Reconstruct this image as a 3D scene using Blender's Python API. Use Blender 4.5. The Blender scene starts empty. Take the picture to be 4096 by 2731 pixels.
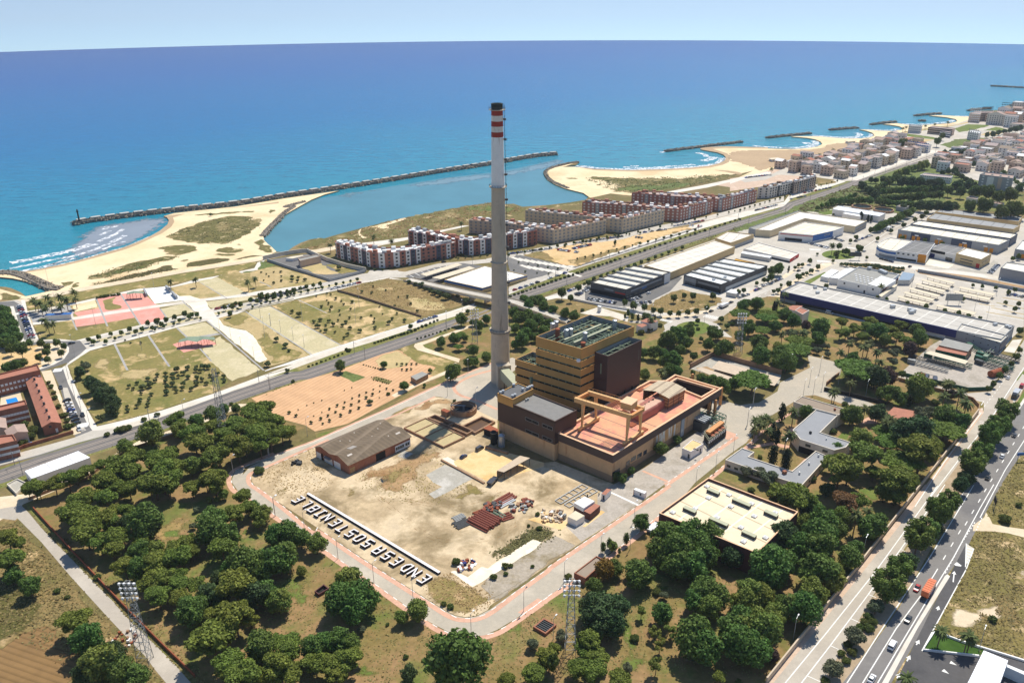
import bpy,bmesh,math,random
import numpy as np
from mathutils import Vector,Matrix
random.seed(7)
rng=np.random.default_rng(11)
SC=bpy.context.scene
COL=SC.collection
PI=math.pi
H=200.0
FP,CX,CY=3277.4,2048.0,1365.5
TD=0.05
TH=math.atan((CY-164)/FP)+math.atan(TD)
RHO=math.radians(0.44)
_c,_s,_cr,_sr=math.cos(TH),math.sin(TH),math.cos(RHO),math.sin(RHO)
FW=(0,_c,-_s);U0=(0,_s,_c)
RT=(_cr,-U0[1]*_sr,-U0[2]*_sr)
UP=(_sr,U0[1]*_cr,U0[2]*_cr)
def P(x,y,z=0.0):
 u=(x-CX)/FP;v=(CY-y)/FP
 d=[FW[i]+u*RT[i]+v*UP[i]for i in range(3)]
 t=(z-H)/d[2]
 return Vector((d[0]*t,d[1]*t,z))
def proj(p):
 q=(p[0],p[1],p[2]-H)
 a=sum(q[i]*FW[i]for i in range(3))
 return CX+FP*sum(q[i]*RT[i]for i in range(3))/a,CY-FP*sum(q[i]*UP[i]for i in range(3))/a
def hz(b,ty,z0=0.0):
 g=P(b[0],b[1],z0);lo,hi=z0,400.0
 for _ in range(50):
  m=(lo+hi)/2
  if proj((g.x,g.y,m))[1]>ty:lo=m
  else:hi=m
 return lo
ORI={'A1':(0,800),'A2':(0,1400),'A3':(0,1947),'B1':(1000,800),'B2':(1000,1400),'B3':(1000,1947),'C1':(1960,800),'C2':(1960,1400),'C3':(1960,1947),'D1':(2920,800),'D2':(2920,1400),'D3':(2920,1947),'D4':(2920,300)}
def S(k,x,y):
 if k=='W':return(x/0.57422,y/0.57422)
 if k=='E':return(2048+x/2.24,300+y/2.24)
 if k=='F':return(1900+x/2.0105,1200+y/2.0105)
 o=ORI[k];return(o[0]+x/2,o[1]+y/2)
def SS(k,pts):return[S(k,*p)for p in pts]
def G(k,x,y,z=0.0):return P(*S(k,x,y),z)
def GG(k,pts,z=0.0):return[G(k,p[0],p[1],z)for p in pts]
def lin(c):
 return tuple(((v/255)/12.92 if v/255<=.04045 else((v/255+.055)/1.055)**2.4)for v in c)+(1.0,)
MATS={}
def newmat(name):
 m=bpy.data.materials.new(name);m.use_nodes=True
 MATS[name]=m
 nt=m.node_tree
 return m,nt,nt.nodes['Principled BSDF']
def N(nt,t,**kw):
 n=nt.nodes.new(t)
 for k,v in kw.items():
  try:setattr(n,k,v)
  except Exception:pass
 return n
def ramp(nt,fac,stops):
 r=N(nt,'ShaderNodeValToRGB')
 e=r.color_ramp.elements
 while len(e)<len(stops):e.new(.5)
 for i,(p,c)in enumerate(stops):
  e[i].position=p;e[i].color=c
 nt.links.new(fac,r.inputs[0])
 return r.outputs[0]
def mixc(nt,fac,a,b,mode='MIX'):
 n=N(nt,'ShaderNodeMix',data_type='RGBA',blend_type=mode)
 L=nt.links
 for s,v in((n.inputs[0],fac),(n.inputs[6],a),(n.inputs[7],b)):
  if hasattr(v,'is_output')or isinstance(v,bpy.types.NodeSocket):L.new(v,s)
  else:s.default_value=v
 return n.outputs[2]
def noise(nt,scale,detail=4,rough=.6,vec=None,dist=0.0):
 n=N(nt,'ShaderNodeTexNoise')
 n.inputs['Scale'].default_value=scale;n.inputs['Detail'].default_value=detail
 n.inputs['Roughness'].default_value=rough;n.inputs['Distortion'].default_value=dist
 if vec is None:
  vec=nt.nodes.get('OC')
  if vec is None:
   vec=N(nt,'ShaderNodeTexCoord');vec.name='OC'
  vec=vec.outputs['Object']
 nt.links.new(vec,n.inputs['Vector'])
 return n.outputs['Fac']
def ground_mat(name,cols,size=40.,fine=2.0,amt=.35,rough=.95,lo=.35,hi=.65,bump=0.0,spots=None,spec=.2):
 m,nt,b=newmat(name)
 k=len(cols)
 st=[(lo+(hi-lo)*i/max(1,k-1),lin(c))for i,c in enumerate(cols)]
 c=ramp(nt,noise(nt,1/size,6,.62),st)
 if spots:
  f=ramp(nt,noise(nt,1/spots[1],5,.65,dist=.4),[(spots[2],(0,0,0,1)),(spots[3],(1,1,1,1))])
  c=mixc(nt,f,c,lin(spots[0]))
 f=ramp(nt,noise(nt,1/fine,5,.7),[(.25,(1-amt,)*3+(1,)),(.75,(1+amt,)*3+(1,))])
 c=mixc(nt,1.0,c,f,'MULTIPLY')
 nt.links.new(c,b.inputs['Base Color'])
 b.inputs['Roughness'].default_value=rough
 b.inputs['Specular IOR Level'].default_value=spec
 if bump:
  bp=N(nt,'ShaderNodeBump');bp.inputs['Strength'].default_value=bump;bp.inputs['Distance'].default_value=.5
  nt.links.new(noise(nt,1/fine*.7,4,.6),bp.inputs['Height']);nt.links.new(bp.outputs[0],b.inputs['Normal'])
 return m
def plain(name,col,rough=.7,amt=.12,fine=3.0,metal=0.0,spec=.3,stain=None):
 m,nt,b=newmat(name)
 f=ramp(nt,noise(nt,1/fine,6,.68),[(.3,(1-amt,)*3+(1,)),(.7,(1+amt,)*3+(1,))])
 c=mixc(nt,1.0,lin(col),f,'MULTIPLY')
 if stain:
  tc=N(nt,'ShaderNodeTexCoord');mp=N(nt,'ShaderNodeMapping');mp.inputs['Scale'].default_value=(1,1,.12)
  nt.links.new(tc.outputs['Object'],mp.inputs[0])
  f=ramp(nt,noise(nt,stain[1],5,.7,vec=mp.outputs[0]),[(stain[2],(0,0,0,1)),(stain[3],(1,1,1,1))])
  c=mixc(nt,f,c,lin(stain[0]))
 nt.links.new(c,b.inputs['Base Color'])
 b.inputs['Roughness'].default_value=rough;b.inputs['Metallic'].default_value=metal
 b.inputs['Specular IOR Level'].default_value=spec
 return m
def stripes(name,c1,c2,d,period,duty=.5,rough=.6,amt=.12,soft=.06,fine=6.0,c3=None,d3=None,p3=1.0,spec=.3):
 m,nt,b=newmat(name)
 tc=N(nt,'ShaderNodeTexCoord')
 def wave(dd,per,du):
  v=N(nt,'ShaderNodeVectorMath',operation='DOT_PRODUCT')
  nt.links.new(tc.outputs['Object'],v.inputs[0]);v.inputs[1].default_value=Vector(dd).normalized()/per
  fr=N(nt,'ShaderNodeMath',operation='FRACT');nt.links.new(v.outputs['Value'],fr.inputs[0])
  return ramp(nt,fr.outputs[0],[(max(0,du-soft),(0,0,0,1)),(du,(1,1,1,1))])
 c=mixc(nt,wave(d,period,duty),lin(c1),lin(c2))
 if c3:c=mixc(nt,wave(d3,p3,.93),c,lin(c3))
 f=ramp(nt,noise(nt,1/fine,6,.68),[(.3,(1-amt,)*3+(1,)),(.7,(1+amt,)*3+(1,))])
 c=mixc(nt,1.0,c,f,'MULTIPLY')
 nt.links.new(c,b.inputs['Base Color'])
 b.inputs['Roughness'].default_value=rough;b.inputs['Specular IOR Level'].default_value=spec
 return m
class MB:
 def __init__(s):s.v=[];s.f=[];s.mi=[]
 def face(s,pts,m=0):
  n=len(s.v);s.v+=[tuple(p)for p in pts];s.f.append(tuple(range(n,n+len(pts))));s.mi.append(m)
 def quad(s,a,b,c,d,m=0):s.face((a,b,c,d),m)
 def prism(s,poly,z0,z1,m=0,top=True,mt=None,bottom=False):
  poly=ccw(poly);k=len(poly)
  for i in range(k):
   a,b=poly[i],poly[(i+1)%k]
   s.quad((a[0],a[1],z0),(b[0],b[1],z0),(b[0],b[1],z1),(a[0],a[1],z1),m)
  if top:s.tess(poly,z1,m if mt is None else mt)
  if bottom:s.tess(poly[::-1],z0,m)
 def tess(s,poly,z,m=0):
  if len(poly)<=4 and convex(poly):s.face([(p[0],p[1],z)for p in poly],m);return
  from mathutils.geometry import delaunay_2d_cdt
  v,e,f,_,_,_=delaunay_2d_cdt([Vector((p[0],p[1]))for p in poly],[],[list(range(len(poly)))],1,1e-4)
  up=area(poly)>0
  for t in f:
   q=[v[i]for i in t]
   if(area(q)>0)!=up:q=q[::-1]
   if abs(area(q))>1e-5:s.face([(p[0],p[1],z)for p in q],m)
 def box(s,c,sx,sy,sz,ang=0.0,m=0):
  ca,sa=math.cos(ang),math.sin(ang)
  pts=[(c[0]+x*sx/2*ca-y*sy/2*sa,c[1]+x*sx/2*sa+y*sy/2*ca)for x,y in((-1,-1),(1,-1),(1,1),(-1,1))]
  s.prism(pts,c[2],c[2]+sz,m,bottom=True)
 def bar(s,p,q,r,n=4,m=0,r2=None,cap=True):
  p,q=Vector(p),Vector(q);d=(q-p)
  if d.length<1e-6:return
  d.normalize();a=d.orthogonal().normalized()
  if abs(d.z)<.95:a=d.cross(Vector((0,0,1))).normalized()
  b=d.cross(a);r2=r if r2 is None else r2
  A=[p+(a*math.cos(t)+b*math.sin(t))*r for t in[2*PI*(i+.5)/n for i in range(n)]]
  B=[q+(a*math.cos(t)+b*math.sin(t))*r2 for t in[2*PI*(i+.5)/n for i in range(n)]]
  for i in range(n):s.quad(A[i],A[(i+1)%n],B[(i+1)%n],B[i],m)
  if cap:s.face(A[::-1],m);s.face(B,m)
 def lathe(s,c,prof,n=24,m=0,cap=True):
  R=[[(c[0]+r[0]*math.cos(2*PI*i/n),c[1]+r[0]*math.sin(2*PI*i/n),r[1])for i in range(n)]for r in prof]
  for k in range(len(R)-1):
   mm=prof[k][2]if len(prof[k])>2 else m
   for i in range(n):s.quad(R[k][i],R[k][(i+1)%n],R[k+1][(i+1)%n],R[k+1][i],mm)
  if cap:s.face(R[-1],prof[-1][2]if len(prof[-1])>2 else m)
 def build(s,name,mats,parent=None,smooth=False):
  o=None
  if parent is not None:o=parent.location
  v=s.v if o is None else[(a-o.x,b-o.y,c-o.z)for a,b,c in s.v]
  me=bpy.data.meshes.new(name);me.from_pydata(v,[],s.f)
  if not isinstance(mats,(list,tuple)):mats=[mats]
  for m in mats:me.materials.append(MATS[m]if isinstance(m,str)else m)
  if len(mats)>1:me.polygons.foreach_set('material_index',s.mi)
  if smooth:me.polygons.foreach_set('use_smooth',[True]*len(s.f))
  me.update()
  ob=bpy.data.objects.new(name,me);COL.objects.link(ob)
  if parent is not None:ob.parent=parent
  return ob
def area(p):return .5*sum(p[i][0]*p[(i+1)%len(p)][1]-p[(i+1)%len(p)][0]*p[i][1]for i in range(len(p)))
def ccw(p):
 p=[(q[0],q[1])for q in p]
 return p if area(p)>0 else p[::-1]
def convex(p):
 s=0
 for i in range(len(p)):
  a,b,c=p[i],p[(i+1)%len(p)],p[(i+2)%len(p)]
  z=(b[0]-a[0])*(c[1]-b[1])-(b[1]-a[1])*(c[0]-b[0])
  if z*s<0:return False
  if z:s=z
 return True
def inset(poly,d):
 poly=ccw(poly);k=len(poly);out=[]
 for i in range(k):
  a,b,c=Vector(poly[i-1]),Vector(poly[i]),Vector(poly[(i+1)%k])
  e1=(b-a).normalized();e2=(c-b).normalized()
  n1=Vector((-e1.y,e1.x));n2=Vector((-e2.y,e2.x))
  m=n1+n2
  if m.length<1e-3:m=n1
  m.normalize();out.append(tuple(b+m*(d/max(.35,m.dot(n1)))))
 return out
def inside(p,poly):
 x,y=p[0],p[1];r=False;j=len(poly)-1
 for i in range(len(poly)):
  a,b=poly[i],poly[j]
  if(a[1]>y)!=(b[1]>y)and x<(b[0]-a[0])*(y-a[1])/(b[1]-a[1])+a[0]:r=not r
  j=i
 return r
def smooth(pts,n=4,closed=False):
 out=[];k=len(pts)
 for i in range(k if closed else k-1):
  p0,p1,p2,p3=[pts[(i+j)%k]if closed else pts[min(max(i+j,0),k-1)]for j in(-1,0,1,2)]
  for s in range(n):
   t=s/n
   out.append(tuple(.5*(2*p1[a]+(p2[a]-p0[a])*t+(2*p0[a]-5*p1[a]+4*p2[a]-p3[a])*t*t+(3*p1[a]-p0[a]-3*p2[a]+p3[a])*t**3)for a in(0,1)))
 if not closed:out.append(tuple(pts[-1][:2]))
 return out
def ragged(poly,step,amp):
 out=[];k=len(poly)
 for i in range(k):
  a,b=Vector(poly[i][:2]),Vector(poly[(i+1)%k][:2]);L=(b-a).length
  n=max(1,min(60,int(L/step)));d=(b-a);nn=Vector((-d.y,d.x)).normalized()if L>1e-6 else Vector((0,0))
  for j in range(n):
   q=a+d*(j/n)
   out.append(tuple(q+nn*random.uniform(-amp,amp)))
 return out
def tag(o,label=None,cat=None,group=None,kind=None):
 if label:o['label']=label
 if cat:o['category']=cat
 if group:o['group']=group
 if kind:o['kind']=kind
 return o
def thing(name,label,cat,loc=(0,0,0),rz=0.0,group=None):
 o=bpy.data.objects.new(name,None);COL.objects.link(o)
 o.empty_display_size=.5
 o.location=loc;o.rotation_euler=(0,0,rz)
 return tag(o,label,cat,group)
SHEETS=[]
def gz(x,y,mat=False):
 for poly,z,bb,m in reversed(SHEETS):
  if bb[0]<=x<=bb[2]and bb[1]<=y<=bb[3]and inside((x,y),poly):return(z,m)if mat else z
 return(0.0,'')if mat else 0.0
def overlap(p,q):
 p,q=np.array(p),np.array(q)
 def anyin(a,b):
  r=np.zeros(len(a),bool);j=np.roll(b,1,0)
  for(x1,y1),(x0,y0)in zip(b,j):
   if y1==y0:continue
   c=(y1>a[:,1])!=(y0>a[:,1]);r^=c&(a[:,0]<(x0-x1)*(a[:,1]-y1)/(y0-y1)+x1)
  return r.any()
 if anyin(p,q)or anyin(q,p):return True
 a,b=p[:,None],np.roll(p,-1,0)[:,None];c,d=q[None],np.roll(q,-1,0)[None]
 def orr(u,v,w):return(v[...,0]-u[...,0])*(w[...,1]-u[...,1])-(v[...,1]-u[...,1])*(w[...,0]-u[...,0])>0
 return bool(((orr(a,b,c)!=orr(a,b,d))&(orr(c,d,a)!=orr(c,d,b))).any())
def soft_mat(m):
 k=m+'_soft'
 if k not in MATS:
  c=MATS[m].copy();c.name=k;MATS[k]=c;nt=c.node_tree
  at=N(nt,'ShaderNodeAttribute');at.attribute_name='fade'
  n1=noise(nt,.22,6,.7);ad=N(nt,'ShaderNodeMath',operation='ADD');nt.links.new(at.outputs['Fac'],ad.inputs[0]);nt.links.new(n1,ad.inputs[1])
  f=ramp(nt,ad.outputs[0],[(.62,(0,0,0,1)),(.82,(1,1,1,1))])
  tr=N(nt,'ShaderNodeBsdfTransparent');mx=N(nt,'ShaderNodeMixShader')
  nt.links.new(f,mx.inputs[0]);nt.links.new(tr.outputs[0],mx.inputs[1]);nt.links.new(nt.nodes['Principled BSDF'].outputs[0],mx.inputs[2]);nt.links.new(mx.outputs[0],nt.nodes['Material Output'].inputs[0])
 return k
def sheet(name,poly,mat,kind='structure',z=None,fade=0.0):
 poly=ccw([(p[0],p[1])for p in poly])
 xs=[p[0]for p in poly];ys=[p[1]for p in poly];bb=(min(xs),min(ys),max(xs),max(ys))
 if z is None:z=.004+max([q[1]for q in SHEETS if q[2][0]<bb[2]and q[2][2]>bb[0]and q[2][1]<bb[3]and q[2][3]>bb[1]and overlap(poly,q[0])]or[.02])
 SHEETS.append((poly,z,bb,mat))
 if not fade:
  mb=MB();mb.tess(poly,z);return tag(mb.build(name,mat),kind=kind)
 from mathutils.geometry import delaunay_2d_cdt
 w,h=bb[2]-bb[0],bb[3]-bb[1];st=max(fade*.8,math.sqrt(w*h/2500))
 gx,gy=np.meshgrid(np.arange(bb[0],bb[2],st),np.arange(bb[1],bb[3],st));g=np.stack([gx.ravel(),gy.ravel()],1)+rng.uniform(-.2,.2,(gx.size,2))*st
 a=np.array(poly);b=np.roll(a,-1,0)
 ins=np.zeros(len(g),bool)
 for(x1,y1),(x0,y0)in zip(a,b):
  if y1!=y0:ins^=((y1>g[:,1])!=(y0>g[:,1]))&(g[:,0]<(x0-x1)*(g[:,1]-y1)/(y0-y1)+x1)
 g=g[ins]
 v,e,f,_,_,_=delaunay_2d_cdt([Vector(p)for p in poly]+[Vector(p)for p in g],[],[list(range(len(poly)))],1,1e-4)
 vv=np.array([tuple(p)for p in v]);ab=b-a;L2=np.maximum((ab**2).sum(1),1e-9);dist=np.full(len(vv),1e9)
 for i in range(len(a)):
  t=np.clip(((vv-a[i])@ab[i])/L2[i],0,1);dist=np.minimum(dist,np.hypot(*(vv-a[i]-t[:,None]*ab[i]).T))
 me=bpy.data.meshes.new(name);me.from_pydata([(p[0],p[1],z)for p in v],[],[t if area([v[i]for i in t])>0 else t[::-1]for t in f])
 me.materials.append(MATS[soft_mat(mat)]);at=me.attributes.new('fade','FLOAT','POINT');at.data.foreach_set('value',np.clip(dist/fade,0,1).astype('f')*.6)
 o=bpy.data.objects.new(name,me);COL.objects.link(o);return tag(o,kind=kind)
def band(line,w,off=0.0):
 L=[Vector(p[:2])for p in line];a,b=[],[]
 for i,p in enumerate(L):
  d=(L[min(i+1,len(L)-1)]-L[max(i-1,0)]).normalized();n=Vector((-d.y,d.x))
  a.append(tuple(p+n*(off+w/2)));b.append(tuple(p+n*(off-w/2)))
 return a+b[::-1]
def along(line,step,start=0.0):
 out=[];d=start
 for i in range(len(line)-1):
  a,b=Vector(line[i][:2]),Vector(line[i+1][:2]);L=(b-a).length
  if L<1e-6:continue
  while d<L:
   out.append((a+(b-a)*(d/L),(b-a)/L));d+=step
  d-=L
 return out
ground_mat('m_land',[(128,108,72),(112,104,62),(150,126,88)],60,3,.3)
ground_mat('m_sand',[(226,200,156),(236,214,174),(214,186,142)],70,4,.08,bump=.2)
ground_mat('m_wetsand',[(176,150,118),(188,162,128)],50,4,.1)
ground_mat('m_scrub',[(120,108,66),(104,100,54),(150,132,90)],26,2.5,.45,spots=((206,184,140),11,.58,.68),bump=.5)
ground_mat('m_scrubdark',[(104,92,56),(88,84,46),(126,108,70)],18,2.2,.45,bump=.5)
ground_mat('m_reeds',[(92,106,56),(108,118,64),(80,92,50)],12,2.0,.4,bump=.8)
ground_mat('m_park',[(138,126,76),(148,132,84),(122,118,66)],30,2.5,.25,spots=((204,176,128),13,.49,.60))
ground_mat('m_parkgreen',[(124,118,66),(138,126,74),(114,114,60)],24,2.2,.25,spots=((196,168,120),13,.53,.64))
ground_mat('m_parkdry',[(176,154,108),(186,164,118),(150,138,86)],22,2.5,.2,spots=((206,176,124),12,.55,.66))
ground_mat('m_parkbare',[(204,178,130),(192,170,122),(174,160,108)],28,3,.16)
ground_mat('m_sandlot',[(200,186,146),(190,178,138),(208,194,158)],18,1.6,.16)
ground_mat('m_meadow',[(134,116,72),(146,124,82),(120,110,64)],26,2.5,.3,spots=((196,168,122),20,.60,.70))
ground_mat('m_orangelot',[(210,170,118),(216,184,134),(190,160,104)],30,3,.14)
ground_mat('m_wood',[(142,114,76),(128,112,66),(152,122,84),(114,108,58)],34,2.2,.28,spots=((104,114,54),20,.50,.66))
ground_mat('m_woodsand',[(190,154,104),(172,142,92),(150,128,80)],16,2,.2)
ground_mat('m_green',[(110,122,58),(100,116,52),(122,126,64)],14,1.5,.2)
ground_mat('m_lawn',[(62,92,30),(56,84,28),(70,98,36)],10,1.2,.18)
ground_mat('m_verge',[(128,122,72),(112,116,58),(150,136,90)],16,1.8,.35,bump=.5)
ground_mat('m_field',[(118,92,56),(134,104,66),(104,84,50)],12,1.4,.25)
ground_mat('m_fieldgreen',[(84,84,42),(96,90,48),(76,78,38)],30,2.5,.3,bump=.5)
ground_mat('m_wasteland',[(128,112,68),(142,120,78),(108,102,56)],16,1.4,.42,bump=.6,spots=((188,160,116),11,.57,.67))
ground_mat('m_roadside',[(134,118,70),(116,108,60),(152,132,86)],16,1.2,.4,bump=.6,spots=((196,170,128),9,.54,.64))
stripes('m_plough',(200,156,114),(210,168,126),(.86,-.5,0),2.6,.5,.95,.14,.3,9)
ground_mat('m_yard',[(200,180,148),(214,192,156),(176,154,120),(206,182,144)],26,2.2,.14,spots=((140,122,90),22,.50,.64))
ground_mat('m_yardgrass',[(128,116,66),(150,130,84),(116,110,58)],12,1.6,.25,spots=((190,160,118),9,.56,.66))
ground_mat('m_yardbrown',[(158,126,88),(176,144,104),(146,112,74)],14,2,.18)
ground_mat('m_gravel',[(168,158,144),(182,172,158),(156,146,130)],16,1.2,.2,spots=((140,128,104),13,.60,.72))
ground_mat('m_gravelweed',[(160,148,128),(174,162,144),(140,126,96)],12,1.2,.25)
ground_mat('m_plantroad',[(188,176,156),(178,168,150),(198,186,166)],22,1.4,.10)
ground_mat('m_concrete',[(206,196,176),(216,206,188),(196,184,162)],20,1.8,.10)
ground_mat('m_slab',[(222,186,130),(232,200,148),(214,176,116)],14,1.6,.10)
ground_mat('m_slabgrey',[(186,180,166),(170,164,150),(198,192,180)],9,1.2,.14)
ground_mat('m_stoneplaza',[(240,230,206),(232,220,192),(244,236,216)],8,1.0,.10)
ground_mat('m_pave',[(214,206,190),(222,214,200),(204,194,176)],24,1.5,.08)
ground_mat('m_pavewarm',[(222,204,174),(214,194,162),(228,212,184)],20,1.5,.09)
ground_mat('m_greypath',[(164,160,154),(172,168,162),(156,152,146)],12,1.0,.10)
ground_mat('m_pink',[(224,158,142),(216,150,134),(230,166,150)],16,1.2,.07)
ground_mat('m_brick',[(206,162,134),(214,170,144),(196,152,126)],8,.8,.14)
ground_mat('m_street',[(198,190,174),(188,180,166),(206,198,184)],30,2,.09)
ground_mat('m_asphalt',[(120,117,113),(112,110,107),(128,125,120)],26,1.6,.10)
ground_mat('m_asphaltdark',[(84,82,82),(92,90,89),(78,77,77)],26,1.6,.12)
ground_mat('m_highway',[(124,120,116),(132,128,123),(116,113,110)],30,1.5,.09)
ground_mat('m_service',[(186,176,160),(178,168,153),(194,184,168)],26,1.5,.08)
ground_mat('m_earth',[(176,156,130),(166,146,118),(186,166,140)],12,1.2,.16)
ground_mat('m_ballast',[(112,108,104),(122,116,110),(104,100,96)],18,.9,.16)
ground_mat('m_walk',[(206,182,158),(198,172,148),(214,190,168)],9,.9,.14)
plain('m_white',(236,234,228),.6,.05)
plain('m_paint',(232,230,222),.7,.08)
plain('m_kerb',(222,212,194),.8,.10)
plain('m_paintred',(176,64,48),.7,.10)
def sea_material():
 m,nt,b=newmat('m_sea')
 tc=N(nt,'ShaderNodeTexCoord');sp=N(nt,'ShaderNodeSeparateXYZ');nt.links.new(tc.outputs['Object'],sp.inputs[0])
 dot=N(nt,'ShaderNodeVectorMath',operation='DOT_PRODUCT');dot.inputs[1].default_value=(-.52,.855,0)
 nt.links.new(tc.outputs['Object'],dot.inputs[0])
 nz=N(nt,'ShaderNodeMath',operation='MULTIPLY_ADD');nt.links.new(noise(nt,1/420,4,.6),nz.inputs[0]);nz.inputs[1].default_value=420;nt.links.new(dot.outputs['Value'],nz.inputs[2])
 mr=N(nt,'ShaderNodeMapRange');nt.links.new(nz.outputs[0],mr.inputs[0]);mr.inputs[1].default_value=650;mr.inputs[2].default_value=5600
 c=ramp(nt,mr.outputs[0],[(0,lin((70,158,160))),(.07,lin((30,136,156))),(.20,lin((0,108,158))),(.42,lin((0,84,150))),(.72,lin((0,60,134))),(1,lin((10,54,126)))])
 fm=N(nt,'ShaderNodeMapping');fm.inputs['Scale'].default_value=(1,2.6,1);nt.links.new(tc.outputs['Object'],fm.inputs[0])
 f=ramp(nt,noise(nt,.035,9,.74,vec=fm.outputs[0]),[(.3,(.74,.78,.82,1)),(.7,(1.22,1.2,1.16,1))])
 c=mixc(nt,1.0,c,f,'MULTIPLY')
 nt.links.new(c,b.inputs['Base Color'])
 b.inputs['Roughness'].default_value=.24;b.inputs['IOR'].default_value=1.33;b.inputs['Specular IOR Level'].default_value=.3
 b1=N(nt,'ShaderNodeBump');b1.inputs['Strength'].default_value=1;b1.inputs['Distance'].default_value=1.9
 nt.links.new(noise(nt,.16,5,.62,vec=fm.outputs[0]),b1.inputs['Height'])
 nt.links.new(b1.outputs[0],b.inputs['Normal'])
sea_material()
def water_material(name,col,rough=.12,bump=.15,spec=.5):
 m,nt,b=newmat(name)
 f=ramp(nt,noise(nt,1/60,4,.6),[(.3,(.9,)*3+(1,)),(.7,(1.1,)*3+(1,))])
 nt.links.new(mixc(nt,1.0,lin(col),f,'MULTIPLY'),b.inputs['Base Color'])
 b.inputs['Roughness'].default_value=rough;b.inputs['IOR'].default_value=1.33;b.inputs['Specular IOR Level'].default_value=spec
 bp=N(nt,'ShaderNodeBump');bp.inputs['Strength'].default_value=bump;bp.inputs['Distance'].default_value=.4
 nt.links.new(noise(nt,.25,4,.6),bp.inputs['Height']);nt.links.new(bp.outputs[0],b.inputs['Normal'])
water_material('m_lagoon',(82,132,142),.22,.3,.35);water_material('m_silt',(112,140,146),.22,.3,.35)
water_material('m_shallow',(138,144,148),.2,.3,.35)
water_material('m_pool',(40,140,215),.1,.1)
water_material('m_murky',(52,64,70),.1,.1)
def foam_material():
 m,nt,b=newmat('m_foam')
 b.inputs['Base Color'].default_value=lin((236,238,240));b.inputs['Roughness'].default_value=.8
 tr=N(nt,'ShaderNodeBsdfTransparent');mx=N(nt,'ShaderNodeMixShader')
 nt.links.new(ramp(nt,noise(nt,.28,6,.72,dist=.6),[(.43,(0,0,0,1)),(.56,(1,1,1,1))]),mx.inputs[0])
 nt.links.new(tr.outputs[0],mx.inputs[1]);nt.links.new(b.outputs[0],mx.inputs[2])
 nt.links.new(mx.outputs[0],nt.nodes['Material Output'].inputs[0])
foam_material()
SEAZ=-1.2
RS=(H-SEAZ)/TD
mb=MB();n=256
rings=[0,400,900,1600,2600,4000,RS]
for k in range(len(rings)-1):
 for i in range(n):
  a,b=2*PI*i/n,2*PI*(i+1)/n;r0,r1=rings[k],rings[k+1]
  A=(r0*math.cos(a),r0*math.sin(a),SEAZ);B=(r1*math.cos(a),r1*math.sin(a),SEAZ);Cc=(r1*math.cos(b),r1*math.sin(b),SEAZ);D=(r0*math.cos(b),r0*math.sin(b),SEAZ)
  mb.face([A,B,Cc]if r0==0 else[A,B,Cc,D])
tag(mb.build('sea','m_sea'),kind='structure')
coast=SS('A1',[(0,692),(50,696),(90,705),(130,722),(160,735),(185,752),(205,770),(240,762),(330,742),(415,722),(380,706),(300,680),(250,662),(200,645),(150,632),(100,624),(40,615),(-20,612),(-60,600),(-20,588),(0,585),(60,580),(120,580),(200,570),(330,548),(480,517),(620,483),(720,458),(800,432),(920,400),(1000,375),(1100,335),(1200,290),(1280,245),(1340,195),(1352,160),(1335,135),(1310,128)])
coast+=SS('W',[(400,489),(540,474),(660,454),(780,437.5),(745,446),(715,458),(690,472),(660,489),(630,508),(612,525),(603,540),(606,552),(614,560),(624,568),(635,578),(648,579),(662,576),(672,568),(690,558),(712,550),(725,548),(735,551),(760,543),(800,532),(850,519),(900,507),(950,497),(1000,489),(1050,481),(1090,475),(1130,470),(1180,468),(1200,475),(1260,471),(1310,465),(1345,459),(1352,452),(1340,443),(1300,433),(1275,423),(1262,415),(1253,405),(1252,399),(1260,390),(1275,384),(1300,378),(1318,374),(1329,374),(1322,379),(1300,381),(1290,383)])
coast+=SS('E',[(560,822),(640,832),(740,842),(900,848),(1050,852),(1200,850),(1400,842),(1600,832),(1760,815),(1860,790),(1908,765),(1918,740),(1895,715),(1840,695),(1760,680),(1690,668),(1690,655),(1780,645),(1900,640),(2020,642),(2150,650)])
coast+=SS('D4',[(0,574),(120,580),(250,586),(400,591),(520,592),(620,585),(700,573),(737,553),(722,533),(680,516),(620,505),(540,498),(490,494),(510,490),(620,490),(720,492),(830,502),(950,509),(1050,508),(1120,500),(1154,485),(1140,466),(1090,448),(1035,437),(1080,437),(1200,446),(1300,449),(1368,440),(1382,425),(1350,411),(1280,400),(1225,394),(1330,386),(1420,398),(1520,402),(1650,394),(1760,386),(1818,372),(1805,356),(1730,340),(1630,330),(1590,325),(1700,322),(1800,329),(1880,333),(1918,330),(1925,312),(1960,295),(2010,286),(2100,284),(2180,283),(2230,272),(2260,262),(2300,262),(2352,259),(2500,250),(2900,225)])
cw=[tuple(P(*p)[:2])for p in coast]
land=cw+[(6000,3600),(6000,-900),(-1500,-900)]+[tuple(P(-900,1262)[:2]),tuple(P(-200,1165)[:2])]
sheet('ground',land,'m_land',z=0.0)
mb=MB()
for i in range(len(cw)-1):
 a,b=cw[i],cw[i+1]
 mb.quad((a[0],a[1],SEAZ-.5),(b[0],b[1],SEAZ-.5),(b[0],b[1],0),(a[0],a[1],0))
tag(mb.build('shore','m_wetsand'),kind='structure')
def zone(name,k,pts,mat,rag=0.0,sm=0,kind='structure',step=4):
 q=[tuple(P(*S(k,*p))[:2])for p in pts]
 if sm:q=smooth(q,sm,True)
 if rag:q=ragged(q,step,rag)
 return sheet(name,q,mat,kind,fade=rag*1.5 if rag>=1 else 0)
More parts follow.
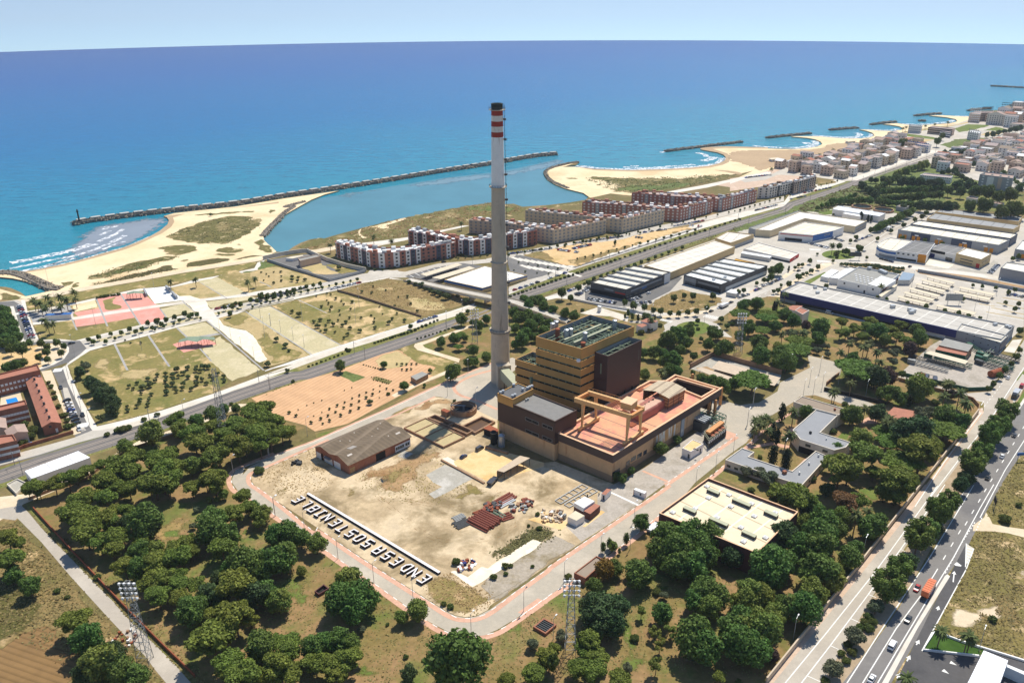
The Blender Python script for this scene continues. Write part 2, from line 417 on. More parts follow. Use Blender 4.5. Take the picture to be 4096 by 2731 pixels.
def zone2(name,kp,mat,rag=0.0,kind='structure'):
 q=[]
 for k,pts in kp:q+=[tuple(P(*S(k,*p))[:2])for p in pts]
 if rag:q=ragged(q,4,rag)
 return sheet(name,q,mat,kind,fade=rag*1.5 if rag>=1 else 0)
def on_water(name,k,pts,mat,z,sm=0,kind='structure',rag=0):
 q=[tuple(P(*S(k,*p),z)[:2])for p in pts]
 if sm:q=smooth(q,sm,True)
 if rag:q=ragged(q,6,rag)
 return sheet(name,q,mat,kind,z,rag*3)
on_water('water','A1',[(560,300),(660,245),(720,205),(900,175),(1100,150),(1300,128),(1370,150),(1365,195),(1300,245),(1200,300),(1100,345),(1000,385),(920,410),(800,442),(620,493),(480,527),(330,558),(200,580),(110,588),(180,560),(330,520),(440,470),(540,400)],'m_shallow',SEAZ+.02,3,'structure',6)
on_water('water','W',[(770,450),(900,428),(1030,408),(1150,394),(1210,382),(1280,366),(1300,372),(1330,376),(1300,390),(1245,398),(1255,412),(1300,436),(1352,450),(1350,462),(1260,480),(1180,476),(1130,478),(1000,498),(850,528),(740,560),(680,575),(640,586),(600,560),(595,540),(610,515),(680,462)],'m_lagoon',SEAZ+.03,0)
on_water('water','W',[(785,446),(900,428),(1030,408),(1150,394),(1210,382),(1280,366),(1300,376),(1250,392),(1120,412),(1000,428),(930,430),(860,440),(800,460)],'m_silt',SEAZ+.045,3,'structure',5)
on_water('water','E',[(1690,665),(1780,690),(1860,715),(1885,745),(1850,780),(1750,805),(1600,822),(1400,832),(1200,840),(900,838),(700,825),(560,815),(620,850),(1100,870),(1500,855),(1800,830),(1930,780),(1935,730),(1850,680)],'m_shallow',SEAZ+.045,3,'structure',5)
def surf(k,line,w,z=SEAZ+.09):
 q=smooth([tuple(P(*S(k,*p),z)[:2])for p in line],6)
 mb=MB();mb.tess(ccw(ragged(band(q,w),4,w*.16)),z)
 return tag(mb.build('surf_foam','m_foam'),kind='stuff')
for ln,w in(([(80,502),(200,482),(330,455),(480,425),(620,392),(750,350)],9),([(80,545),(250,515),(400,480),(560,455),(640,432)],5),([(640,432),(760,395),(880,345),(1000,282)],5),([(785,333),(860,300),(930,270),(985,232)],5),([(120,580),(250,553),(400,520),(560,470)],4),([(370,520),(480,500),(600,465)],4),([(835,235),(860,212)],5),([(890,222),(940,205)],4),([(800,280),(880,245)],4),([(820,395),(920,355),(1000,330)],3),([(200,590),(330,545),(480,514),(640,478),(800,430),(1000,374),(1200,290)],2.0),([(0,566),(30,562)],5)):
 surf('A1',ln,w)
for ln,w in(([(570,815),(800,836),(1100,845),(1400,835),(1640,822),(1800,800),(1870,770),(1880,745)],8),([(1000,826),(1200,832),(1400,820),(1640,803)],6),([(1660,697),(1720,712),(1745,735)],7),([(1705,770),(1780,755),(1805,735)],12),([(1060,815),(1140,817)],5),([(1335,688),(1370,694)],9),([(600,815),(700,820)],6),([(1860,800),(1905,770),(1912,740)],5)):
 surf('E',ln,w)
for ln,w in(([(180,568),(400,582),(560,580),(660,562),(690,545),(670,528)],9),([(420,582),(560,588),(650,578),(715,560)],6),([(600,540),(625,552)],12),([(640,482),(760,492),(900,500),(1010,495),(1040,478),(1010,462)],9),([(900,505),(1050,502),(1120,490),(1130,472)],6),([(1100,436),(1200,441),(1290,442),(1340,432)],8),([(1380,390),(1500,396),(1640,388),(1750,375),(1790,362)],8),([(285,508),(330,500),(420,484),(560,470)],5),([(790,444),(860,436),(980,424)],5),([(1120,402),(1180,394),(1320,380)],6),([(1470,331),(1540,324),(1680,312)],6),([(1800,328),(1900,332)],8),([(1905,290),(2060,272)],6)):
 surf('D4',ln,w)
zone2('beach',[('A1',[(205,770),(240,764),(415,724),(380,708),(300,682),(200,647),(100,626),(0,616),(-40,606),(0,587),(120,582),(200,572),(330,550),(480,519),(620,485),(720,460),(800,434),(920,402),(1000,377),(1100,337),(1200,292),(1280,247),(1340,197),(1352,162),(1335,137),(1310,130)]),('W',[(400,490),(540,475),(660,455),(778,438.5),(745,447),(715,459),(690,473),(660,490),(630,509),(612,526),(604,540),(607,552),(615,560),(625,568),(635,578)]),('A1',[(2120,455),(1900,500),(1700,530),(1470,565),(1100,630),(900,670),(700,700),(420,745),(330,760),(230,785),(120,790),(-40,800),(-40,700)])],'m_sand')
zone2('beach',[('W',[(1352,452),(1340,443.5),(1300,433.5),(1275,423.5),(1262,415.5),(1254,405),(1253,399),(1260,391),(1275,385),(1300,379),(1318,375),(1300,382),(1290,384)]),('E',[(560,824),(640,834),(740,844),(900,850),(1050,854),(1200,852),(1400,844),(1600,834),(1760,817),(1860,792),(1910,765),(1920,740),(1897,714),(1840,694),(1760,679),(1692,667),(1692,656),(1780,646),(1900,641),(2020,643),(2150,651)]),('D4',[(0,576),(120,582),(250,588),(400,593),(520,594),(620,587),(700,575),(739,553),(724,532),(680,515),(620,504),(540,497),(494,494),(510,491),(620,491),(720,493),(830,503),(950,510),(1050,509),(1120,501),(1156,485),(1142,465),(1090,447),(1039,437),(1080,438),(1200,447),(1300,450),(1370,440),(1384,425),(1352,410),(1280,399),(1228,394),(1330,387),(1420,399),(1520,403),(1650,395),(1760,387),(1820,372),(1807,355),(1730,339),(1630,329),(1596,325),(1700,323),(1800,330),(1880,334),(1920,331),(1940,345),(1900,372),(1840,392),(1700,412),(1560,430),(1440,445),(1330,470),(1200,510),(1080,545),(960,575),(900,610),(780,655),(640,690),(500,740),(320,790),(200,815),(0,850)]),('E',[(2160,860),(2040,885),(1900,905),(1560,960),(1300,1000),(1060,1080),(1000,1075),(880,1062),(760,1090),(700,1100)])],'m_sand')
WET=[[(200,570),(330,548),(480,517),(620,483),(720,458),(800,432),(920,400),(1000,375),(1100,335),(1200,290),(1280,245),(1340,195),(1352,160),(1335,135),(1310,128),(1700,85),(2230,15),(2230,26),(1900,62),(1500,105),(1385,140),(1395,175),(1370,215),(1300,265),(1200,312),(1100,358),(1000,396),(800,452),(620,500),(480,534),(330,562),(200,582)]]
zone('beach','A1',WET[0],'m_wetsand')
zone('beach','E',[(560,822),(740,842),(1050,852),(1400,842),(1600,832),(1760,815),(1860,790),(1908,765),(1918,740),(1895,715),(1840,695),(1690,668),(1690,655),(1780,645),(1900,640),(2020,642),(2294,650),(2294,662),(2020,656),(1900,655),(1800,664),(1860,682),(1930,705),(1960,740),(1945,780),(1890,805),(1780,830),(1600,846),(1400,856),(1050,866),(740,854)],'m_wetsand')
zone('beach','D4',[(0,620),(200,600),(420,600),(700,590),(780,560),(860,545),(960,555),(940,590),(800,640),(600,690),(380,730),(250,770),(180,740),(60,700),(0,690)],'m_wetsand',3,3)
zone('beach','E',[(1800,850),(1960,860),(2060,880),(2040,895),(1900,868)],'m_wetsand',1,2)
for pts in([(1330,290),(1385,262),(1440,235),(1560,195),(1700,150),(1830,128),(1950,130),(2025,138),(2000,160),(2080,145),(2100,165),(2085,200),(2050,235),(2010,260),(1930,300),(1850,340),(1780,362),(1700,345),(1600,350),(1500,345),(1420,330),(1370,310)],[(1250,380),(1330,365),(1450,362),(1560,365),(1595,390),(1560,415),(1480,440),(1400,450),(1330,435),(1310,415),(1270,400)],[(690,615),(800,585),(920,545),(1050,505),(1200,470),(1350,447),(1440,450),(1380,475),(1280,500),(1180,540),(1080,565),(960,590),(840,620),(700,645)],[(1435,490),(1480,470),(1530,470),(1500,488),(1460,500)],[(1720,410),(1800,378),(1870,378),(1940,390),(1930,415),(1880,425),(1780,420)],[(1670,440),(1750,430),(1880,428),(1870,442),(1750,450)],[(1540,120),(1660,108),(1800,100),(1900,92),(2030,88),(2020,98),(1880,108),(1700,120),(1600,126)],[(2130,98),(2170,82),(2205,84),(2200,98),(2160,108)],[(1880,360),(1920,352),(1940,358),(1910,370)],[(2140,84),(2180,76),(2210,82),(2190,96),(2150,100)],[(2035,360),(2050,320),(2115,315),(2140,355),(2180,395),(2200,425),(2140,420),(2090,400)],[(0,740),(80,735),(150,765),(170,785),(100,800),(0,805)],[(460,662),(530,655),(600,658),(570,680),(520,700),(480,690)],[(540,700),(600,665),(650,660),(645,685),(600,700)]):
 zone('dune_scrub','A1',pts,'m_scrub',2.2,2)
for pts in([(1470,545),(1500,510),(1560,490),(1680,470),(1800,462),(1860,472),(1830,488),(1720,515),(1600,530)],[(690,690),(850,650),(1000,610),(1180,565),(1300,530),(1380,522),(1390,545),(1440,552),(1380,565),(1200,600),(1000,640),(850,668)],[(1840,485),(1950,452),(2090,438),(2120,444),(2060,452),(1930,475)]):
 zone('dune_scrub','A1',pts,'m_scrubdark',1.6,2)
zone('dune_scrub','A1',[(1010,550),(1100,530),(1150,540),(1080,555),(980,575),(850,605),(830,595),(930,565)],'m_reeds',2,2)
zone('dune_scrub','E',[(640,920),(760,908),(900,915),(1050,920),(1250,920),(1450,925),(1700,908),(1900,890),(2020,888),(2030,905),(1900,935),(1750,960),(1640,990),(1500,1030),(1300,1045),(1100,1060),(980,1055),(860,1030),(940,1000),(880,970),(780,945)],'m_scrub',4,2)
zone('dune_scrub','E',[(1090,985),(1300,985),(1500,960),(1600,975),(1560,1005),(1400,1030),(1200,1040),(1000,1040),(920,1030)],'m_reeds',4,2)
zone('dune_scrub','E',[(470,920),(580,920),(600,930),(500,935)],'m_scrub',2,0)
zone2('dune_scrub',[('B1',[(345,380),(400,350),(500,310),(560,296),(615,304),(680,288),(800,250),(950,205),(1100,165),(1300,125),(1500,85),(1750,40),(1930,20),(2060,40),(2200,70)]),('C1',[(280,70),(420,50),(730,5),(800,30),(700,45),(520,60),(300,90),(140,140),(0,150)]),('B1',[(1940,165),(1760,190),(1500,240),(1250,290),(1000,330),(700,360),(520,395),(440,395)])],'m_scrub',2.5)
zone('dune_scrub','B1',[(1690,80),(1720,60),(1850,45),(1930,40),(2060,52),(2140,75),(2060,95),(1940,98),(1800,90)],'m_reeds',3,2)
zone('path','B1',[(870,240),(890,235),(880,270),(930,300),(900,305),(865,275)],'m_sand',.8,2)
zone('path','B1',[(960,220),(1010,205),(1150,165),(1240,140),(1260,150),(1150,185),(1110,200),(1120,225),(1060,232),(1010,222)],'m_sand',1,0)
zone2('road',[('A1',[(-20,818),(80,805),(180,790),(330,762),(420,742),(700,692),(1100,622),(1470,557),(1900,492),(2120,455),(2352,412)]),('B1',[(520,398),(700,362),(1000,345),(1240,305),(1240,325),(1000,362),(720,388),(560,420),(352,428)]),('A1',[(2130,478),(1900,515),(1470,582),(1100,650),(700,720),(440,770),(340,790),(200,815),(0,845)])],'m_pavewarm')
zone('grass','A1',[(235,800),(440,775),(700,722),(1100,652),(1470,584),(1900,517),(2060,492),(2040,520),(1960,560),(1750,605),(1350,680),(1150,708),(960,735),(800,770),(640,805),(420,850),(235,882),(205,830)],'m_parkgreen',1)
zone('path','A1',[(2130,478),(2060,500),(2035,545),(1920,570),(1750,605),(1550,640),(1370,690),(1250,700),(1110,710),(960,740),(800,775),(640,812),(420,855),(215,890),(220,900),(440,868),(660,826),(800,792),(960,756),(1150,722),(1350,705),(1600,650),(1800,612),(1930,585),(2060,560),(2105,500),(2120,480)],'m_pave')
zone2('grass',[('A1',[(218,898),(440,868),(660,826),(800,792),(960,756),(1150,722),(1350,705),(1600,650),(1800,612),(1930,585),(2060,560)]),('B1',[(120,520),(215,535),(640,650),(700,640),(560,665),(330,695),(0,745),(-100,762)]),('A1',[(1700,790),(1200,875),(800,930),(260,1000)])],'m_park')
zone('grass','A1',[(270,1005),(560,960),(590,958),(620,1040),(830,985),(1090,940),(1120,1000),(1000,1030),(800,1080),(640,1120),(480,1115),(320,1118)],'m_parkgreen',.8)
zone('plaza','A1',[(225,905),(440,868),(560,850),(600,905),(420,965),(262,980)],'m_greypath')
zone('playground','A1',[(580,850),(660,826),(760,800),(780,855),(600,895)],'m_sand')
for pts in([(775,790),(850,775),(960,752),(1150,735),(1180,775),(1280,862),(1040,890),(850,915),(640,945),(590,900),(800,862)],[(590,945),(840,912),(1040,885),(1270,855),(1330,955),(1290,975),(1130,1000),(1080,940),(830,985),(610,1015)]):
 zone('plaza','A1',pts,'m_pink')
zone('grass','A1',[(822,805),(880,790),(928,775),(905,805),(905,830),(960,842),(970,865),(880,882),(840,870),(835,835)],'m_parkgreen',0,2)
zone('plaza','A1',[(1370,705),(1580,655),(1820,740),(1760,768),(1560,790),(1440,765)],'m_parkdry',.8)
zone('plaza','A1',[(1590,650),(1740,618),(1970,745),(1800,772)],'m_sandlot',.8)
zone('plaza','A1',[(1280,870),(1480,828),(1560,895),(1400,925),(1330,945)],'m_sandlot',.8)
zone('plaza','A1',[(1640,815),(1850,785),(2000,765),(2060,790),(1800,830),(1700,870)],'m_sandlot',.8)
zone('plaza','A1',[(1435,770),(1520,765),(1640,800),(1690,885),(1720,905),(1600,895),(1560,890)],'m_stoneplaza',.5)
zone('path','A1',[(258,980),(420,962),(600,935),(850,895),(1280,835),(1480,805),(1700,780),(1980,735),(2352,700),(2352,725),(2000,768),(1640,808),(1480,830),(1240,862),(850,920),(600,958),(262,1000)],'m_pave')
zone('path','B1',[(-50,745),(330,695),(500,678),(690,640),(690,655),(520,695),(330,715),(0,762)],'m_pave')
for a,b,w in(((770,790),(860,1010),16),((965,752),(1125,1000),16),((575,950),(615,1040),14),((1590,652),(1820,790),12),((1745,620),(1980,760),12),((1280,868),(1340,950),14),((1480,830),(1560,895),12),((1960,600),(2210,712),11),((1425,768),(1480,828),12)):
 (x0,y0),(x1,y1)=a,b
 zone('path','A1',[(x0-w/2,y0),(x0+w/2,y0),(x1+w/2,y1),(x1-w/2,y1)],'m_greypath')
zone('hedge_bed','A1',[(1740,605),(1930,580),(1955,600),(1850,660),(1790,640)],'m_reeds',1,0)
zone('hedge_bed','A1',[(1930,575),(2060,560),(2080,490),(2130,492),(2205,520),(2130,545),(2000,580),(1950,588)],'m_reeds',1,0)
zone2('road',[('A1',[(265,1118),(330,1128),(480,1122),(640,1130),(700,1108),(860,1072),(1120,1010),(1330,958),(1600,905),(1740,870),(2352,738)]),('B1',[(540,668),(700,640),(900,590),(1180,560),(1240,620),(1100,625),(900,665),(700,715),(350,790),(0,865)]),('A1',[(1900,902),(1600,970),(1420,1010),(1180,1075),(900,1145),(700,1200),(620,1200),(540,1140),(420,1145),(330,1150),(280,1140)])],'m_street')
zone2('path',[('A1',[(720,1130),(1000,1062),(1330,985),(1600,928),(1900,858),(2352,762)]),('B1',[(350,738),(700,668),(880,630),(900,640),(700,682),(350,755),(0,832)]),('A1',[(1900,878),(1600,950),(1340,1008),(1000,1085),(740,1150)])],'m_sandlot')
zone2('pavement',[('A1',[(690,1195),(900,1140),(1180,1070),(1420,1005),(1600,965),(1900,898),(2352,800)]),('B1',[(350,782),(700,708),(900,658),(1100,620),(1240,640),(1100,632),(900,668),(700,720),(350,796),(0,872)]),('A1',[(1900,910),(1600,978),(1420,1018),(1180,1085),(900,1155),(700,1210)])],'m_pave')
zone2('pavement',[('A1',[(320,1118),(480,1113),(600,1125),(690,1102),(860,1062),(1120,1000),(1330,950),(1600,895),(1740,860),(1740,870),(1600,905),(1330,960),(1120,1012),(860,1074),(700,1112),(610,1138),(480,1124),(320,1130)])],'m_pave')
zone2('street',[('A1',[(-20,818),(140,800),(180,820),(235,1000),(290,1120),(330,1150),(180,1150),(130,960),(80,850),(-20,860)])],'m_street')
zone2('road',[('A1',[(-20,818),(110,808),(165,840),(220,1000),(265,1110),(195,1120),(140,960),(80,850),(-20,858)])],'m_asphalt')
zone('pavement','A1',[(165,800),(200,800),(220,890),(260,1000),(312,1118),(285,1122),(235,985),(195,880)],'m_pave')
zone('pavement','A1',[(80,850),(110,850),(150,985),(200,1140),(170,1150),(140,1050),(110,960)],'m_pave')
zone('grass','A1',[(-20,862),(70,862),(110,960),(150,1080),(160,1150),(0,1180),(-20,1180)],'m_green')
zone('road','A1',[(330,1128),(560,1128),(640,1125),(700,1195),(640,1235),(540,1300),(420,1340),(330,1372),(310,1340),(400,1310),(480,1260),(520,1210),(520,1165),(480,1140),(330,1150),(0,1215),(0,1180),(260,1140)],'m_asphalt',0,0)
zone('plaza','A1',[(-20,1200),(200,1170),(480,1140),(530,1165),(540,1210),(500,1265),(420,1310),(310,1345),(280,1320),(0,1350),(-20,1350)],'m_orangelot')
zone('plaza','A1',[(250,1185),(430,1150),(490,1150),(535,1185),(530,1230),(480,1280),(390,1312),(330,1325),(330,1265),(385,1245),(390,1210),(340,1190)],'m_pavewarm')
zone('pavement','A1',[(480,1138),(520,1150),(552,1180),(552,1215),(515,1270),(430,1318),(320,1355),(312,1343),(420,1304),(498,1260),(535,1212),(530,1180),(505,1155)],'m_pave')
zone2('road',[('A1',[(415,1352),(495,1340),(560,1470)]),('A2',[(590,330),(660,470),(735,630),(760,640),(600,720),(420,770),(0,860),(-20,862),(-20,890),(0,892)]),('A2',[(0,925),(300,850),(620,745),(1000,640),(1000,612),(770,650),(720,640),(640,480),(545,270),(430,160)])],'m_asphalt')
zone2('road',[('A1',[(412,1352),(500,1338)]),('A2',[(545,230),(720,600),(735,640),(620,720),(580,640),(480,300)])],'m_asphalt')
zone2('road',[('A2',[(-20,868),(300,780),(590,700),(740,640),(1000,610),(1000,640),(620,740),(300,840),(-20,925)])],'m_street')
zone2('pavement',[('A1',[(500,1335),(530,1320),(640,1570)]),('A2',[(640,370),(775,610),(1100,535),(1300,480),(1700,350),(2352,110)]),('B1',[(120,1362),(520,1225),(730,1152),(1000,1072),(1300,975),(1600,890),(1800,825),(1790,842),(1620,900),(1300,1000),(1000,1095),(730,1180),(520,1250),(100,1405)]),('A2',[(2352,140),(1700,385),(1320,515),(1000,605),(800,640),(740,642),(700,590),(545,270)])],'m_pave')
zone2('road',[('A2',[(860,628),(1130,560),(1320,512),(1700,382),(2352,135)]),('B1',[(100,1402),(520,1248),(730,1178),(1000,1093),(1300,998),(1620,898),(1790,842),(1830,850),(1640,930),(1300,1030),(1000,1128),(730,1210),(520,1285),(100,1440)]),('A2',[(2352,165),(1700,405),(1320,538),(1000,632)])],'m_concrete')
zone2('pavement',[('A1',[(640,1235),(690,1190),(720,1205),(650,1250),(560,1310),(540,1325),(560,1380),(500,1345),(560,1290)])],'m_pave')
zone('pavement','A2',[(330,170),(410,160),(560,560),(650,660),(590,680),(520,520),(440,330),(360,240)],'m_pavewarm')
zone('parking','A2',[(500,300),(540,300),(650,590),(690,640),(650,650),(590,560),(520,400)],'m_street')
zone2('grass',[('A1',[(545,1325),(650,1252),(720,1212),(920,1160),(1180,1090),(1420,1022),(1640,975),(1750,1065),(1640,1190),(1700,1290)]),('A2',[(1810,220),(1830,260),(1700,345),(1300,475),(1100,530),(780,605),(640,340)])],'m_parkgreen',.6)
zone('grass','A1',[(700,1300),(860,1240),(920,1270),(900,1350),(1000,1360),(1250,1340),(1290,1360),(1180,1430),(1060,1450),(960,1420),(860,1390),(800,1340)],'m_parkdry',4,2)
zone('grass','A1',[(1060,1230),(1130,1215),(1190,1250),(1170,1275),(1080,1260)],'m_parkdry',2,2)
zone('grass','A1',[(1390,1240),(1500,1250),(1590,1260),(1560,1300),(1480,1290)],'m_parkdry',3,2)
zone('plaza','A1',[(1420,1022),(1640,978),(1750,1062),(1500,1110)],'m_sandlot',.8)
zone2('plaza',[('A1',[(1620,1190),(1760,1090),(2090,1360),(1850,1450),(1820,1420),(1690,1290)])],'m_sandlot',.8)
zone('plaza','A1',[(1380,1155),(1500,1115),(1600,1090),(1720,1140),(1730,1155),(1470,1220)],'m_pink')
zone2('plaza',[('A1',[(1660,965),(1745,945),(1790,1000),(1880,1030),(1960,1045),(2030,1085),(2080,1160),(2110,1220),(2150,1275),(2075,1300)])],'m_stoneplaza',.6)
zone('plaza','A1',[(1570,900),(1700,885),(1740,940),(1680,950),(1620,950)],'m_pave')
zone2('grass',[('A1',[(1745,945),(1960,895)]),('B1',[(0,920),(480,1240),(120,1340),(100,1300),(140,1270),(100,1210),(60,1130),(20,1080),(-40,1040),(-120,1025),(-210,1000)])],'m_parkdry',.6)
zone('grass','A1',[(1760,950),(1900,915),(1990,940),(1960,985),(1860,1010),(1790,985)],'m_parkgreen',2,2)
zone2('grass',[('A1',[(2080,1030),(2150,1060),(2180,1120),(2352,1180)]),('B1',[(300,1180),(440,1230),(300,1290),(180,1320),(110,1200),(60,1120)])],'m_parkgreen',2)
zone2('plaza',[('B1',[(0,880),(160,850),(730,1162),(490,1238),(-20,915)])],'m_sandlot',.6)
zone2('grass',[('B1',[(170,848),(400,795),(540,768),(690,735),(1370,945),(1300,985),(730,1160)])],'m_park',.6)
zone2('grass',[('B1',[(200,850),(380,805),(620,905),(700,1000),(860,1090),(740,1150)])],'m_parkgreen',1.5)
zone2('meadow',[('B1',[(700,720),(900,665),(1100,625),(1260,660),(1440,710),(1640,750),(1780,790),(1700,840),(1400,935)])],'m_meadow',1)
zone('meadow','B1',[(1240,830),(1290,770),(1420,790),(1580,840),(1560,870),(1400,895),(1330,885)],'m_parkbare',3,2)
zone('meadow','B1',[(1000,705),(1060,700),(1140,720),(1120,730),(1040,725)],'m_parkbare',2,2)
for a,b,w in(((915,1148),(1020,1362),20),((1185,1080),(1355,1332),20),((1415,1022),(1510,1112),18),((1655,965),(2110,1362),18),((1600,1188),(1690,1288),16),((1965,892),(2500,1240),14)):
 (x0,y0),(x1,y1)=a,b
 zone('path','A1',[(x0-w/2,y0),(x0+w/2,y0),(x1+w/2,y1),(x1-w/2,y1)],'m_greypath')
zone('path','A1',[(1500,1105),(1740,1065),(1770,1075),(1510,1122)],'m_greypath')
for a,b,w in(((160,850),(725,1160),14),((385,798),(615,905),12),((-30,610),(205,712),11)):
 (x0,y0),(x1,y1)=a,b
 zone('path','B1',[(x0-w/2,y0),(x0+w/2,y0),(x1+w/2,y1),(x1-w/2,y1)],'m_greypath')
zone('grass','B1',[(0,580),(215,535),(620,650),(330,692),(200,705),(0,612)],'m_parkdry',.8)
zone('grass','B1',[(-120,560),(0,615),(200,712),(0,740),(-200,760),(-330,640)],'m_park',.8)
zone('plaza','A1',[(1590,650),(1740,618),(1970,745),(1800,772)],'m_sandlot',.8)
zone('yard','B1',[(140,480),(290,455),(480,430),(640,470),(910,575),(640,640)],'m_asphalt')
zone('yard','B1',[(400,540),(560,500),(660,560),(720,590),(600,600),(500,585)],'m_parkbare',1,0)
zone('grass','B1',[(600,515),(700,512),(870,570),(740,592),(680,565)],'m_parkgreen',1,0)
RW=[G(k,x,y)for k,x,y in(('A2',-250,1085),('A2',0,1012),('A2',350,890),('A2',690,785),('A2',1140,642),('A2',1480,518),('A2',1900,362),('A2',2352,208),('B1',440,1400),('B1',760,1288),('B1',1050,1195),('B1',1400,1075),('B1',1640,990),('B1',1900,895),('C1',170,790),('C1',340,735),('C1',620,645),('C1',900,555),('C1',1200,452),('C1',1500,345),('C1',2000,190),('C1',2352,85),('D4',500,1035),('D4',900,905),('D4',1040,848),('D4',1400,722),('D4',1700,622))]
zone2('verge',[('A2',[(-60,960),(300,850),(620,745),(1000,640),(1320,540),(1700,405),(2352,165)]),('B1',[(100,1440),(520,1285),(730,1210),(1000,1128),(1300,1030),(1640,930),(1900,840)]),('C1',[(150,750),(600,585),(1000,460),(1400,320),(2000,140),(2352,40)]),('D4',[(500,960),(860,845),(1040,800),(1040,850)]),('C1',[(2352,130),(2000,235),(1500,400),(1200,510),(900,610),(600,705),(400,770),(200,820)]),('B1',[(1900,960),(1640,1040),(1340,1130),(1050,1240),(760,1340),(440,1470),(0,1600)]),('A2',[(2352,250),(1900,420),(1480,580),(1140,720),(700,850),(300,1000),(-60,1130)])],'m_verge')
sheet('railway_bed',band([p[:2]for p in RW],13.5),'m_ballast')
zone2('road',[('C1',[(150,705),(400,600),(700,500),(1000,410),(1400,275),(1700,180),(2000,100),(2352,15)]),('D4',[(500,925),(800,850),(880,835),(925,855),(800,895),(500,985)]),('C1',[(2352,50),(2000,145),(1700,228),(1400,325),(1000,450),(700,545),(400,655),(150,755)])],'m_pave')
zone2('road',[('C1',[(150,725),(400,628),(700,522),(1000,432),(1400,302),(1700,205),(1700,215),(1400,315),(1000,446),(700,538),(400,645),(150,742)])],'m_asphalt')
zone2('road',[('B1',[(1100,560),(1240,575),(1500,510),(1930,470),(1930,500),(1500,545),(1260,600)]),('B1',[(1260,620),(1100,625),(930,600),(960,560)])],'m_street')
zone2('road',[('C1',[(-30,470),(140,440),(380,385),(700,330),(1000,290),(1300,215),(1700,140),(2000,60),(2352,-30),(2352,10),(2000,100),(1700,175),(1300,255),(1000,335),(700,370),(380,425),(140,470),(-30,500)])],'m_street')
zone('plaza','C1',[(250,440),(480,395),(700,350),(1000,325),(1200,275),(1400,235),(1560,215),(1640,225),(1400,290),(1100,385),(900,455),(700,535),(600,525),(480,485)],'m_orangelot',1)
zone('grass','C1',[(560,480),(800,440),(1000,385),(1250,320),(1560,222),(1640,225),(1400,290),(1100,385),(900,455),(700,530)],'m_meadow',3,0)
zone('grass','C1',[(250,440),(420,405),(470,440),(520,490),(400,470)],'m_meadow',2,0)
zone('parking','C1',[(130,470),(240,440),(650,535),(540,580),(400,640),(300,640),(160,570)],'m_asphalt')
zone('parking','B1',[(1240,610),(1480,540),(1700,505),(1950,540),(1700,600),(1500,660),(1280,630)],'m_asphalt')
zone('road','C1',[(145,700),(300,640),(420,610),(640,535),(690,545),(400,660),(150,745)],'m_street')
zone('plaza','W',[(1640,425),(1830,375),(1900,400),(1790,412),(1690,432)],'m_walk')
zone('parking','D4',[(0,830),(280,785),(420,800),(700,830),(560,850),(200,900),(0,930)],'m_walk')
zone('parking','D4',[(60,830),(280,788),(380,800),(280,840),(120,860)],'m_street')
zone('path','E',[(1400,1045),(1700,990),(2294,865),(2294,880),(1750,1010),(1450,1060)],'m_pave')
zone2('path',[('B1',[(900,345),(1250,300),(1700,205),(1760,205),(1300,310),(1000,375)]),],'m_pave')
zone2('ground_estate',[('C1',[(430,780),(700,690),(1000,590),(1300,490),(1700,350),(2352,130)]),('D1',[(450,120),(800,30),(1350,110),(1500,90),(1700,70),(2352,150),(2700,200),(2700,700),(2352,620),(2352,1010),(2260,1100),(2160,1230),(1800,1120),(1000,960),(300,770),(0,880)]),('C1',[(1900,900),(1750,960),(1500,950),(1300,930),(1100,870),(850,830),(650,795)])],'m_street')
zone('pavement','C1',[(430,780),(560,755),(700,800),(900,840),(1100,880),(1300,935),(1280,945),(1100,895),(860,850),(660,800),(560,780),(440,805)],'m_pave')
zone2('road',[('D1',[(-960,975),(-700,985),(0,860),(420,680),(700,520),(900,395),(1280,215),(1520,105),(1600,108),(1300,260),(1050,400),(820,490),(600,610),(300,770),(0,895)]),('C1',[(1900,905),(1830,960),(1750,985),(1500,970),(1320,960)])],'m_service')
zone('grass','C1',[(1200,870),(1440,735),(1530,715),(1860,785),(1860,820),(1730,880),(1600,905),(1400,905)],'m_wasteland',1)
zone('parking','C1',[(760,690),(830,650),(1090,720),(1460,600),(1540,620),(1440,730),(1200,850),(1000,850),(760,800)],'m_asphalt')
zone2('pavement',[('C1',[(1340,930),(1600,915),(1740,880),(1950,800),(2100,720),(2352,600)]),('D1',[(440,590),(600,500),(620,510),(450,620),(250,710),(0,800)]),('C1',[(1740,900),(1600,932),(1340,945)])],'m_pavewarm')
zone2('pavement',[('D1',[(330,800),(420,700),(560,610),(740,505),(860,500),(760,545),(600,625),(470,700),(440,750),(300,840)])],'m_pavewarm')
zone2('road',[('C1',[(1220,1100),(1350,1085),(1400,1040),(1390,1000),(1440,970),(1560,950),(1720,960),(1820,990),(1860,1040),(1940,1100),(1900,1110),(1780,1050),(1640,1070),(1480,1085),(1350,1100),(1240,1120)])],'m_street')
zone('island','C1',[(1490,1010),(1520,990),(1570,975),(1640,970),(1710,978),(1755,1000),(1770,1025),(1740,1050),(1690,1070),(1600,1075),(1540,1060),(1500,1040)],'m_green',0,3)
zone('island','D1',[(735,430),(780,408),(850,402),(930,405),(985,425),(1005,445),(980,465),(900,475),(820,472),(755,455)],'m_green',0,3)
zone('parking','D1',[(1330,790),(1600,590),(1950,640),(2352,740),(2352,1000),(2100,960),(1800,900),(1600,870)],'m_street')
zone('embankment','D1',[(1480,560),(1700,580),(2000,620),(2352,690),(2352,720),(2000,670),(1650,610),(1520,590)],'m_yardbrown')
zone('road','D1',[(1100,490),(1500,530),(2000,590),(2352,640),(2352,665),(2000,615),(1500,555),(1100,510)],'m_pave')
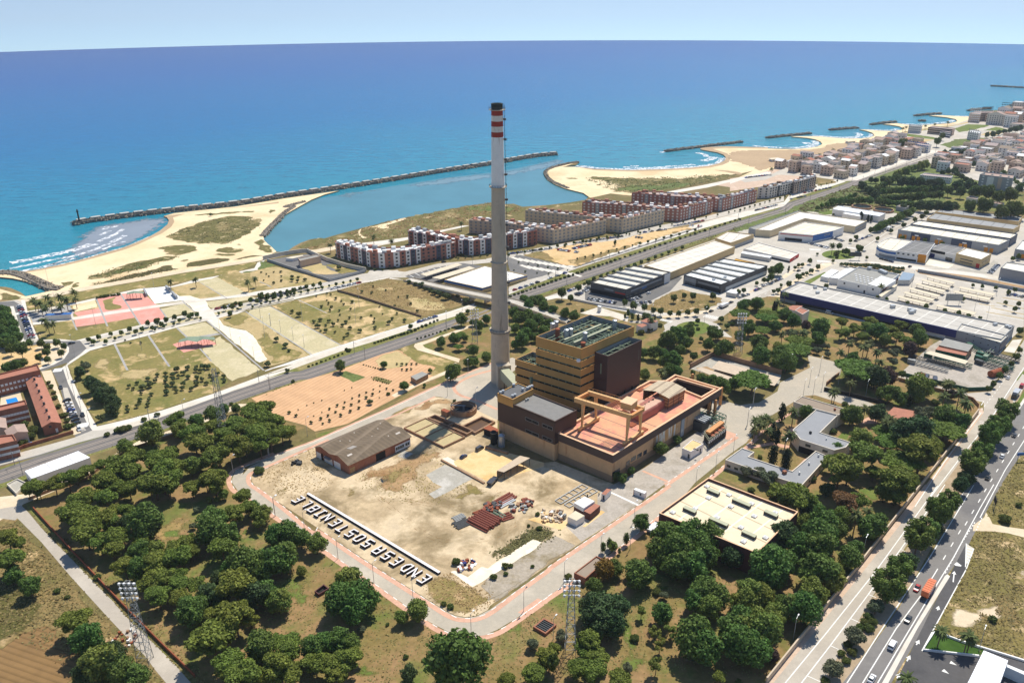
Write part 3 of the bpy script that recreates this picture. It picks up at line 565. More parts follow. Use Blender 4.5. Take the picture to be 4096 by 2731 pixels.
zone('grass','D1',[(870,520),(900,500),(1100,505),(1400,540),(1400,560),(1320,580),(1100,545),(950,530)],'m_wasteland',1)
zone('grass','D1',[(590,655),(760,575),(770,585),(690,640),(640,670)],'m_green')
zone('plaza','D1',[(1540,510),(1600,475),(1790,520),(1740,550)],'m_stoneplaza')
zone('plaza','D1',[(1540,550),(2040,545),(2110,480),(2150,500),(2050,590),(1800,560)],'m_slabgrey')
zone('plaza','D1',[(2190,1210),(2260,1120),(2352,1110),(2352,1190),(2290,1225)],'m_pave')
zone('yard','D1',[(1560,1190),(1700,1110),(2170,1230),(2260,1260),(2150,1420),(2070,1510),(1900,1500),(1350,1395),(1400,1340),(1520,1230)],'m_gravel')
zone2('meadow',[('D4',[(30,1225),(300,1120),(560,1030),(800,945),(1000,880),(1080,900),(1200,990),(1150,1040),(1000,1040),(830,1050),(820,1110),(560,1095),(330,1180),(150,1230),(50,1270)])],'m_reeds',3)
zone('meadow','D4',[(690,1110),(830,1075),(820,1115),(760,1120)],'m_green',1)
zone2('camp_ground',[('D4',[(1060,850),(1180,790),(1340,740),(1560,700),(1700,780),(2000,850),(2352,950),(2352,1110),(1700,1070),(1520,1085),(1300,1110),(1200,1020),(1150,960)])],'m_reeds',2)
zone('camp_ground','D4',[(1700,960),(1980,930),(2352,950),(2352,1110),(2000,1080),(1700,1060)],'m_verge',2)
zone2('town_ground',[('D4',[(320,800),(560,690),(930,610),(1180,520),(1300,480),(1400,460),(1640,430),(1820,390),(1930,350),(2352,262),(2600,240),(2900,300),(2900,950),(2352,930),(2000,850),(1700,770),(1560,690),(1420,715),(1180,790),(1040,845),(920,850),(700,820),(420,800)])],'m_street')
zone('grass','D4',[(1320,480),(1380,465),(1640,500),(1660,520),(1480,500)],'m_green',1)
zone('plaza','D4',[(1280,490),(1480,505),(1640,520),(1540,540),(1300,530)],'m_parkbare',1)
zone('grass','D4',[(1680,560),(1800,515),(2000,500),(2060,510),(1900,560),(1760,590)],'m_reeds',2)
zone('grass','D4',[(1790,430),(1900,395),(2060,400),(2080,410),(1900,450),(1830,460)],'m_green',1)
zone('grass','D4',[(2020,445),(2130,415),(2230,440),(2160,450)],'m_green',1)
zone('plaza','D4',[(2000,480),(2060,455),(2230,450),(2120,490)],'m_parkbare',1)
zone('grass','D4',[(690,835),(850,850),(860,862),(700,890)],'m_wasteland',1)
zone2('road',[('D4',[(1020,845),(1200,770),(1420,690),(1600,630),(1700,610),(1620,600),(1540,630),(1300,705),(1100,785),(940,830)])],'m_pave')
zone('path','D4',[(0,845),(150,800),(320,775),(340,790),(160,820),(0,872)],'m_pave')
zone('path','D4',[(1100,560),(1200,515),(1300,475),(1440,450),(1800,400),(1900,375),(1910,385),(1700,425),(1450,460),(1310,490),(1180,545)],'m_parkbare')
zone('grass','D4',[(1000,550),(1150,520),(1280,480),(1300,485),(1180,530),(1050,570)],'m_scrub',2)
zone2('woodland_floor',[('A2',[(200,1230),(420,1140),(700,1020),(860,870),(1100,770),(1400,670),(1900,520)]),('B2',[(0,380),(240,560),(440,620),(100,760),(-200,900)]),('B3',[(150,190),(600,500),(1250,950),(1430,1070),(1560,1150),(1750,1190),(1960,1170),(2100,1080),(2352,920)]),('C3',[(200,1070),(600,790),(900,590),(1150,400),(1350,300),(2135,660),(2465,220)]),('D2',[(-100,1010),(-40,880),(100,780),(240,560),(520,600),(560,370),(750,300),(1350,420),(1880,380),(2000,470),(1450,1220),(1180,1560)]),('D3',[(800,960),(290,1568)]),('D3',[(0,2400),(-2000,2400)]),('A3',[(1500,1700),(1560,1500),(850,800),(280,200)])],'m_wood')
zone2('woodland_floor',[('C1',[(-30,790),(150,790),(400,880),(640,975),(800,900),(1100,960),(1200,1090),(1380,1060),(1500,1085),(1700,1075),(1940,1100),(1900,920),(2000,820),(2240,770)]),('D1',[(430,780),(640,890),(1080,980),(1600,1110),(1640,1130),(1380,1370),(1300,1420)]),('D2',[(1350,220),(2000,350),(1950,440),(1300,420),(750,300),(880,200),(900,100),(640,30)]),('C1',[(2560,1230),(2500,1330),(2330,1420),(1850,1250),(1640,1340),(1400,1400),(1200,1440),(900,1460),(200,1290),(-100,1260),(-340,1300),(-600,1180),(-300,1000)])],'m_wood')
zone('grass','D1',[(260,870),(330,860),(620,920),(800,960),(820,1000),(640,985),(500,930)],'m_green',2)
zone('grass','C1',[(520,800),(640,790),(860,840),(900,870),(720,905),(560,900),(460,860)],'m_wasteland',1)
zone('plaza','C1',[(720,905),(870,855),(1110,930),(1100,975),(960,930),(800,920)],'m_concrete')
zone2('grass',[('A3',[(1290,300),(1400,250),(1500,210),(1560,130),(1600,150),(1520,330),(1480,400),(1380,420),(1250,450),(1180,400)])],'m_woodsand',3)
zone('grass','A3',[(1300,350),(1450,330),(1480,390),(1370,430),(1310,400)],'m_green',2,2)
zone('grass','A3',[(1880,440),(1950,330),(2010,310),(2000,380),(1940,480),(1900,500)],'m_green',2,2)
zone('grass','B3',[(880,1440),(980,1400),(1160,1450),(1080,1520),(950,1568),(860,1568)],'m_green',3,2)
zone('grass','B3',[(2020,1160),(2100,1090),(2170,1080),(2200,1130),(2160,1190)],'m_green',2,2)
zone('grass','C3',[(1060,960),(1110,940),(1110,1100),(1160,1300),(1240,1400),(1200,1500),(1080,1568),(960,1568),(1000,1400),(1080,1200)],'m_green',3,2)
zone('grass','C3',[(1280,780),(1430,760),(1450,800),(1320,860)],'m_green',2,2)
zone('grass','D2',[(1010,1100),(1180,1080),(1200,1200),(1100,1230),(1040,1150)],'m_green',2,2)
zone('grass','B3',[(270,740),(420,740),(460,870),(330,960),(280,860)],'m_green',3,2)
zone2('field',[('A2',[(-60,1280),(140,1300)]),('A3',[(150,290),(380,550),(620,820),(960,1180),(1220,1460),(1340,1600),(1340,2400),(-1200,2400),(-700,600)])],'m_wasteland',1)
zone('field','A3',[(-80,640),(180,690),(330,880),(280,1060),(150,1180),(0,1290),(-80,1320)],'m_fieldgreen',3,0)
stripes('m_reap',(118,92,56),(138,108,68),(.35,.94,0),2.2,.5,.95,.16,.4,8)
zone('field','A3',[(-100,1330),(0,1275),(120,1190),(240,1130),(330,1105),(450,1150),(480,1210),(600,1290),(660,1370),(670,1430),(620,1500),(540,1568),(300,1700),(-200,1750)],'m_reap',1.2,2)
zone2('verge',[('A2',[(190,1210),(300,1290),(540,1560)]),('A3',[(560,490),(870,810),(1050,1000),(1440,1390),(1620,1600),(1560,1600),(1430,1470),(1050,1080),(850,880),(560,560),(250,210)])],'m_verge')
zone2('path',[('A2',[(-60,1180),(200,1150),(420,1080),(740,940),(880,860),(1100,730),(1300,660),(1560,580),(1900,430),(1990,430),(1560,610),(1380,680),(1160,760),(950,810),(860,880),(760,960),(430,1130),(190,1230),(100,1300),(-60,1400)])],'m_pavewarm')
zone2('path',[('A2',[(-40,1275),(80,1255),(170,1240),(230,1300),(330,1420),(470,1568)]),('A3',[(480,480),(760,770),(900,910),(1050,1080),(1220,1240),(1400,1420),(1540,1580),(1340,1580),(1240,1460),(1160,1350),(1060,1250),(880,1060),(560,710),(330,440),(140,250)]),('A2',[(120,1360),(-40,1340)])],'m_service')
zone2('field',[('B2',[(10,385),(340,270),(700,165),(900,90),(1060,30),(1180,0),(1600,110),(1560,180),(1340,290),(1000,470),(780,590),(520,650),(440,600),(250,550)])],'m_plough')
zone2('grass',[('B1',[(1180,1190),(1260,1160),(1420,1225),(1640,1290),(1600,1370),(1480,1420),(1440,1400),(1480,1340),(1300,1290)])],'m_parkgreen',1)
zone('field','B1',[(990,1290),(1060,1240),(1160,1205),(1290,1260),(1290,1300),(1200,1340),(1100,1350),(1030,1330)],'m_parkbare',1)
zone('field','B1',[(700,1390),(770,1365),(920,1415),(830,1455)],'m_reeds',.5)
zone('field','B1',[(970,1430),(1010,1408),(1135,1448),(1110,1475)],'m_scrub',.3)
zone('path','B1',[(1130,1560),(1350,1455),(1560,1370),(1640,1300),(1660,1310),(1570,1392),(1350,1480),(1160,1580)],'m_pavewarm')
zone2('path',[('B1',[(1320,1150),(1420,1120),(1600,1060),(1860,960),(1880,975),(1640,1065),(1460,1130),(1380,1160),(1400,1180),(1540,1230),(1680,1270),(1670,1300),(1520,1250),(1340,1200),(1310,1170)])],'m_pavewarm')
zone2('verge',[('B2',[(520,660),(800,600),(1050,470),(1340,310),(1560,200),(1560,260),(1100,450),(700,650),(530,700)])],'m_wood')
YIN=[('B2',[(1980,160),(1780,210),(1660,275),(1640,310),(1690,360),(1900,440),(1980,480)])]
zone2('road',[('B2',[(-60,1000),(0,930),(130,870),(500,740),(1100,480),(1500,290),(1930,110),(2100,60),(2200,100),(2000,250),(2000,560),(1560,380),(1480,370),(1160,520),(640,720),(140,940),(20,980),(0,1060),(100,1120),(500,1450)]),('B3',[(560,345),(1000,640),(1560,990),(1640,1030),(1720,1045),(1810,1035),(1920,980),(2352,670)]),('C3',[(700,475),(1400,0)]),('C2',[(1400,1075),(1960,690),(1880,650),(1700,540),(1640,420),(1850,400),(2000,440),(2150,420),(2300,330),(2320,260),(2560,140)]),('D2',[(620,40),(900,110),(880,200),(760,290),(900,330),(1240,470),(1200,480),(900,430),(680,360),(560,370),(500,420),(270,560),(130,740),(0,830),(-280,1060)]),('C3',[(1400,260),(1150,400),(880,580),(600,780),(240,1030),(60,1140),(0,1165)]),('B3',[(1900,1185),(1740,1195),(1600,1165),(1430,1075),(1250,950),(800,640),(600,500),(150,190)]),('A2',[(2320,1410),(2060,1230),(1900,1120),(1850,1050),(1880,970),(1960,930)])],'m_plantroad')
zone2('road',[('B2',[(1640,310),(1690,360),(1980,470),(1980,560),(1740,450),(1560,385),(1400,330),(1700,200)])],'m_plantroad')
zone2('yard',[('B2',[(20,985),(140,945),(640,725),(1160,525),(1480,375),(1560,385),(1640,400),(1980,560),(1980,880),(2352,900)]),('C2',[(520,890),(970,1065),(1080,1110),(1180,1240),(720,1545)]),('C3',[(690,470),(300,740),(0,950)]),('B3',[(1900,985),(1810,1030),(1720,1040),(1640,1025),(1560,985),(1000,635),(560,340),(60,10)]),('B2',[(20,1060),(0,1020)])],'m_yard')
for pts in([(930,440),(1080,360),(1150,350),(1100,420),(950,470)],):pass
zone('yard','B2',[(1100,520),(1300,430),(1450,385),(1470,395),(1330,460),(1280,505),(1160,535)],'m_yardgrass',1.5)
zone('yard','B2',[(1280,470),(1400,410),(1560,390),(1640,420),(1480,440),(1330,500)],'m_yardbrown',2)
zone('yard','B2',[(640,1060),(820,1060),(900,1110),(880,1150),(800,1175),(760,1140),(720,1100)],'m_yardgrass',3,2)
zone('yard','B2',[(1020,1000),(1160,930),(1300,910),(1290,990),(1200,1060),(1080,1080),(1020,1050)],'m_yardgrass',4,2)
zone('yard','B2',[(860,1000),(1100,900),(1300,800),(1480,790),(1560,860),(1400,930),(1300,1100),(1120,1160),(1060,1140),(1040,1050),(900,1030)],'m_yardbrown',4,2)
zone('yard','B2',[(1100,960),(1230,920),(1290,930),(1260,1010),(1150,1060),(1070,1060),(1050,1010)],'m_yardgrass',3,2)
zone('yard','B2',[(1420,1190),(1540,1200),(1720,1080),(1800,1040),(1960,1120),(1880,1160),(1600,1200)],'m_yardgrass',3)
zone('yard','B3',[(1580,260),(1700,180),(1960,60),(2140,70),(1990,100),(1800,180),(1640,240)],'m_yardgrass',3)
zone('yard','B3',[(1370,760),(1600,690),(1800,800),(1890,860),(1960,900),(1880,975),(1740,1030),(1640,1010),(1500,920)],'m_yardgrass',2)
zone('yard','B3',[(900,170),(980,160),(960,190)],'m_yardgrass',3,2)
zone('yard','B3',[(1240,140),(1300,130),(1310,170),(1250,185)],'m_yardbrown',3,2)
zone('yard','B3',[(1380,350),(1470,330),(1480,390),(1400,410)],'m_yardbrown',4,2)
zone('yard','B2',[(150,1120),(270,1100),(330,1180),(220,1190)],'m_yardgrass',3,2)
zone('gravel','B3',[(1820,790),(2000,680),(2352,430),(2352,640),(2150,800),(1960,930),(1880,860)],'m_gravelweed',1.5)
zone2('gravel',[('C3',[(0,690),(400,430),(560,370),(690,465),(300,730),(0,920)])],'m_gravelweed',1)
zone2('gravel',[('C2',[(960,1090),(1240,940),(1700,620),(1700,560),(1880,660),(1960,690),(1400,1070),(1180,1235),(720,1540),(560,1430),(860,1270),(860,1150)])],'m_gravel')
zone('path','C2',[(600,1400),(730,1530),(690,1560),(490,1470),(440,1400)],'m_yard')
zone('path','C2',[(1210,968),(1230,962),(1450,1055),(1430,1065)],'m_brick')
zone('path','C2',[(960,1140),(975,1135),(1195,1236),(1180,1244)],'m_paint')
zone2('scrub_patch',[('C3',[(20,520),(160,420),(330,340),(500,350),(480,400),(300,460),(150,540),(0,610),(-40,580)])],'m_scrubdark',2)
zone('slab','B3',[(1605,680),(1640,670),(1740,720),(1850,640),(1900,650),(2260,420),(2330,440),(2290,490),(1920,720),(1780,800)],'m_stoneplaza',.25)
zone('slab','B2',[(1410,1000),(1560,915),(1800,1020),(1480,1185),(1430,1150),(1540,1090),(1470,1060)],'m_slabgrey',.3)
zone('slab','B2',[(1530,870),(1580,855),(1690,910),(1640,935)],'m_stoneplaza',.2)
zone('slab','B2',[(1630,890),(1880,770),(2352,900),(2352,930),(1920,1060),(1640,920)],'m_slab')
zone('slab','C2',[(300,1355),(360,1335),(650,1375),(570,1440),(440,1400)],'m_slab',.3)
zone('yard','C2',[(740,1410),(890,1280),(920,1295),(760,1415)],'m_slab')
zone('slab','B2',[(1180,850),(1230,800),(1310,830),(1240,865)],'m_slabgrey',.6)
def edge_walk(parts,w,off,name='pavement',mat='m_brick'):
 ln=[]
 for k,pts in parts:ln+=[tuple(P(*S(k,*p))[:2])for p in pts]
 ln=smooth(ln,5);sheet(name,band(ln,w,off),mat);return ln
INNER=edge_walk([('B2',[(640,722),(140,940),(30,985),(5,1020),(20,1070),(100,1125),(300,1275),(500,1440)]),('B3',[(560,345),(800,510),(1000,640),(1300,830),(1480,945),(1580,1008),(1660,1042),(1740,1050),(1820,1040),(1930,985),(2150,820),(2352,675)]),('C3',[(480,630),(700,480),(1050,240),(1400,0)]),('C2',[(1400,1072),(1600,935),(1800,800),(1965,688)])],2.0,-1.0)
OUTER=edge_walk([('A2',[(2200,830),(1980,920),(1880,970),(1850,1040),(1880,1110),(1960,1160)]),('B3',[(150,190),(400,360),(600,500),(800,640),(1020,790),(1250,955),(1430,1078),(1560,1152),(1660,1185),(1750,1196),(1850,1190),(1980,1150),(2100,1075),(2352,900)]),('C3',[(250,1030),(440,890),(600,785),(760,680),(900,580),(1150,395)]),('C2',[(1340,1330),(1640,1105),(1890,905)]),('D2',[(120,770),(200,700)])],2.1,-1.05)
N1=edge_walk([('B2',[(-60,930),(130,862),(500,730),(800,600),(1100,470),(1500,285),(1930,105)])],1.6,0,mat='m_brick')
N2=edge_walk([('B2',[(1480,372),(1160,522),(900,620)])],1.4,0)
N3=edge_walk([('B2',[(1980,150),(1780,205),(1655,270),(1632,305),(1680,360),(1830,410),(1980,475)])],2.0,0)
N4=edge_walk([('D2',[(200,700),(300,620),(460,520),(500,490),(530,500)])],1.5,0)
zone('pavement','C2',[(1880,640),(1975,672),(1965,690),(1900,720),(1860,690)],'m_brick')
zone('path','D2',[(410,700),(490,620),(520,625),(440,720)],'m_brick');zone('path','D2',[(110,780),(330,735),(480,765),(470,790),(330,760),(150,790)],'m_brick')
zone('path','D2',[(490,960),(610,850),(630,858),(510,970)],'m_brick');zone('path','D2',[(1040,560),(1160,520),(1180,590),(1060,590)],'m_brick')
zone('lawn','D2',[(860,700),(900,655),(960,670),(930,715)],'m_green')
zone('grass','D2',[(200,850),(320,790),(380,770),(620,850),(500,960),(330,900)],'m_wood',.3)
zone('yard','C1',[(1600,1350),(1790,1250),(1860,1270),(2330,1400),(2310,1480),(2180,1490),(1990,1460)],'m_slabgrey')
zone('yard','C1',[(1650,1345),(1740,1330),(1950,1440),(1950,1480)],'m_yardbrown',.5)
zone('yard','C1',[(1860,1262),(1900,1250),(2320,1375),(2330,1400)],'m_yardbrown',.5)
zone2('roadside',[('D3',[(295,1568),(1450,120),(1560,-20)]),('D2',[(1990,480),(1960,420),(2040,370),(2120,300),(2400,-200),(2900,-800),(3800,-700),(3800,2600)]),('D3',[(2352,2400),(-200,2400)])],'m_roadside')
zone2('pavement',[('D3',[(295,1568),(600,1190),(1000,690),(1450,120),(1560,-20),(1610,-20),(1430,215),(1110,620),(700,1130),(400,1500),(345,1568)]),],'m_walk')
zone2('pavement',[('D2',[(1470,1210),(1700,900),(1990,500),(1990,470),(2020,460),(2030,500),(1730,910),(1500,1215)])],'m_walk')
zone2('road',[('D3',[(345,1568),(0,2000),(-700,2900),(200,2900),(740,1568),(1150,860),(1390,500),(1640,130),(1760,-20),(1610,-20),(1430,215),(1110,620),(700,1130),(400,1500)])],'m_service')
zone2('road',[('D2',[(1500,1215),(1730,910),(2030,500),(2030,420),(1960,400),(1800,355),(1580,300),(1340,215),(1370,205),(1600,270),(1900,345),(2090,330),(2352,-80),(2700,-500),(2800,-430),(2460,50),(2352,190),(2230,370),(2080,560),(1850,880),(1650,1150)])],'m_service')
zone2('verge',[('D3',[(740,1568),(200,2900),(420,2900),(920,1568),(1180,1180),(1330,990),(1640,440),(1900,90),(1960,-20),(1770,-20),(1640,150),(1400,510),(1150,870)])],'m_earth')
zone2('verge',[('D2',[(1650,1150),(1850,880),(2080,560),(2230,370),(2352,190),(2420,190),(2352,300),(2230,580),(2060,850),(1850,1150)])],'m_earth')
zone2('pavement',[('D2',[(2150,660),(2352,380),(2352,430),(2240,600),(2180,700)])],'m_pave')
zone('lawn','D2',[(2280,440),(2352,330),(2420,250),(2420,300),(2352,380),(2300,460)],'m_green');zone('lawn','D2',[(2290,240),(2352,160),(2400,180),(2352,260)],'m_green')
zone2('parking',[('D2',[(2240,330),(2340,190),(2400,230),(2270,430)])],'m_street')
zone2('highway',[('D3',[(900,1568),(0,2900),(900,2900),(1290,1568),(1500,1210),(1740,700),(1880,520),(1980,320),(2150,20),(2180,-20),(1960,-20),(1850,140),(1600,540),(1350,970),(1160,1240)])],'m_highway')
zone2('highway',[('D2',[(1850,1165),(2070,840),(2250,570),(2352,420),(2620,30),(2780,150),(2500,600),(2352,800),(2200,1030),(2110,1160),(1990,1400),(1740,1250)])],'m_highway')
zone2('road',[('D3',[(1260,1568),(900,2900),(1500,2900),(1320,1568)]),('D3',[(1320,1568),(1700,800),(1760,700),(1890,450),(1950,490),(1890,650),(1660,1080),(1540,1310),(1990,1355),(2060,1300),(2352,1390),(2700,1500),(2700,2500),(1400,2500)])],'m_asphaltdark')
zone('kerb_strip','D3',[(1215,1568),(900,2200),(990,2200),(1265,1568),(1500,1130),(1760,715),(1740,698),(1720,710),(1400,1240)],'m_pave')
zone('verge','D3',[(1880,640),(1890,455),(1952,492)],'m_concrete')
zone('lawn','D3',[(1632,1165),(1850,1240),(2050,1300),(1990,1352),(1545,1305)],'m_lawn')
zone('path','D2',[(1950,1400),(2060,1300),(2100,1390),(2352,1430),(2600,1500),(2600,1560),(2352,1490),(2090,1440),(1960,1450)],'m_pavewarm',.8)
zone('path','D3',[(1690,1060),(1760,1000),(2000,960),(2130,860),(2260,740),(2352,640),(2352,720),(2240,800),(2140,920),(2220,1000),(2100,1060),(1980,1120),(1800,1150),(1650,1150)],'m_pavewarm',2.5)
zone('roadside','D3',[(1960,1040),(2100,1010),(2180,1080),(2100,1130),(2000,1110)],'m_wasteland',2,2)
zone('roadside','D3',[(2120,900),(2352,800),(2352,1200),(2250,1200),(2180,1020)],'m_wasteland',3)
zone('roadside','D3',[(2060,240),(2140,30),(2160,0),(2352,0),(2352,320),(2240,310)],'m_roadside',1)
plain('m_chimney',(198,184,162),.9,.10,5,stain=((120,106,88),.35,.56,.74))
plain('m_chimneyup',(190,178,158),.9,.10,5,stain=((132,120,102),.3,.56,.76))
plain('m_chimneywhite',(238,238,234),.8,.08,5,stain=((168,164,152),.3,.58,.78))
plain('m_chimneyred',(160,58,44),.8,.14,4);plain('m_bandwhite',(222,216,206),.8,.1,4,stain=((170,150,134),.4,.55,.7))
plain('m_soot',(46,52,48),.9,.3,2)
plain('m_ochre',(196,150,84),.6,.06,6,stain=((180,136,74),.3,.5,.8))
plain('m_brown',(74,56,50),.55,.06,6);plain('m_brownband',(82,66,60),.6,.06,6)
plain('m_tanwall',(206,168,124),.85,.10,3,stain=((170,112,66),.45,.56,.74))
plain('m_grime',(150,126,100),.9,.12,3)
plain('m_deckpink',(222,162,124),.85,.07,6,stain=((208,136,118),.12,.5,.62))
plain('m_deckedge',(232,190,150),.85,.06,4)
plain('m_bitumen',(132,130,126),.9,.10,3);plain('m_bitumendark',(104,104,104),.9,.1,3)
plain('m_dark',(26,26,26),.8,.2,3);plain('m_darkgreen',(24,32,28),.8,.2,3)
plain('m_steelgreen',(126,142,118),.6,.15,2);plain('m_steelpale',(176,176,146),.6,.1,2)
plain('m_steel',(150,152,150),.5,.12,1,metal=.2);plain('m_steeldark',(70,72,72),.6,.12,1)
plain('m_galv',(176,180,182),.4,.1,2,metal=.4);plain('m_rust',(150,84,56),.85,.2,1);plain('m_redsteel',(142,82,66),.8,.2,1.2)
plain('m_innersheet',(146,148,144),.7,.08,4)
plain('m_crane',(220,176,118),.6,.08,3);plain('m_cranedeep',(206,146,88),.6,.08,3)
plain('m_turbine',(170,104,88),.6,.08,3);plain('m_turbinetop',(206,166,140),.6,.08,3)
plain('m_greenpaint',(22,84,62),.5,.1,2);plain('m_plaster',(226,214,194),.85,.07,3);plain('m_plasterwhite',(236,232,226),.8,.05,3)
plain('m_brickwall',(160,108,84),.9,.12,.8,stain=((132,74,54),.3,.5,.72));plain('m_glass',(44,54,60),.15,.1,2,spec=.6);plain('m_glasslight',(150,164,172),.2,.08,2,spec=.5)
stripes('m_asbestos',(122,106,86),(112,98,80),(.5,.86,0),2.2,.5,.9,.16,.2,4,(134,118,98),(.86,-.5,0),9)
plain('m_pitwall',(160,128,100),.9,.14,2,stain=((130,84,56),.4,.5,.7))
plain('m_sheetpale',(196,176,150),.6,.1,2);plain('m_whitebale',(232,226,222),.6,.06,.8);plain('m_baleside_shade',(60,50,48),.8,.15,.8)  # bale sides: dark colour paints in the shade on the upright faces
def onwall(A,B,sx,sy):
 u=(sx-CX)/FP;v=(CY-sy)/FP
 d=Vector([FW[i]+u*RT[i]+v*UP[i]for i in range(3)])
 ab=Vector((B[0]-A[0],B[1]-A[1]));n=Vector((-ab.y,ab.x))
 t=(n.x*A[0]+n.y*A[1])/(n.x*d.x+n.y*d.y)
 p=d*t;ab.normalize()
 return(p.x-A[0])*ab.x+(p.y-A[1])*ab.y,H+p.z
def zpx(xy,sy):
 lo,hi=-5,400
 for _ in range(50):
  m=(lo+hi)/2
  if proj((xy[0],xy[1],m))[1]>sy:lo=m
  else:hi=m
 return lo
def panel(mb,A,B,u0,u1,z0,z1,d=.1,m=0,depth=None):
 a=Vector((A[0],A[1]));e=(Vector((B[0],B[1]))-a).normalized();n=Vector((e.y,-e.x))
 p=[a+e*u0-n*.05,a+e*u1-n*.05,a+e*u1+n*d,a+e*u0+n*d]
 mb.prism([tuple(q)for q in p],z0,z1,m,bottom=True)
_win={}
def window(parent,A,B,u,z,w,h,mat='m_glass',d=.08,name='window',frame=None):
 key=(round(w,2),round(h,2),mat,name,frame)
 if key not in _win:
  mb=MB()
  if frame:
   for x0,x1,y0,y1 in((-w/2-.12,w/2+.12,-.12,0),(-w/2-.12,w/2+.12,h,h+.12),(-w/2-.12,-w/2,0,h),(w/2,w/2+.12,0,h),(-.05,.05,0,h)):
    mb.prism([(x0,-d-.05),(x1,-d-.05),(x1,.02),(x0,.02)],y0,y1,1,bottom=True)
  mb.prism([(-w/2,-d),(w/2,-d),(w/2,.02),(-w/2,.02)],0,h,0,bottom=True)
  o=mb.build(name,[mat,frame]if frame else mat);_win[key]=o.data;COL.objects.unlink(o);bpy.data.objects.remove(o)
 o=bpy.data.objects.new(name,_win[key]);COL.objects.link(o)
 a=Vector((A[0],A[1]));e=(Vector((B[0],B[1]))-a).normalized();p=a+e*u
 o.parent=parent;o.location=(p.x-parent.location.x,p.y-parent.location.y,z-parent.location.z);o.rotation_euler=(0,0,math.atan2(e.y,e.x))
 return o
def holed(mb,outer,hole,z,m=0):
 from mathutils.geometry import delaunay_2d_cdt
 outer,hole=ccw(outer),ccw(hole);pts=[Vector(p)for p in outer]+[Vector(p)for p in hole]
 v,e,f,_,_,ff=delaunay_2d_cdt(pts,[],[list(range(len(outer))),list(range(len(outer),len(pts)))],1,1e-4)
 for t,o in zip(f,ff):
  if 1 in o:continue
  q=[v[i]for i in t]
  if area(q)<0:q=q[::-1]
  mb.face([(p[0],p[1],z)for p in q],m)
def ringwall(mb,poly,t,z0,z1,m=0,mi=None):
 poly=ccw(poly);q=inset(poly,t);k=len(poly);mi=m if mi is None else mi
 for i in range(k):
  a,b,c,d=poly[i],poly[(i+1)%k],q[(i+1)%k],q[i]
  mb.quad((*a,z0),(*b,z0),(*b,z1),(*a,z1),m);mb.quad((*a,z1),(*b,z1),(*c,z1),(*d,z1),m);mb.quad((*c,z0),(*d,z0),(*d,z1),(*c,z1),mi)
  mb.quad((*d,z0),(*c,z0),(*b,z0),(*a,z0),m)
 return q
cb=G('B1',2006,1452);cb=(cb.x,cb.y)
def chz(y):return zpx(cb,y)
def chr_(sx0,sx1,y):
 z=chz(y);a=math.dist((cb[0],cb[1],z),(0,0,H));return(sx1-sx0)/2/FP*a
r0=chr_(1965,2042,1530);r1=chr_(1967,2038,1315);r2=chr_(1968.5,2031,1045);r3=chr_(1968,2024,746);r4=chr_(1968.5,2015.5,420)
ztop=chz(414)
chim=thing('chimney','very tall tapering concrete chimney with red and white bands at its sooty top','chimney',(cb[0],cb[1],0))
def rad(z):
 zs=[0,chz(1315),chz(1045),chz(746),ztop];rs=[r0,r1,r2,r3,r4]
 for i in range(4):
  if z<=zs[i+1]:return rs[i]+(rs[i+1]-rs[i])*(z-zs[i])/(zs[i+1]-zs[i])
 return r4
def drum(name,z0,z1,mat,lip=0.0,cap=False,n=40):
 mb=MB();k=max(2,int((z1-z0)/6));pr=[(rad(z0+(z1-z0)*i/k)+lip,z0+(z1-z0)*i/k)for i in range(k+1)]
 mb.lathe((*cb,0),pr,n,0,cap);o=mb.build(name,mat,chim);
 o.data.polygons.foreach_set('use_smooth',[True]*len(o.data.polygons));return o
zr1,zr2,zr3=chz(1315),chz(1045),chz(746)
drum('shaft',-1,zr1,'m_chimney');drum('shaft',zr1,zr2,'m_chimney',-.12);drum('shaft',zr2,zr3,'m_chimneyup',-.2)
drum('painted_shaft',zr3,chz(547),'m_chimneywhite',-.22)
for a,b,m in((547,527,'m_chimneyred'),(527,504.6,'m_bandwhite'),(504.6,484,'m_chimneyred'),(484,461.6,'m_bandwhite'),(461.6,440,'m_chimneyred')):
 drum('painted_band',chz(a),chz(b),m,-.2)
mb=MB();mb.lathe((*cb,0),[(r4-.15,chz(440)),(r4-.1,ztop),(r4-.9,ztop),(r4-1.0,ztop-8)],40,0,True);mb.build('soot_cap','m_soot',chim)
def gallery(z,w,rail=True):
 mb=MB();r=rad(z);mb.lathe((*cb,0),[(r-.3,z-.25),(r+w,z-.25),(r+w,z),(r-.3,z)],40,0,False)
 o=mb.build('gallery','m_chimney',chim)
 if rail:
  mb=MB()
  for i in range(20):
   a=2*PI*i/20;b=2*PI*(i+1)/20;A=(cb[0]+(r+w)*math.cos(a),cb[1]+(r+w)*math.sin(a));B=(cb[0]+(r+w)*math.cos(b),cb[1]+(r+w)*math.sin(b))
   mb.bar((*A,z),(*A,z+1.1),.05);mb.bar((*A,z+1.1),(*B,z+1.1),.05);mb.bar((*A,z+.55),(*B,z+.55),.04)
  rl=mb.build('railing','m_steeldark',chim);rl.parent=o;rl.location=(0,0,0)
gallery(zr1,1.1);gallery(zr1-1.2,.7,False);gallery(zr2,.5,False);gallery(zr3,.9);gallery(chz(438),1.0)
mb=MB();ang=-.25
for s in(-.35,.35):
 pts=[(cb[0]+(rad(z)+.55)*math.cos(ang)-s*math.sin(ang),cb[1]+(rad(z)+.55)*math.sin(ang)+s*math.cos(ang),z)for z in np.linspace(20,ztop,24)]
 for p,q in zip(pts,pts[1:]):mb.bar(p,q,.06,4)
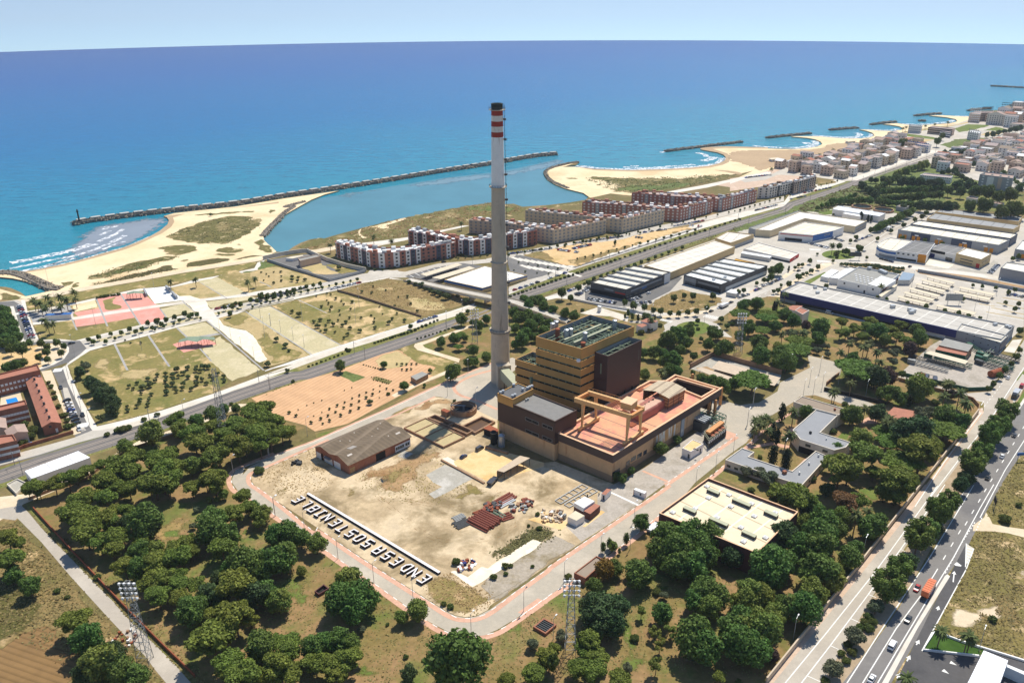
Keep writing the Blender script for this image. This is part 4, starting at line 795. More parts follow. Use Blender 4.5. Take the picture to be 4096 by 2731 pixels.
for z in np.arange(20,ztop,2.4):
 r=rad(z)
 for a0 in range(6):
  t0,t1=ang-PI/2+PI*a0/6,ang-PI/2+PI*(a0+1)/6;c=(cb[0]+(r+.55)*math.cos(ang),cb[1]+(r+.55)*math.sin(ang))
  mb.bar((c[0]+.45*math.cos(t0),c[1]+.45*math.sin(t0),z),(c[0]+.45*math.cos(t1),c[1]+.45*math.sin(t1),z),.05,4)
for y in(480,560,640,700,800,900,990,1130,1210):
 z=chz(y);mb.box((cb[0]+(rad(z)+.7)*math.cos(ang),cb[1]+(rad(z)+.7)*math.sin(ang),z),1.3,1.3,.9,ang)
mb.build('ladder','m_steeldark',chim)
L0,L1,L2=G('C2',65,690),G('C2',515,890),G('C2',970,1065)
ZT=zpx(L2,S('C2',0,842)[1]);ZB=zpx(L2,S('C2',0,905)[1]);ZD=ZT-1.1
def T(x,y,z=None):return G('C2',x,y,ZT if z is None else z)
dF,dL,dR,dB=T(985,842),T(535,660),T(1855,305),T(1480,195)
deck=[dL,dF,dR,dB,T(1405,243),T(1275,243),T(1190,290),T(640,590)]
deck=[(p.x,p.y)for p in deck]
hall=thing('turbine_hall','low wide power station hall with brown parapet band and pink roof deck','building',(dF.x,dF.y,0))
w1,w2=T(1705,397),T(1440,310)
mb=MB();body=inset([deck[0],deck[1],(w1.x,w1.y),(w2.x,w2.y),deck[5],deck[6],deck[7]],.6)
mb.prism(body,0,ZB+.3,0,top=False);mb.build('lower_wall','m_tanwall',hall)
mb=MB();b2=inset([deck[0],deck[1],(w1.x,w1.y),(w2.x,w2.y),deck[5],deck[6],deck[7]],.55);mb.prism(b2,0,3.4,0,top=False);mb.build('plinth','m_grime',hall)
hole=[T(*p)for p in((1440,262),(1500,226),(1788,308),(1690,366))];hole=[(p.x,p.y)for p in hole]
mb=MB();ringwall(mb,deck,.7,ZB,ZT,0,1);mb.build('parapet',['m_brownband','m_deckedge'],hall)
mb=MB();ringwall(mb,inset(deck,-.12),.95,ZT,ZT+.12);mb.build('coping','m_deckedge',hall)
mb=MB();holed(mb,inset(deck,.6),hole,ZD);mb.build('roof_deck','m_deckpink',hall)
mb=MB();holed(mb,inset(deck,.6),hole,ZD-1.2);mb.build('soffit','m_brown',hall)
hc=ccw(hole);mb=MB()
for i in range(4):
 a,b=hc[i],hc[(i+1)%4];mb.quad((*b,ZB-.3),(*a,ZB-.3),(*a,ZD),(*b,ZD))
 if i in(1,2):mb.quad((*b,1.5),(*a,1.5),(*a,ZB-.3),(*b,ZB-.3))
mb.build('shaft_wall','m_brown',hall)
mb=MB();ho=inset(hc,-1.0);ringwall(mb,ho,.9,ZD,ZD+1.0);mb.build('shaft_kerb','m_deckedge',hall)
for p in((1745,532),(1792,545),(1840,440),(1610,330)):
 q=G('C2',*p);mb=MB();mb.box((q.x,q.y,0),1.1,1.1,ZB+.2,.5);mb.build('column','m_cranedeep',hall)
axF=(Vector(deck[1])-Vector(deck[0])).normalized();axR=(Vector((dR.x,dR.y))-Vector(deck[1])).normalized()
for k in range(1,5):
 a=Vector(deck[1])+axR*(9*k)-axF*1.5;b=a-axF*42
 mb=MB();mb.tess(band([tuple(a),tuple(b)],.35),ZD+.02+.004*k);mb.build('deck_joint','m_bitumendark',hall)
for p in((1225,640),(1135,600),(1200,318)):
 q=G('C2',*p,ZD);mb=MB();mb.box((q.x,q.y,ZD),4,3,.5,math.atan2(axR.y,axR.x));mb.build('hatch','m_rust',hall)
wa,wb=body[1],body[2]
mbs=[(975,990,1040,962),(1085,915,1120,890),(1125,880,1170,855),(1175,855,1215,830),(1225,835,1255,800)]
bb=ccw(body);iF=min(range(len(bb)),key=lambda i:math.dist(bb[i],(dF.x,dF.y)));A_,B_=bb[iF],bb[(iF+1)%len(bb)]
for x0,y0,x1,y1 in mbs:
 u0,z0=onwall(A_,B_,*S('C2',x0,y0));u1,z1=onwall(A_,B_,*S('C2',x1,y1))
 window(hall,A_,B_,(u0+u1)/2,(z0+z1)/2-1.1,abs(u1-u0)*.92,2.2,'m_glass')
for x0,x1,y in((1330,1500,690),):
 u0,_=onwall(A_,B_,*S('C2',x0,735));u1,_=onwall(A_,B_,*S('C2',x1,640))
 mb=MB();panel(mb,A_,B_,u0,u1,3.6,ZB-.6,.06)
 plain('m_mural',(206,160,104),.85,.1,2,stain=((226,222,206),.55,.5,.56));mb.build('mural','m_mural',hall)
u0,_=onwall(A_,B_,*S('C2',1525,600));mb=MB();panel(mb,A_,B_,u0,u0+2.6,.5,ZB,.5);mb.build('downpipe_panel','m_glasslight',hall)
ZA=zpx(L1,S('C2',0,578)[1]);ZAB=zpx(L1,S('C2',0,757)[1])
e=(Vector((L1.x,L1.y))-Vector((L0.x,L0.y))).normalized();back=Vector((-e.y,e.x))
fr=G('C2',520,578,ZA);rr=G('C2',695,487,ZA);dep=Vector((rr.x-fr.x,rr.y-fr.y))
le=Vector((fr.x,fr.y))-e*((Vector((L1.x,L1.y))-Vector((L0.x,L0.y))).length)
ann=[tuple(le),(fr.x,fr.y),tuple(Vector((fr.x,fr.y))+dep),tuple(le+dep)]
annex=thing('control_building','dark brown boxy control block with grey flat roof joined to the turbine hall','building',(le.x,le.y,0))
mb=MB();mb.prism(ann,ZAB,ZA,0,top=False);ringwall(mb,ann,.5,ZA-.6,ZA+.5,0,0);mb.build('upper_wall','m_brown',annex)
mb=MB();mb.prism(inset(ann,.35),0,ZAB+.1,0,top=False);mb.build('lower_wall','m_tanwall',annex)
mb=MB();mb.tess(ccw(inset(ann,.4)),ZA-.1);mb.build('roof','m_bitumen',annex)
ca=ccw(ann);i0=min(range(4),key=lambda i:math.dist(ca[i],tuple(le)));A_,B_=ca[i0],ca[(i0+1)%4]
for x0,y0,x1,y1 in((285,545,390,592),(420,597,500,632),(285,642,390,686),(420,692,496,728)):
 u0,z0=onwall(A_,B_,*S('C2',x0,y0));u1,z1=onwall(A_,B_,*S('C2',x1,y1));zz=zpx(L1,0)if 0 else(z0+z1)/2
 o=window(annex,A_,B_,(u0+u1)/2,zz-.7,abs(u1-u0),1.5,'m_dark',.1,'window_strip','m_steel')
pz=zpx(L0,S('C2',0,352)[1]);pa=G('C2',60,352,pz);pb=G('C2',182,402,pz);pc=G('C2',345,317,pz);off=Vector((pc.x-pb.x,pc.y-pb.y))
a0=Vector(le);b0=a0+e*(Vector((pb.x-pa.x,pb.y-pa.y)).length)
pen=[tuple(a0),tuple(b0),tuple(b0+off),tuple(a0+off)]
mb=MB();pp=inset(pen,-.06);mb.prism(pp,ZA-1.2,pz,0,top=False);ringwall(mb,pp,.4,pz-.3,pz+.5);ph=mb.build('penthouse','m_ochre',annex)
mb=MB();mb.tess(ccw(inset(pen,.2)),pz+.05);o=mb.build('penthouse_roof','m_bitumendark',annex)
cp=ccw(pen)
for p in((262,325),(300,315),(318,307),(335,300),(180,378),(200,370),(85,350),(105,340),(190,290)):
 q=G('C2',*p,pz+.1);mb=MB();mb.lathe((q.x,q.y,0),[(.5,pz+.05),(.5,pz+.8),(.85,pz+.9),(.7,pz+1.5)],12);mb.build('roof_fan','m_galv',annex)
for p in((305,398),(290,405)):
 q=G('C2',*p,ZA);mb=MB();mb.lathe((q.x,q.y,0),[(.5,ZA-.1),(.5,ZA+1.0)],10);mb.build('roof_fan','m_galv',annex)
bg_=G('C2',1200,290,ZD);ZBR=zpx(bg_,S('C1',0,1118)[1])
def C1z(x,y,z):return G('C1',x,y,z)
brn=[C1z(838,1215,ZBR),C1z(943,1250,ZBR),C1z(1217,1118,ZBR),C1z(1112,1093,ZBR)]
q=C1z(838,1215,ZBR);ZR=zpx(q,S('C1',0,1147)[1])
tall=[C1z(367,1090,ZR),C1z(733,1192,ZR),C1z(1155,1010,ZR),C1z(800,915,ZR)]
t0,t1=tall[0],tall[1]
ZL=zpx(t0,S('C1',0,1322)[1]);la,lb_=C1z(205,1270,ZL),C1z(367,1322,ZL);lq=C1z(345,1208,ZL)
ext=Vector((t1.x-t0.x,t1.y-t0.y)).normalized();wl=Vector((lb_.x-la.x,lb_.y-la.y)).length
tl=Vector((t0.x,t0.y));lowA=tl-ext*wl;dd=Vector((lq.x-la.x,lq.y-la.y));lowq=lowA+dd
tall=[(p.x,p.y)for p in tall];low=[tuple(lowA),tall[0],tuple(tl+dd),tuple(lowq)]
brn=[(p.x,p.y)for p in brn]
boiler=thing('boiler_house','tall ochre boiler house in stacked bands with its roof of green girders open','building',(tall[1][0],tall[1][1],0))
def Fz(y):return zpx(tall[1],S('F',0,y)[1])
zl1=Fz(478);per=(Fz(495)-Fz(768))/4;bh=per*.74
mb=MB();ringwall(mb,tall,.35,zl1,ZR,0,1);mb.build('top_band',['m_ochre','m_innersheet'],boiler)
zt_=Fz(495);k=0;z=zt_
while z-bh>ZD-8:
 full=z<=ZL+.8
 if full:
  poly=[low[0],tall[1],tall[2],tall[3],low[2],low[3]]
  if k and not done:z=ZL
  done=True
 else:poly=tall;done=False
 mb=MB();ringwall(mb,poly,.35,z-bh,z,0,1);mb.build('wall_band',['m_ochre','m_innersheet'],boiler)
 k+=1;z-=per
for k in range(2):
 mb=MB();zz=z-k*per;mb.prism([low[0],tall[1],tall[2],tall[3],low[2],low[3]],max(0,zz-bh),zz,0);mb.build('wall_band','m_ochre',boiler)
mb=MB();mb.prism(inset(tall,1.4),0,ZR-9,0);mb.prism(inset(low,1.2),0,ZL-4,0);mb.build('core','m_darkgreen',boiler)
mb=MB()
def frame_line(a,b,zs,n):
 a,b=Vector(a),Vector(b)
 for i in range(n+1):
  p=a+(b-a)*(i/n);mb.bar((p.x,p.y,0),(p.x,p.y,zs[0]),.28)
tin=inset(tall,.75);lin_=inset(low,.75)
for i in range(4):frame_line(tin[i],tin[(i+1)%4],[ZR-1.0],6)
for i in(0,2,3):frame_line(lin_[i],lin_[(i+1)%4],[ZL-1.0],3)
zz=zt_
while zz>ZD:
 for i in range(4):mb.bar((*tin[i],zz+.5),(*tin[(i+1)%4],zz+.5),.14);mb.bar((*tin[i],zz-bh-.3),(*tin[(i+1)%4],zz-bh-.3),.14)
 zz-=per
mb.build('steel_frame','m_steelgreen',boiler)
def grid_beams(poly,z,nu,nv,mat,r,name,diag=True,seed=1):
 rr_=random.Random(seed);a,b,c,d=[Vector(p)for p in poly]
 def at(u,v):return a*(1-u)*(1-v)+b*u*(1-v)+c*u*v+d*(1-u)*v
 mb=MB()
 for i in range(1,nu):
  p,q=at(i/nu,0),at(i/nu,1);zz=z-rr_.choice([0,.4,1.2,2.0]);mb.bar((p.x,p.y,zz),(q.x,q.y,zz),r)
 for j in range(1,nv):
  p,q=at(0,j/nv),at(1,j/nv);zz=z-rr_.choice([.2,.7,1.5,2.4]);mb.bar((p.x,p.y,zz),(q.x,q.y,zz),r*.9)
 if diag:
  for _ in range(nu*2):
   i,j=rr_.randrange(nu),rr_.randrange(nv);p,q=at(i/nu,j/nv),at((i+1)/nu,(j+1)/nv);mb.bar((p.x,p.y,z-rr_.random()*3-.4),(q.x,q.y,z-rr_.random()*3),r*.7)
  for _ in range(nu*2):
   u,v=rr_.random(),rr_.random();p=at(u,v);mb.box((p.x,p.y,z-9),rr_.uniform(1,4),rr_.uniform(1,3),rr_.uniform(2,6),rr_.random())
 return mb.build(name,mat,boiler)
tb=inset(tall,.4);tb=tb if area(tall)>0 else tb
grid_beams(tb,ZR-2.0,11,14,'m_steelgreen',.27,'girder_lattice',seed=3)
for u in(.40,.62):
 a,b,c,d=[Vector(p)for p in tb]
 i0=min(range(4),key=lambda i:math.dist(tb[i],tall[0]));a,b,c,d=[Vector(tb[(i0+j)%4])for j in range(4)]
 p=a*(1-u)+b*u;q=d*(1-u)+c*u;p,q=p+(q-p)*.18,p+(q-p)*.88
 mb=MB();mb.prism(band([tuple(p),tuple(q)],1.1),ZR-2.0,ZR-1.3,0,bottom=True);mb.build('crane_beam','m_steelpale',boiler)
for x,y,h,m in((500,1035,4.8,'m_galv'),(530,1018,4.8,'m_galv'),(605,1062,2.2,'m_galv'),(611,1090,5.0,'m_galv'),(645,1082,5.0,'m_galv'),(760,1108,4.6,'m_galv'),(997,1008,4.6,'m_galv'),(540,1075,4.4,'m_rust'),(745,1155,2.4,'m_rust')):
 q=G('C1',x,y,ZR-1.6);mb=MB();mb.lathe((q.x,q.y,0),[(1.15,ZR-8),(1.15,ZR-3.2+h),(1.25,ZR-3.2+h),(1.25,ZR-2.9+h),(.4,ZR-2.6+h)],18);mb.build('vent_stack',m,boiler)
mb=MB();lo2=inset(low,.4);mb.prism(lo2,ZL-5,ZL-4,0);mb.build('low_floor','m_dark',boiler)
grid_beams(inset(low,.4),ZL-1.6,4,5,'m_steelgreen',.25,'girder_lattice',seed=5)
mb=MB();mb.prism(brn,0,ZBR-3.5,0,top=False);ringwall(mb,brn,.35,ZBR-3.5,ZBR,0,1);mb.build('brown_tower',['m_brown','m_innersheet'],boiler)
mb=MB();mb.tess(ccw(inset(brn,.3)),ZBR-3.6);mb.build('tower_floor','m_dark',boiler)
grid_beams(inset(brn,.4),ZBR-1.4,4,6,'m_steelgreen',.22,'girder_lattice',seed=8)
mb=MB();i1=ccw(brn);
for x,y in((1075,355),(1130,318),(990,415),(1020,375)):
 q=G('C2',x,y,ZD)
j0=min(range(4),key=lambda i:math.dist(i1[i],brn[1]));A_,B_=i1[j0],i1[(j0+1)%4]
for x,y in((990,400),(1020,380),(1075,350),(1135,312)):
 u,z=onwall(A_,B_,*S('C2',x,y));window(boiler,A_,B_,u,max(ZD,z-1.6),1.2,2.6,'m_dark',.08,'door')
q=G('C1',708,1283,zl1);mb=MB();mb.lathe((q.x,q.y,0),[(.2,zl1-1),(.9,zl1-.6),(1.1,zl1),(.8,zl1+.6),(.1,zl1+.8)],14)
mb.build('dish','m_white',boiler)
duct=thing('flue_duct','grey concrete and steel flue linking the chimney foot to the boiler house','flue',(cb[0],cb[1],0))
dx=Vector((la.x,la.y))-Vector(cb);dz=zpx((cb[0]+5,cb[1]-2),S('C1',0,1290)[1])
p0=Vector(cb)+dx.normalized()*(r0*.6);p1=Vector(cb)+dx.normalized()*(r0+3.2);p2=Vector(lowA)+dd*.25
mb=MB();mb.prism(band([tuple(p0),tuple(p1)],7.5),0,dz,0);mb.build('concrete_bay','m_chimney',duct)
mb=MB();mb.prism(band([tuple(p1),tuple(p2)],5.0),dz-7,dz-1.5,0,bottom=True);mb.build('duct','m_steelpale',duct)
for t in(.25,.6,.95):
 for s in(-2.2,2.2):
  mb=MB();p=p1+(p2-p1)*t;n=Vector((-dx.y,dx.x)).normalized()*s;mb.bar((p.x+n.x,p.y+n.y,0),(p.x+n.x,p.y+n.y,dz-7),.2);mb.build('support','m_steeldark',duct)
zc=ZD;sl0,sl1=G('C2',722,645,zc),G('C2',858,568,zc);sr0,sr1=G('C2',1078,762,zc),G('C2',1200,690,zc)
crane=thing('gantry_crane','ochre travelling gantry crane standing on the pink turbine deck','crane',(sl0.x,sl0.y,zc))
zbm=zpx(sl0,S('C2',0,440)[1]);bt=2.1
def V2(p):return Vector((p.x,p.y))
ux=(V2(sr0)-V2(sl0)).normalized();uy=(V2(sl1)-V2(sl0)).normalized();span=(V2(sr0)-V2(sl0)).length;dpt=(V2(sl1)-V2(sl0)).length
A=V2(sl0)
def cp(a,b):return A+ux*a+uy*b
for b in(dpt*.12,dpt*.88):
 mb=MB();mb.prism(band([tuple(cp(-4.5,b)),tuple(cp(span+1.5,b))],1.3),zbm,zbm+bt,0,bottom=True);mb.build('main_beam','m_crane',crane)
for a in(-4.0,span+1.2):
 mb=MB();mb.prism(band([tuple(cp(a,dpt*.12)),tuple(cp(a,dpt*.88))],1.3),zbm+.2,zbm+bt-.3,0,bottom=True);mb.build('end_beam','m_cranedeep',crane)
for a in(0,span):
 for b in(.14,.86):
  mb=MB();t=cp(a,dpt*b);f=cp(a,dpt*(.08 if b<.5 else .92))
  mb.bar((f.x,f.y,zc+1.2),(t.x,t.y,zbm),.45,4,r2=.95);mb.build('leg','m_crane',crane)
 mb=MB();mb.prism(band([tuple(cp(a,-1.2)),tuple(cp(a,dpt+1.2))],1.1),zc+.8,zc+2.0,0,bottom=True);mb.build('sill_beam','m_crane',crane)
 for b in(-.6,dpt*.2,dpt*.8,dpt+.6):
  mb=MB();p=cp(a,b);mb.box((p.x,p.y,zc+.05),1.0,1.0,.8,math.atan2(uy.y,uy.x));mb.build('bogie','m_cranedeep',crane)
tr=cp(span-3.5,dpt*.55);mb=MB();mb.box((tr.x,tr.y,zbm+bt),5.2,6.2,3.2,math.atan2(ux.y,ux.x));tro=mb.build('trolley_house','m_crane',crane)
mb=MB();mb.box((tr.x,tr.y,zbm+bt+3.2),5.8,6.8,.25,math.atan2(ux.y,ux.x));mb.build('trolley_roof','m_deckedge',crane)
mb=MB();pq=cp(span-3.5-2.62,dpt*.5);mb.box((pq.x,pq.y,zbm+bt+1.2),.1,1.2,1.2,math.atan2(ux.y,ux.x));mb.build('window','m_dark',crane)
mb=MB()
for b in(dpt*.12-.8,dpt*.88+.8):
 for i in range(14):
  p=cp(-4.5+(span+6)*i/13,b);mb.bar((p.x,p.y,zbm+bt),(p.x,p.y,zbm+bt+1.1),.05)
 p,q=cp(-4.5,b),cp(span+1.5,b);mb.bar((p.x,p.y,zbm+bt+1.1),(q.x,q.y,zbm+bt+1.1),.06)
mb.build('railing','m_cranedeep',crane)
mb=MB()
for i in range(6):
 p=cp(span-7-i*.9,dpt*.2);q=cp(span-7-i*.9,dpt*.8);mb.bar((p.x,p.y,zbm+bt+.15),(q.x,q.y,zbm+bt+.15),.2)
mb.build('trolley_frame','m_rust',crane)
sh=[G('F',1357,718,ZD+8),G('F',1557,786,ZD+8),G('F',1686,714,ZD+8),G('F',1475,646,ZD+8)]
zs=zpx(G('F',1557,878,ZD),S('F',0,786)[1]);sh=[G('F',x,y,zs)for x,y in((1357,722),(1557,786),(1686,714),(1480,652))]
shed=thing('turbine_shed','corrugated shed with shallow pitched roof over one end of the turbine','shed',(sh[0].x,sh[0].y,ZD))
a,b,c,d=[Vector((p.x,p.y))for p in sh];rf=(a+b)/2;rb=(c+d)/2;zg=zs+1.6
stripes('m_shedwall',(190,150,104),(150,104,66),(0,0,1),1.6,.5,.8,.14,.2,3)
stripes('m_shedroof',(206,190,162),(186,168,140),tuple((c-b).normalized())+(0,),1.5,.5,.8,.12,.2,4,(140,120,100),tuple((b-a).normalized())+(0,),5.0)
mb=MB();mb.quad((*b,ZD+.6),(*c,ZD+.6),(*c,zs),(*b,zs));mb.face([(*c,ZD+.6),(*d,ZD+.6),(*d,zs),(*rb,zg),(*c,zs)]);mb.quad((*d,ZD+.6),(*a,ZD+.6),(*a,zs),(*d,zs))
m1=a+(b-a)*.3;mb.quad((*(a+(b-a)*.62),ZD+.6),(*b,ZD+.6),(*b,zs),(*(a+(b-a)*.62),zs+1.2))
mb.build('wall','m_shedwall',shed)
mb=MB();ov=(a-d).normalized()*.6;sx_=(a-b).normalized()*.6
for z_ in(0,):
 mb.quad((*(a+ov+sx_),zs),(*(rf+ov),zg),(*(rb-ov),zg),(*(d-ov+sx_),zs));mb.quad((*(rf+ov),zg),(*(b+ov-sx_),zs),(*(c-ov-sx_),zs),(*(rb-ov),zg))
mb.build('roof','m_shedroof',shed)
mb=MB()
for t in(0,.33,.66,1):
 for p,q in((a,d),(b,c)):
  r_=p+(q-p)*t;mb.bar((r_.x,r_.y,ZD),(r_.x,r_.y,zs),.15)
mb.build('post','m_steeldark',shed)
tur=thing('turbine','rounded maroon steam turbine casing lying on the pink deck','turbine',tuple(G('F',1320,1000,ZD)))
ta,tb_=G('F',1290,968,ZD),G('F',1510,842,ZD);tax=Vector((tb_.x-ta.x,tb_.y-ta.y));tn=Vector((-tax.y,tax.x)).normalized();tl_=tax.length;tax.normalize()
def casing(u0,u1,w,h,name,n=10,off=0.0):
 mb=MB();prof=[]
 for i in range(n+1):
  t=PI*i/n;prof.append((math.copysign(abs(math.cos(t))**.5,math.cos(t))*w/2,h*(.55+.45*math.sin(t)**.7)))
 prof=[(w/2,0)]+prof+[(-w/2,0)]
 P0=Vector((ta.x,ta.y))+tn*off
 R0=[(*(P0+tax*u0+tn*x),ZD+z)for x,z in prof];R1=[(*(P0+tax*u1+tn*x),ZD+z)for x,z in prof]
 for i in range(len(prof)-1):mb.quad(R0[i],R0[i+1],R1[i+1],R1[i],1 if 4<=i<=n-3 else 0)
 mb.face(R0[::-1]);mb.face(R1);return mb.build(name,['m_turbine','m_turbinetop'],tur)
casing(0,tl_*.62,6.6,5.0,'generator_casing');casing(tl_*.62,tl_*1.0,5.4,4.8,'turbine_casing');casing(tl_*.05,tl_*.75,5.0,2.6,'side_casing',10,6.4)
for s in(0,1):
 p,q=G('F',1310+s*25,850-s*2+8,ZD+4.5),G('F',1440+s*25,768-s*2+8,ZD+4.5);mb=MB();mb.bar(p,q,.75,10);mb.bar(p,(p.x,p.y,ZD),.8,8);mb.build('steam_pipe','m_turbine',tur)
mb=MB()
for i in range(5):
 p=Vector((ta.x,ta.y))+tax*(2+i*3.4)+tn*1.4;mb.lathe((p.x,p.y,0),[(.5,ZD+4.6),(.5,ZD+5.15)],8)
mb.build('lifting_lug','m_dark',tur)
wb_=[G('C2',*p,3.2)for p in((1537,788),(1608,815),(1705,752),(1618,715))]
def solid(name,label,cat,k,top,z,wall,roof,group=None,par=.25,z0=0.0,parts=None,inset_roof=.3):
 pts=[G(k,*p,z)for p in top];pts=[(p.x,p.y)for p in pts]
 t=thing(name,label,cat,(pts[0][0],pts[0][1],z0),0,group)
 mb=MB();mb.prism(pts,z0,z-.2,0,top=False)
 if par:ringwall(mb,pts,inset_roof,z-.25,z+par)
 mb.build('wall',wall,t);mb=MB();mb.tess(ccw(inset(pts,inset_roof if par else-.15)),z);
 if not par:mb.tess(ccw(inset(pts,-.15))[::-1],z-.12)
 mb.build('roof',roof,t)
 return t,ccw(pts)
t,q=solid('switch_house','white flat roofed switch house beside the turbine hall wall','building','C2',[(1537,786),(1607,815),(1706,752),(1620,716)],4.0,'m_plasterwhite','m_slab')
for i in(0,1,2,3):
 A_,B_=q[i],q[(i+1)%4]
 window(t,A_,B_,(Vector(B_)-Vector(A_)).length*.8,0.3,1.0,2.2,'m_steeldark',.06,'door')
for p in((1635,790),(1660,800)):
 w_=G('C2',*p,4.1);mb=MB();mb.box((w_.x,w_.y,4.02),1.0,.7,.3,.5);mb.build('hatch','m_dark',t)
cool=thing('transformer','big black transformer with rows of bushings beside the plant road','transformer',tuple(G('C2',1750,790)))
ca_,cb_,cc_=G('C2',1752,795),G('C2',1890,690),G('C2',1700,720)
ua=(V2(cb_)-V2(ca_));ub=(V2(cc_)-V2(ca_));an=math.atan2(ua.y,ua.x)
def cq(a,b):return V2(ca_)+ua*a+ub*b
mb=MB();mb.prism([tuple(cq(.05,.1)),tuple(cq(1,.1)),tuple(cq(1,.95)),tuple(cq(.05,.95))],0,3.6,0);mb.build('tank','m_dark',cool)
mb=MB()
for i in range(11):
 p=cq(i/10.5,.02);mb.prism(band([tuple(p-Vector((0,.0))),tuple(p+ub.normalized()*1.6)],.5),.3,3.2,0)
mb.build('cooling_fin','m_steeldark',cool)
mb=MB()
for i in range(11):
 p=cq(i/10.5,.04);mb.lathe((p.x,p.y,0),[(.22,3.2),(.3,3.6),(.15,4.2)],8)
mb.build('bushing','m_white',cool)
mb=MB()
for a,b in(((0,.1),(1,.1)),((1,.1),(1,.9)),((0,.9),(1,.9)),((0,.1),(0,.9))):
 p,q2=cq(*a),cq(*b)
 for z in(4.2,5.4):mb.bar((p.x,p.y,z),(q2.x,q2.y,z),.09)
 for i in range(6):
  r_=p+(q2-p)*(i/5);mb.bar((r_.x,r_.y,3.6),(r_.x,r_.y,5.4),.08)
mb.build('railing','m_steelpale',cool)
mb=MB();mb.prism(band([tuple(cq(.1,.62)),tuple(cq(.95,.62))],2.4),4.6,5.8,0,bottom=True);mb.build('cooler','m_cranedeep',cool)
for a in(.3,.5,.7,.88):
 p=cq(a,.32);mb=MB();mb.lathe((p.x,p.y,0),[(1.2,3.6),(1.2,4.2),(.2,4.3)],12);mb.build('fan','m_rust',cool)
bank=thing('pipe_cooler','dark cooler bank topped with three silver pipes beside the hall','cooler',tuple(G('C2',1640,640)))
pa_,pb_,pc_=G('C2',1585,620),G('C2',1690,662),G('C2',1750,618)
mb=MB();mb.prism([(pa_.x,pa_.y),(pb_.x,pb_.y),(pc_.x,pc_.y),(pa_.x+pc_.x-pb_.x,pa_.y+pc_.y-pb_.y)],0,5.0,0);mb.build('housing','m_steeldark',bank)
va,vb=V2(pb_)-V2(pa_),V2(pc_)-V2(pb_)
for i in range(4):
 p=V2(pa_)+vb*(.15+.24*i)+va*.15;q2=p+va*1.0;mb=MB();mb.bar((p.x,p.y,5.9),(q2.x,q2.y,5.9),.6,10);mb.build('pipe','m_galv',bank)
rack=thing('pipe_rack','dark green steel pipe rack beside the hall columns','pipe rack',tuple(G('C2',1750,600)))
ra,rb_,rc=G('C2',1680,560),G('C2',1830,625),G('C2',1855,605);mb=MB()
for i in range(7):
 for s in(V2(ra),V2(ra)+(V2(rc)-V2(rb_))*2.2):
  p=s+(V2(rb_)-V2(ra))*(i/6);mb.bar((p.x,p.y,0),(p.x,p.y,4.2),.16)
for s in(V2(ra),V2(ra)+(V2(rc)-V2(rb_))*2.2):
 q2=s+(V2(rb_)-V2(ra))
 for z in(2.4,4.2):mb.bar((s.x,s.y,z),(q2.x,q2.y,z),.2)
for i in range(7):
 p=V2(ra)+(V2(rb_)-V2(ra))*(i/6);q2=p+(V2(rc)-V2(rb_))*2.2;mb.bar((p.x,p.y,4.2),(q2.x,q2.y,4.2),.16)
mb.build('frame','m_greenpaint',rack)
mb=MB()
for j in range(3):
 s=V2(ra)+(V2(rc)-V2(rb_))*(.5+.6*j);q2=s+(V2(rb_)-V2(ra));mb.bar((s.x,s.y,2.9),(q2.x,q2.y,2.9),.3,8)
mb.build('pipe','m_steelgreen',rack)
ze=hz(S('B2',772,1002),S('B2',0,925)[1]);zrg,zv=ze+2.6,ze+1.2
def BB(x,y,z):p=G('B2',x,y,z);return Vector((p.x,p.y))
E0,E1=BB(515,778,ze),BB(785,922,ze);F0,F1=BB(1018,558,ze+.2),BB(1286,692,ze)
R1a=BB(582,779,zrg);R1b=BB(1086,562,zrg);R2a=BB(700,845,zrg);R2b=BB(1222,620,zrg)
axis=(F1-E1);end=(E0-E1)
def shp(u,v,z):p=E1+axis*u+end*v;return(p.x,p.y,z)
PR=[(0,ze),(.27,zrg),(.52,zv),(.78,zrg),(1,ze)]
bsh=thing('brick_shed','long brick shed under two brown corrugated ridges in the dirt yard','shed',shp(0,0,0))
mb=MB()
for s,o in((.008,1),(.992,-1)):
 f=[shp(s,.008,0)]+[shp(s,min(.992,max(.008,v)),z-.1)for v,z in PR]+[shp(s,.992,0)]
 mb.face(f if o<0 else f[::-1])
mb.quad(shp(.008,.008,0),shp(.992,.008,0),shp(.992,.008,ze),shp(.008,.008,ze));mb.quad(shp(.992,.992,0),shp(.008,.992,0),shp(.008,.992,ze),shp(.992,.992,ze))
mb.build('wall','m_brickwall',bsh)
mb=MB()
for(v0,z0),(v1,z1)in zip(PR,PR[1:]):
 v0-=.02 if v0==0 else 0;v1+=.02 if v1==1 else 0
 mb.quad(shp(-.01,v0,z0+.05),shp(1.01,v0,z0+.05),shp(1.01,v1,z1+.05),shp(-.01,v1,z1+.05))
mb.build('roof','m_asbestos',bsh)
def patch(u0,u1,v0,v1,mat,name='roof_patch'):
 def rz(v):
  for(a_,z0),(b_,z1)in zip(PR,PR[1:]):
   if v<=b_:return z0+(z1-z0)*(v-a_)/(b_-a_)
 mb=MB();mb.quad(shp(u0,v0,rz(v0)+.12),shp(u1,v0,rz(v0)+.12),shp(u1,v1,rz(v1)+.12),shp(u0,v1,rz(v1)+.12));mb.build(name,mat,bsh)
plain('m_patch',(206,196,182),.8,.08);plain('m_patchgrey',(160,152,142),.8,.08)
patch(.09,.16,.02,.2,'m_patch');patch(.86,.93,.03,.2,'m_patch');patch(.2,.3,.29,.42,'m_patchgrey');patch(.0,.03,.02,.1,'m_patch')
for u,v in((.35,.6),(.5,.75),(.62,.45),(.8,.6),(.75,.2),(.9,.7),(.25,.7),(.45,.12)):patch(u,u+.012,v,v+.025,'m_patch')
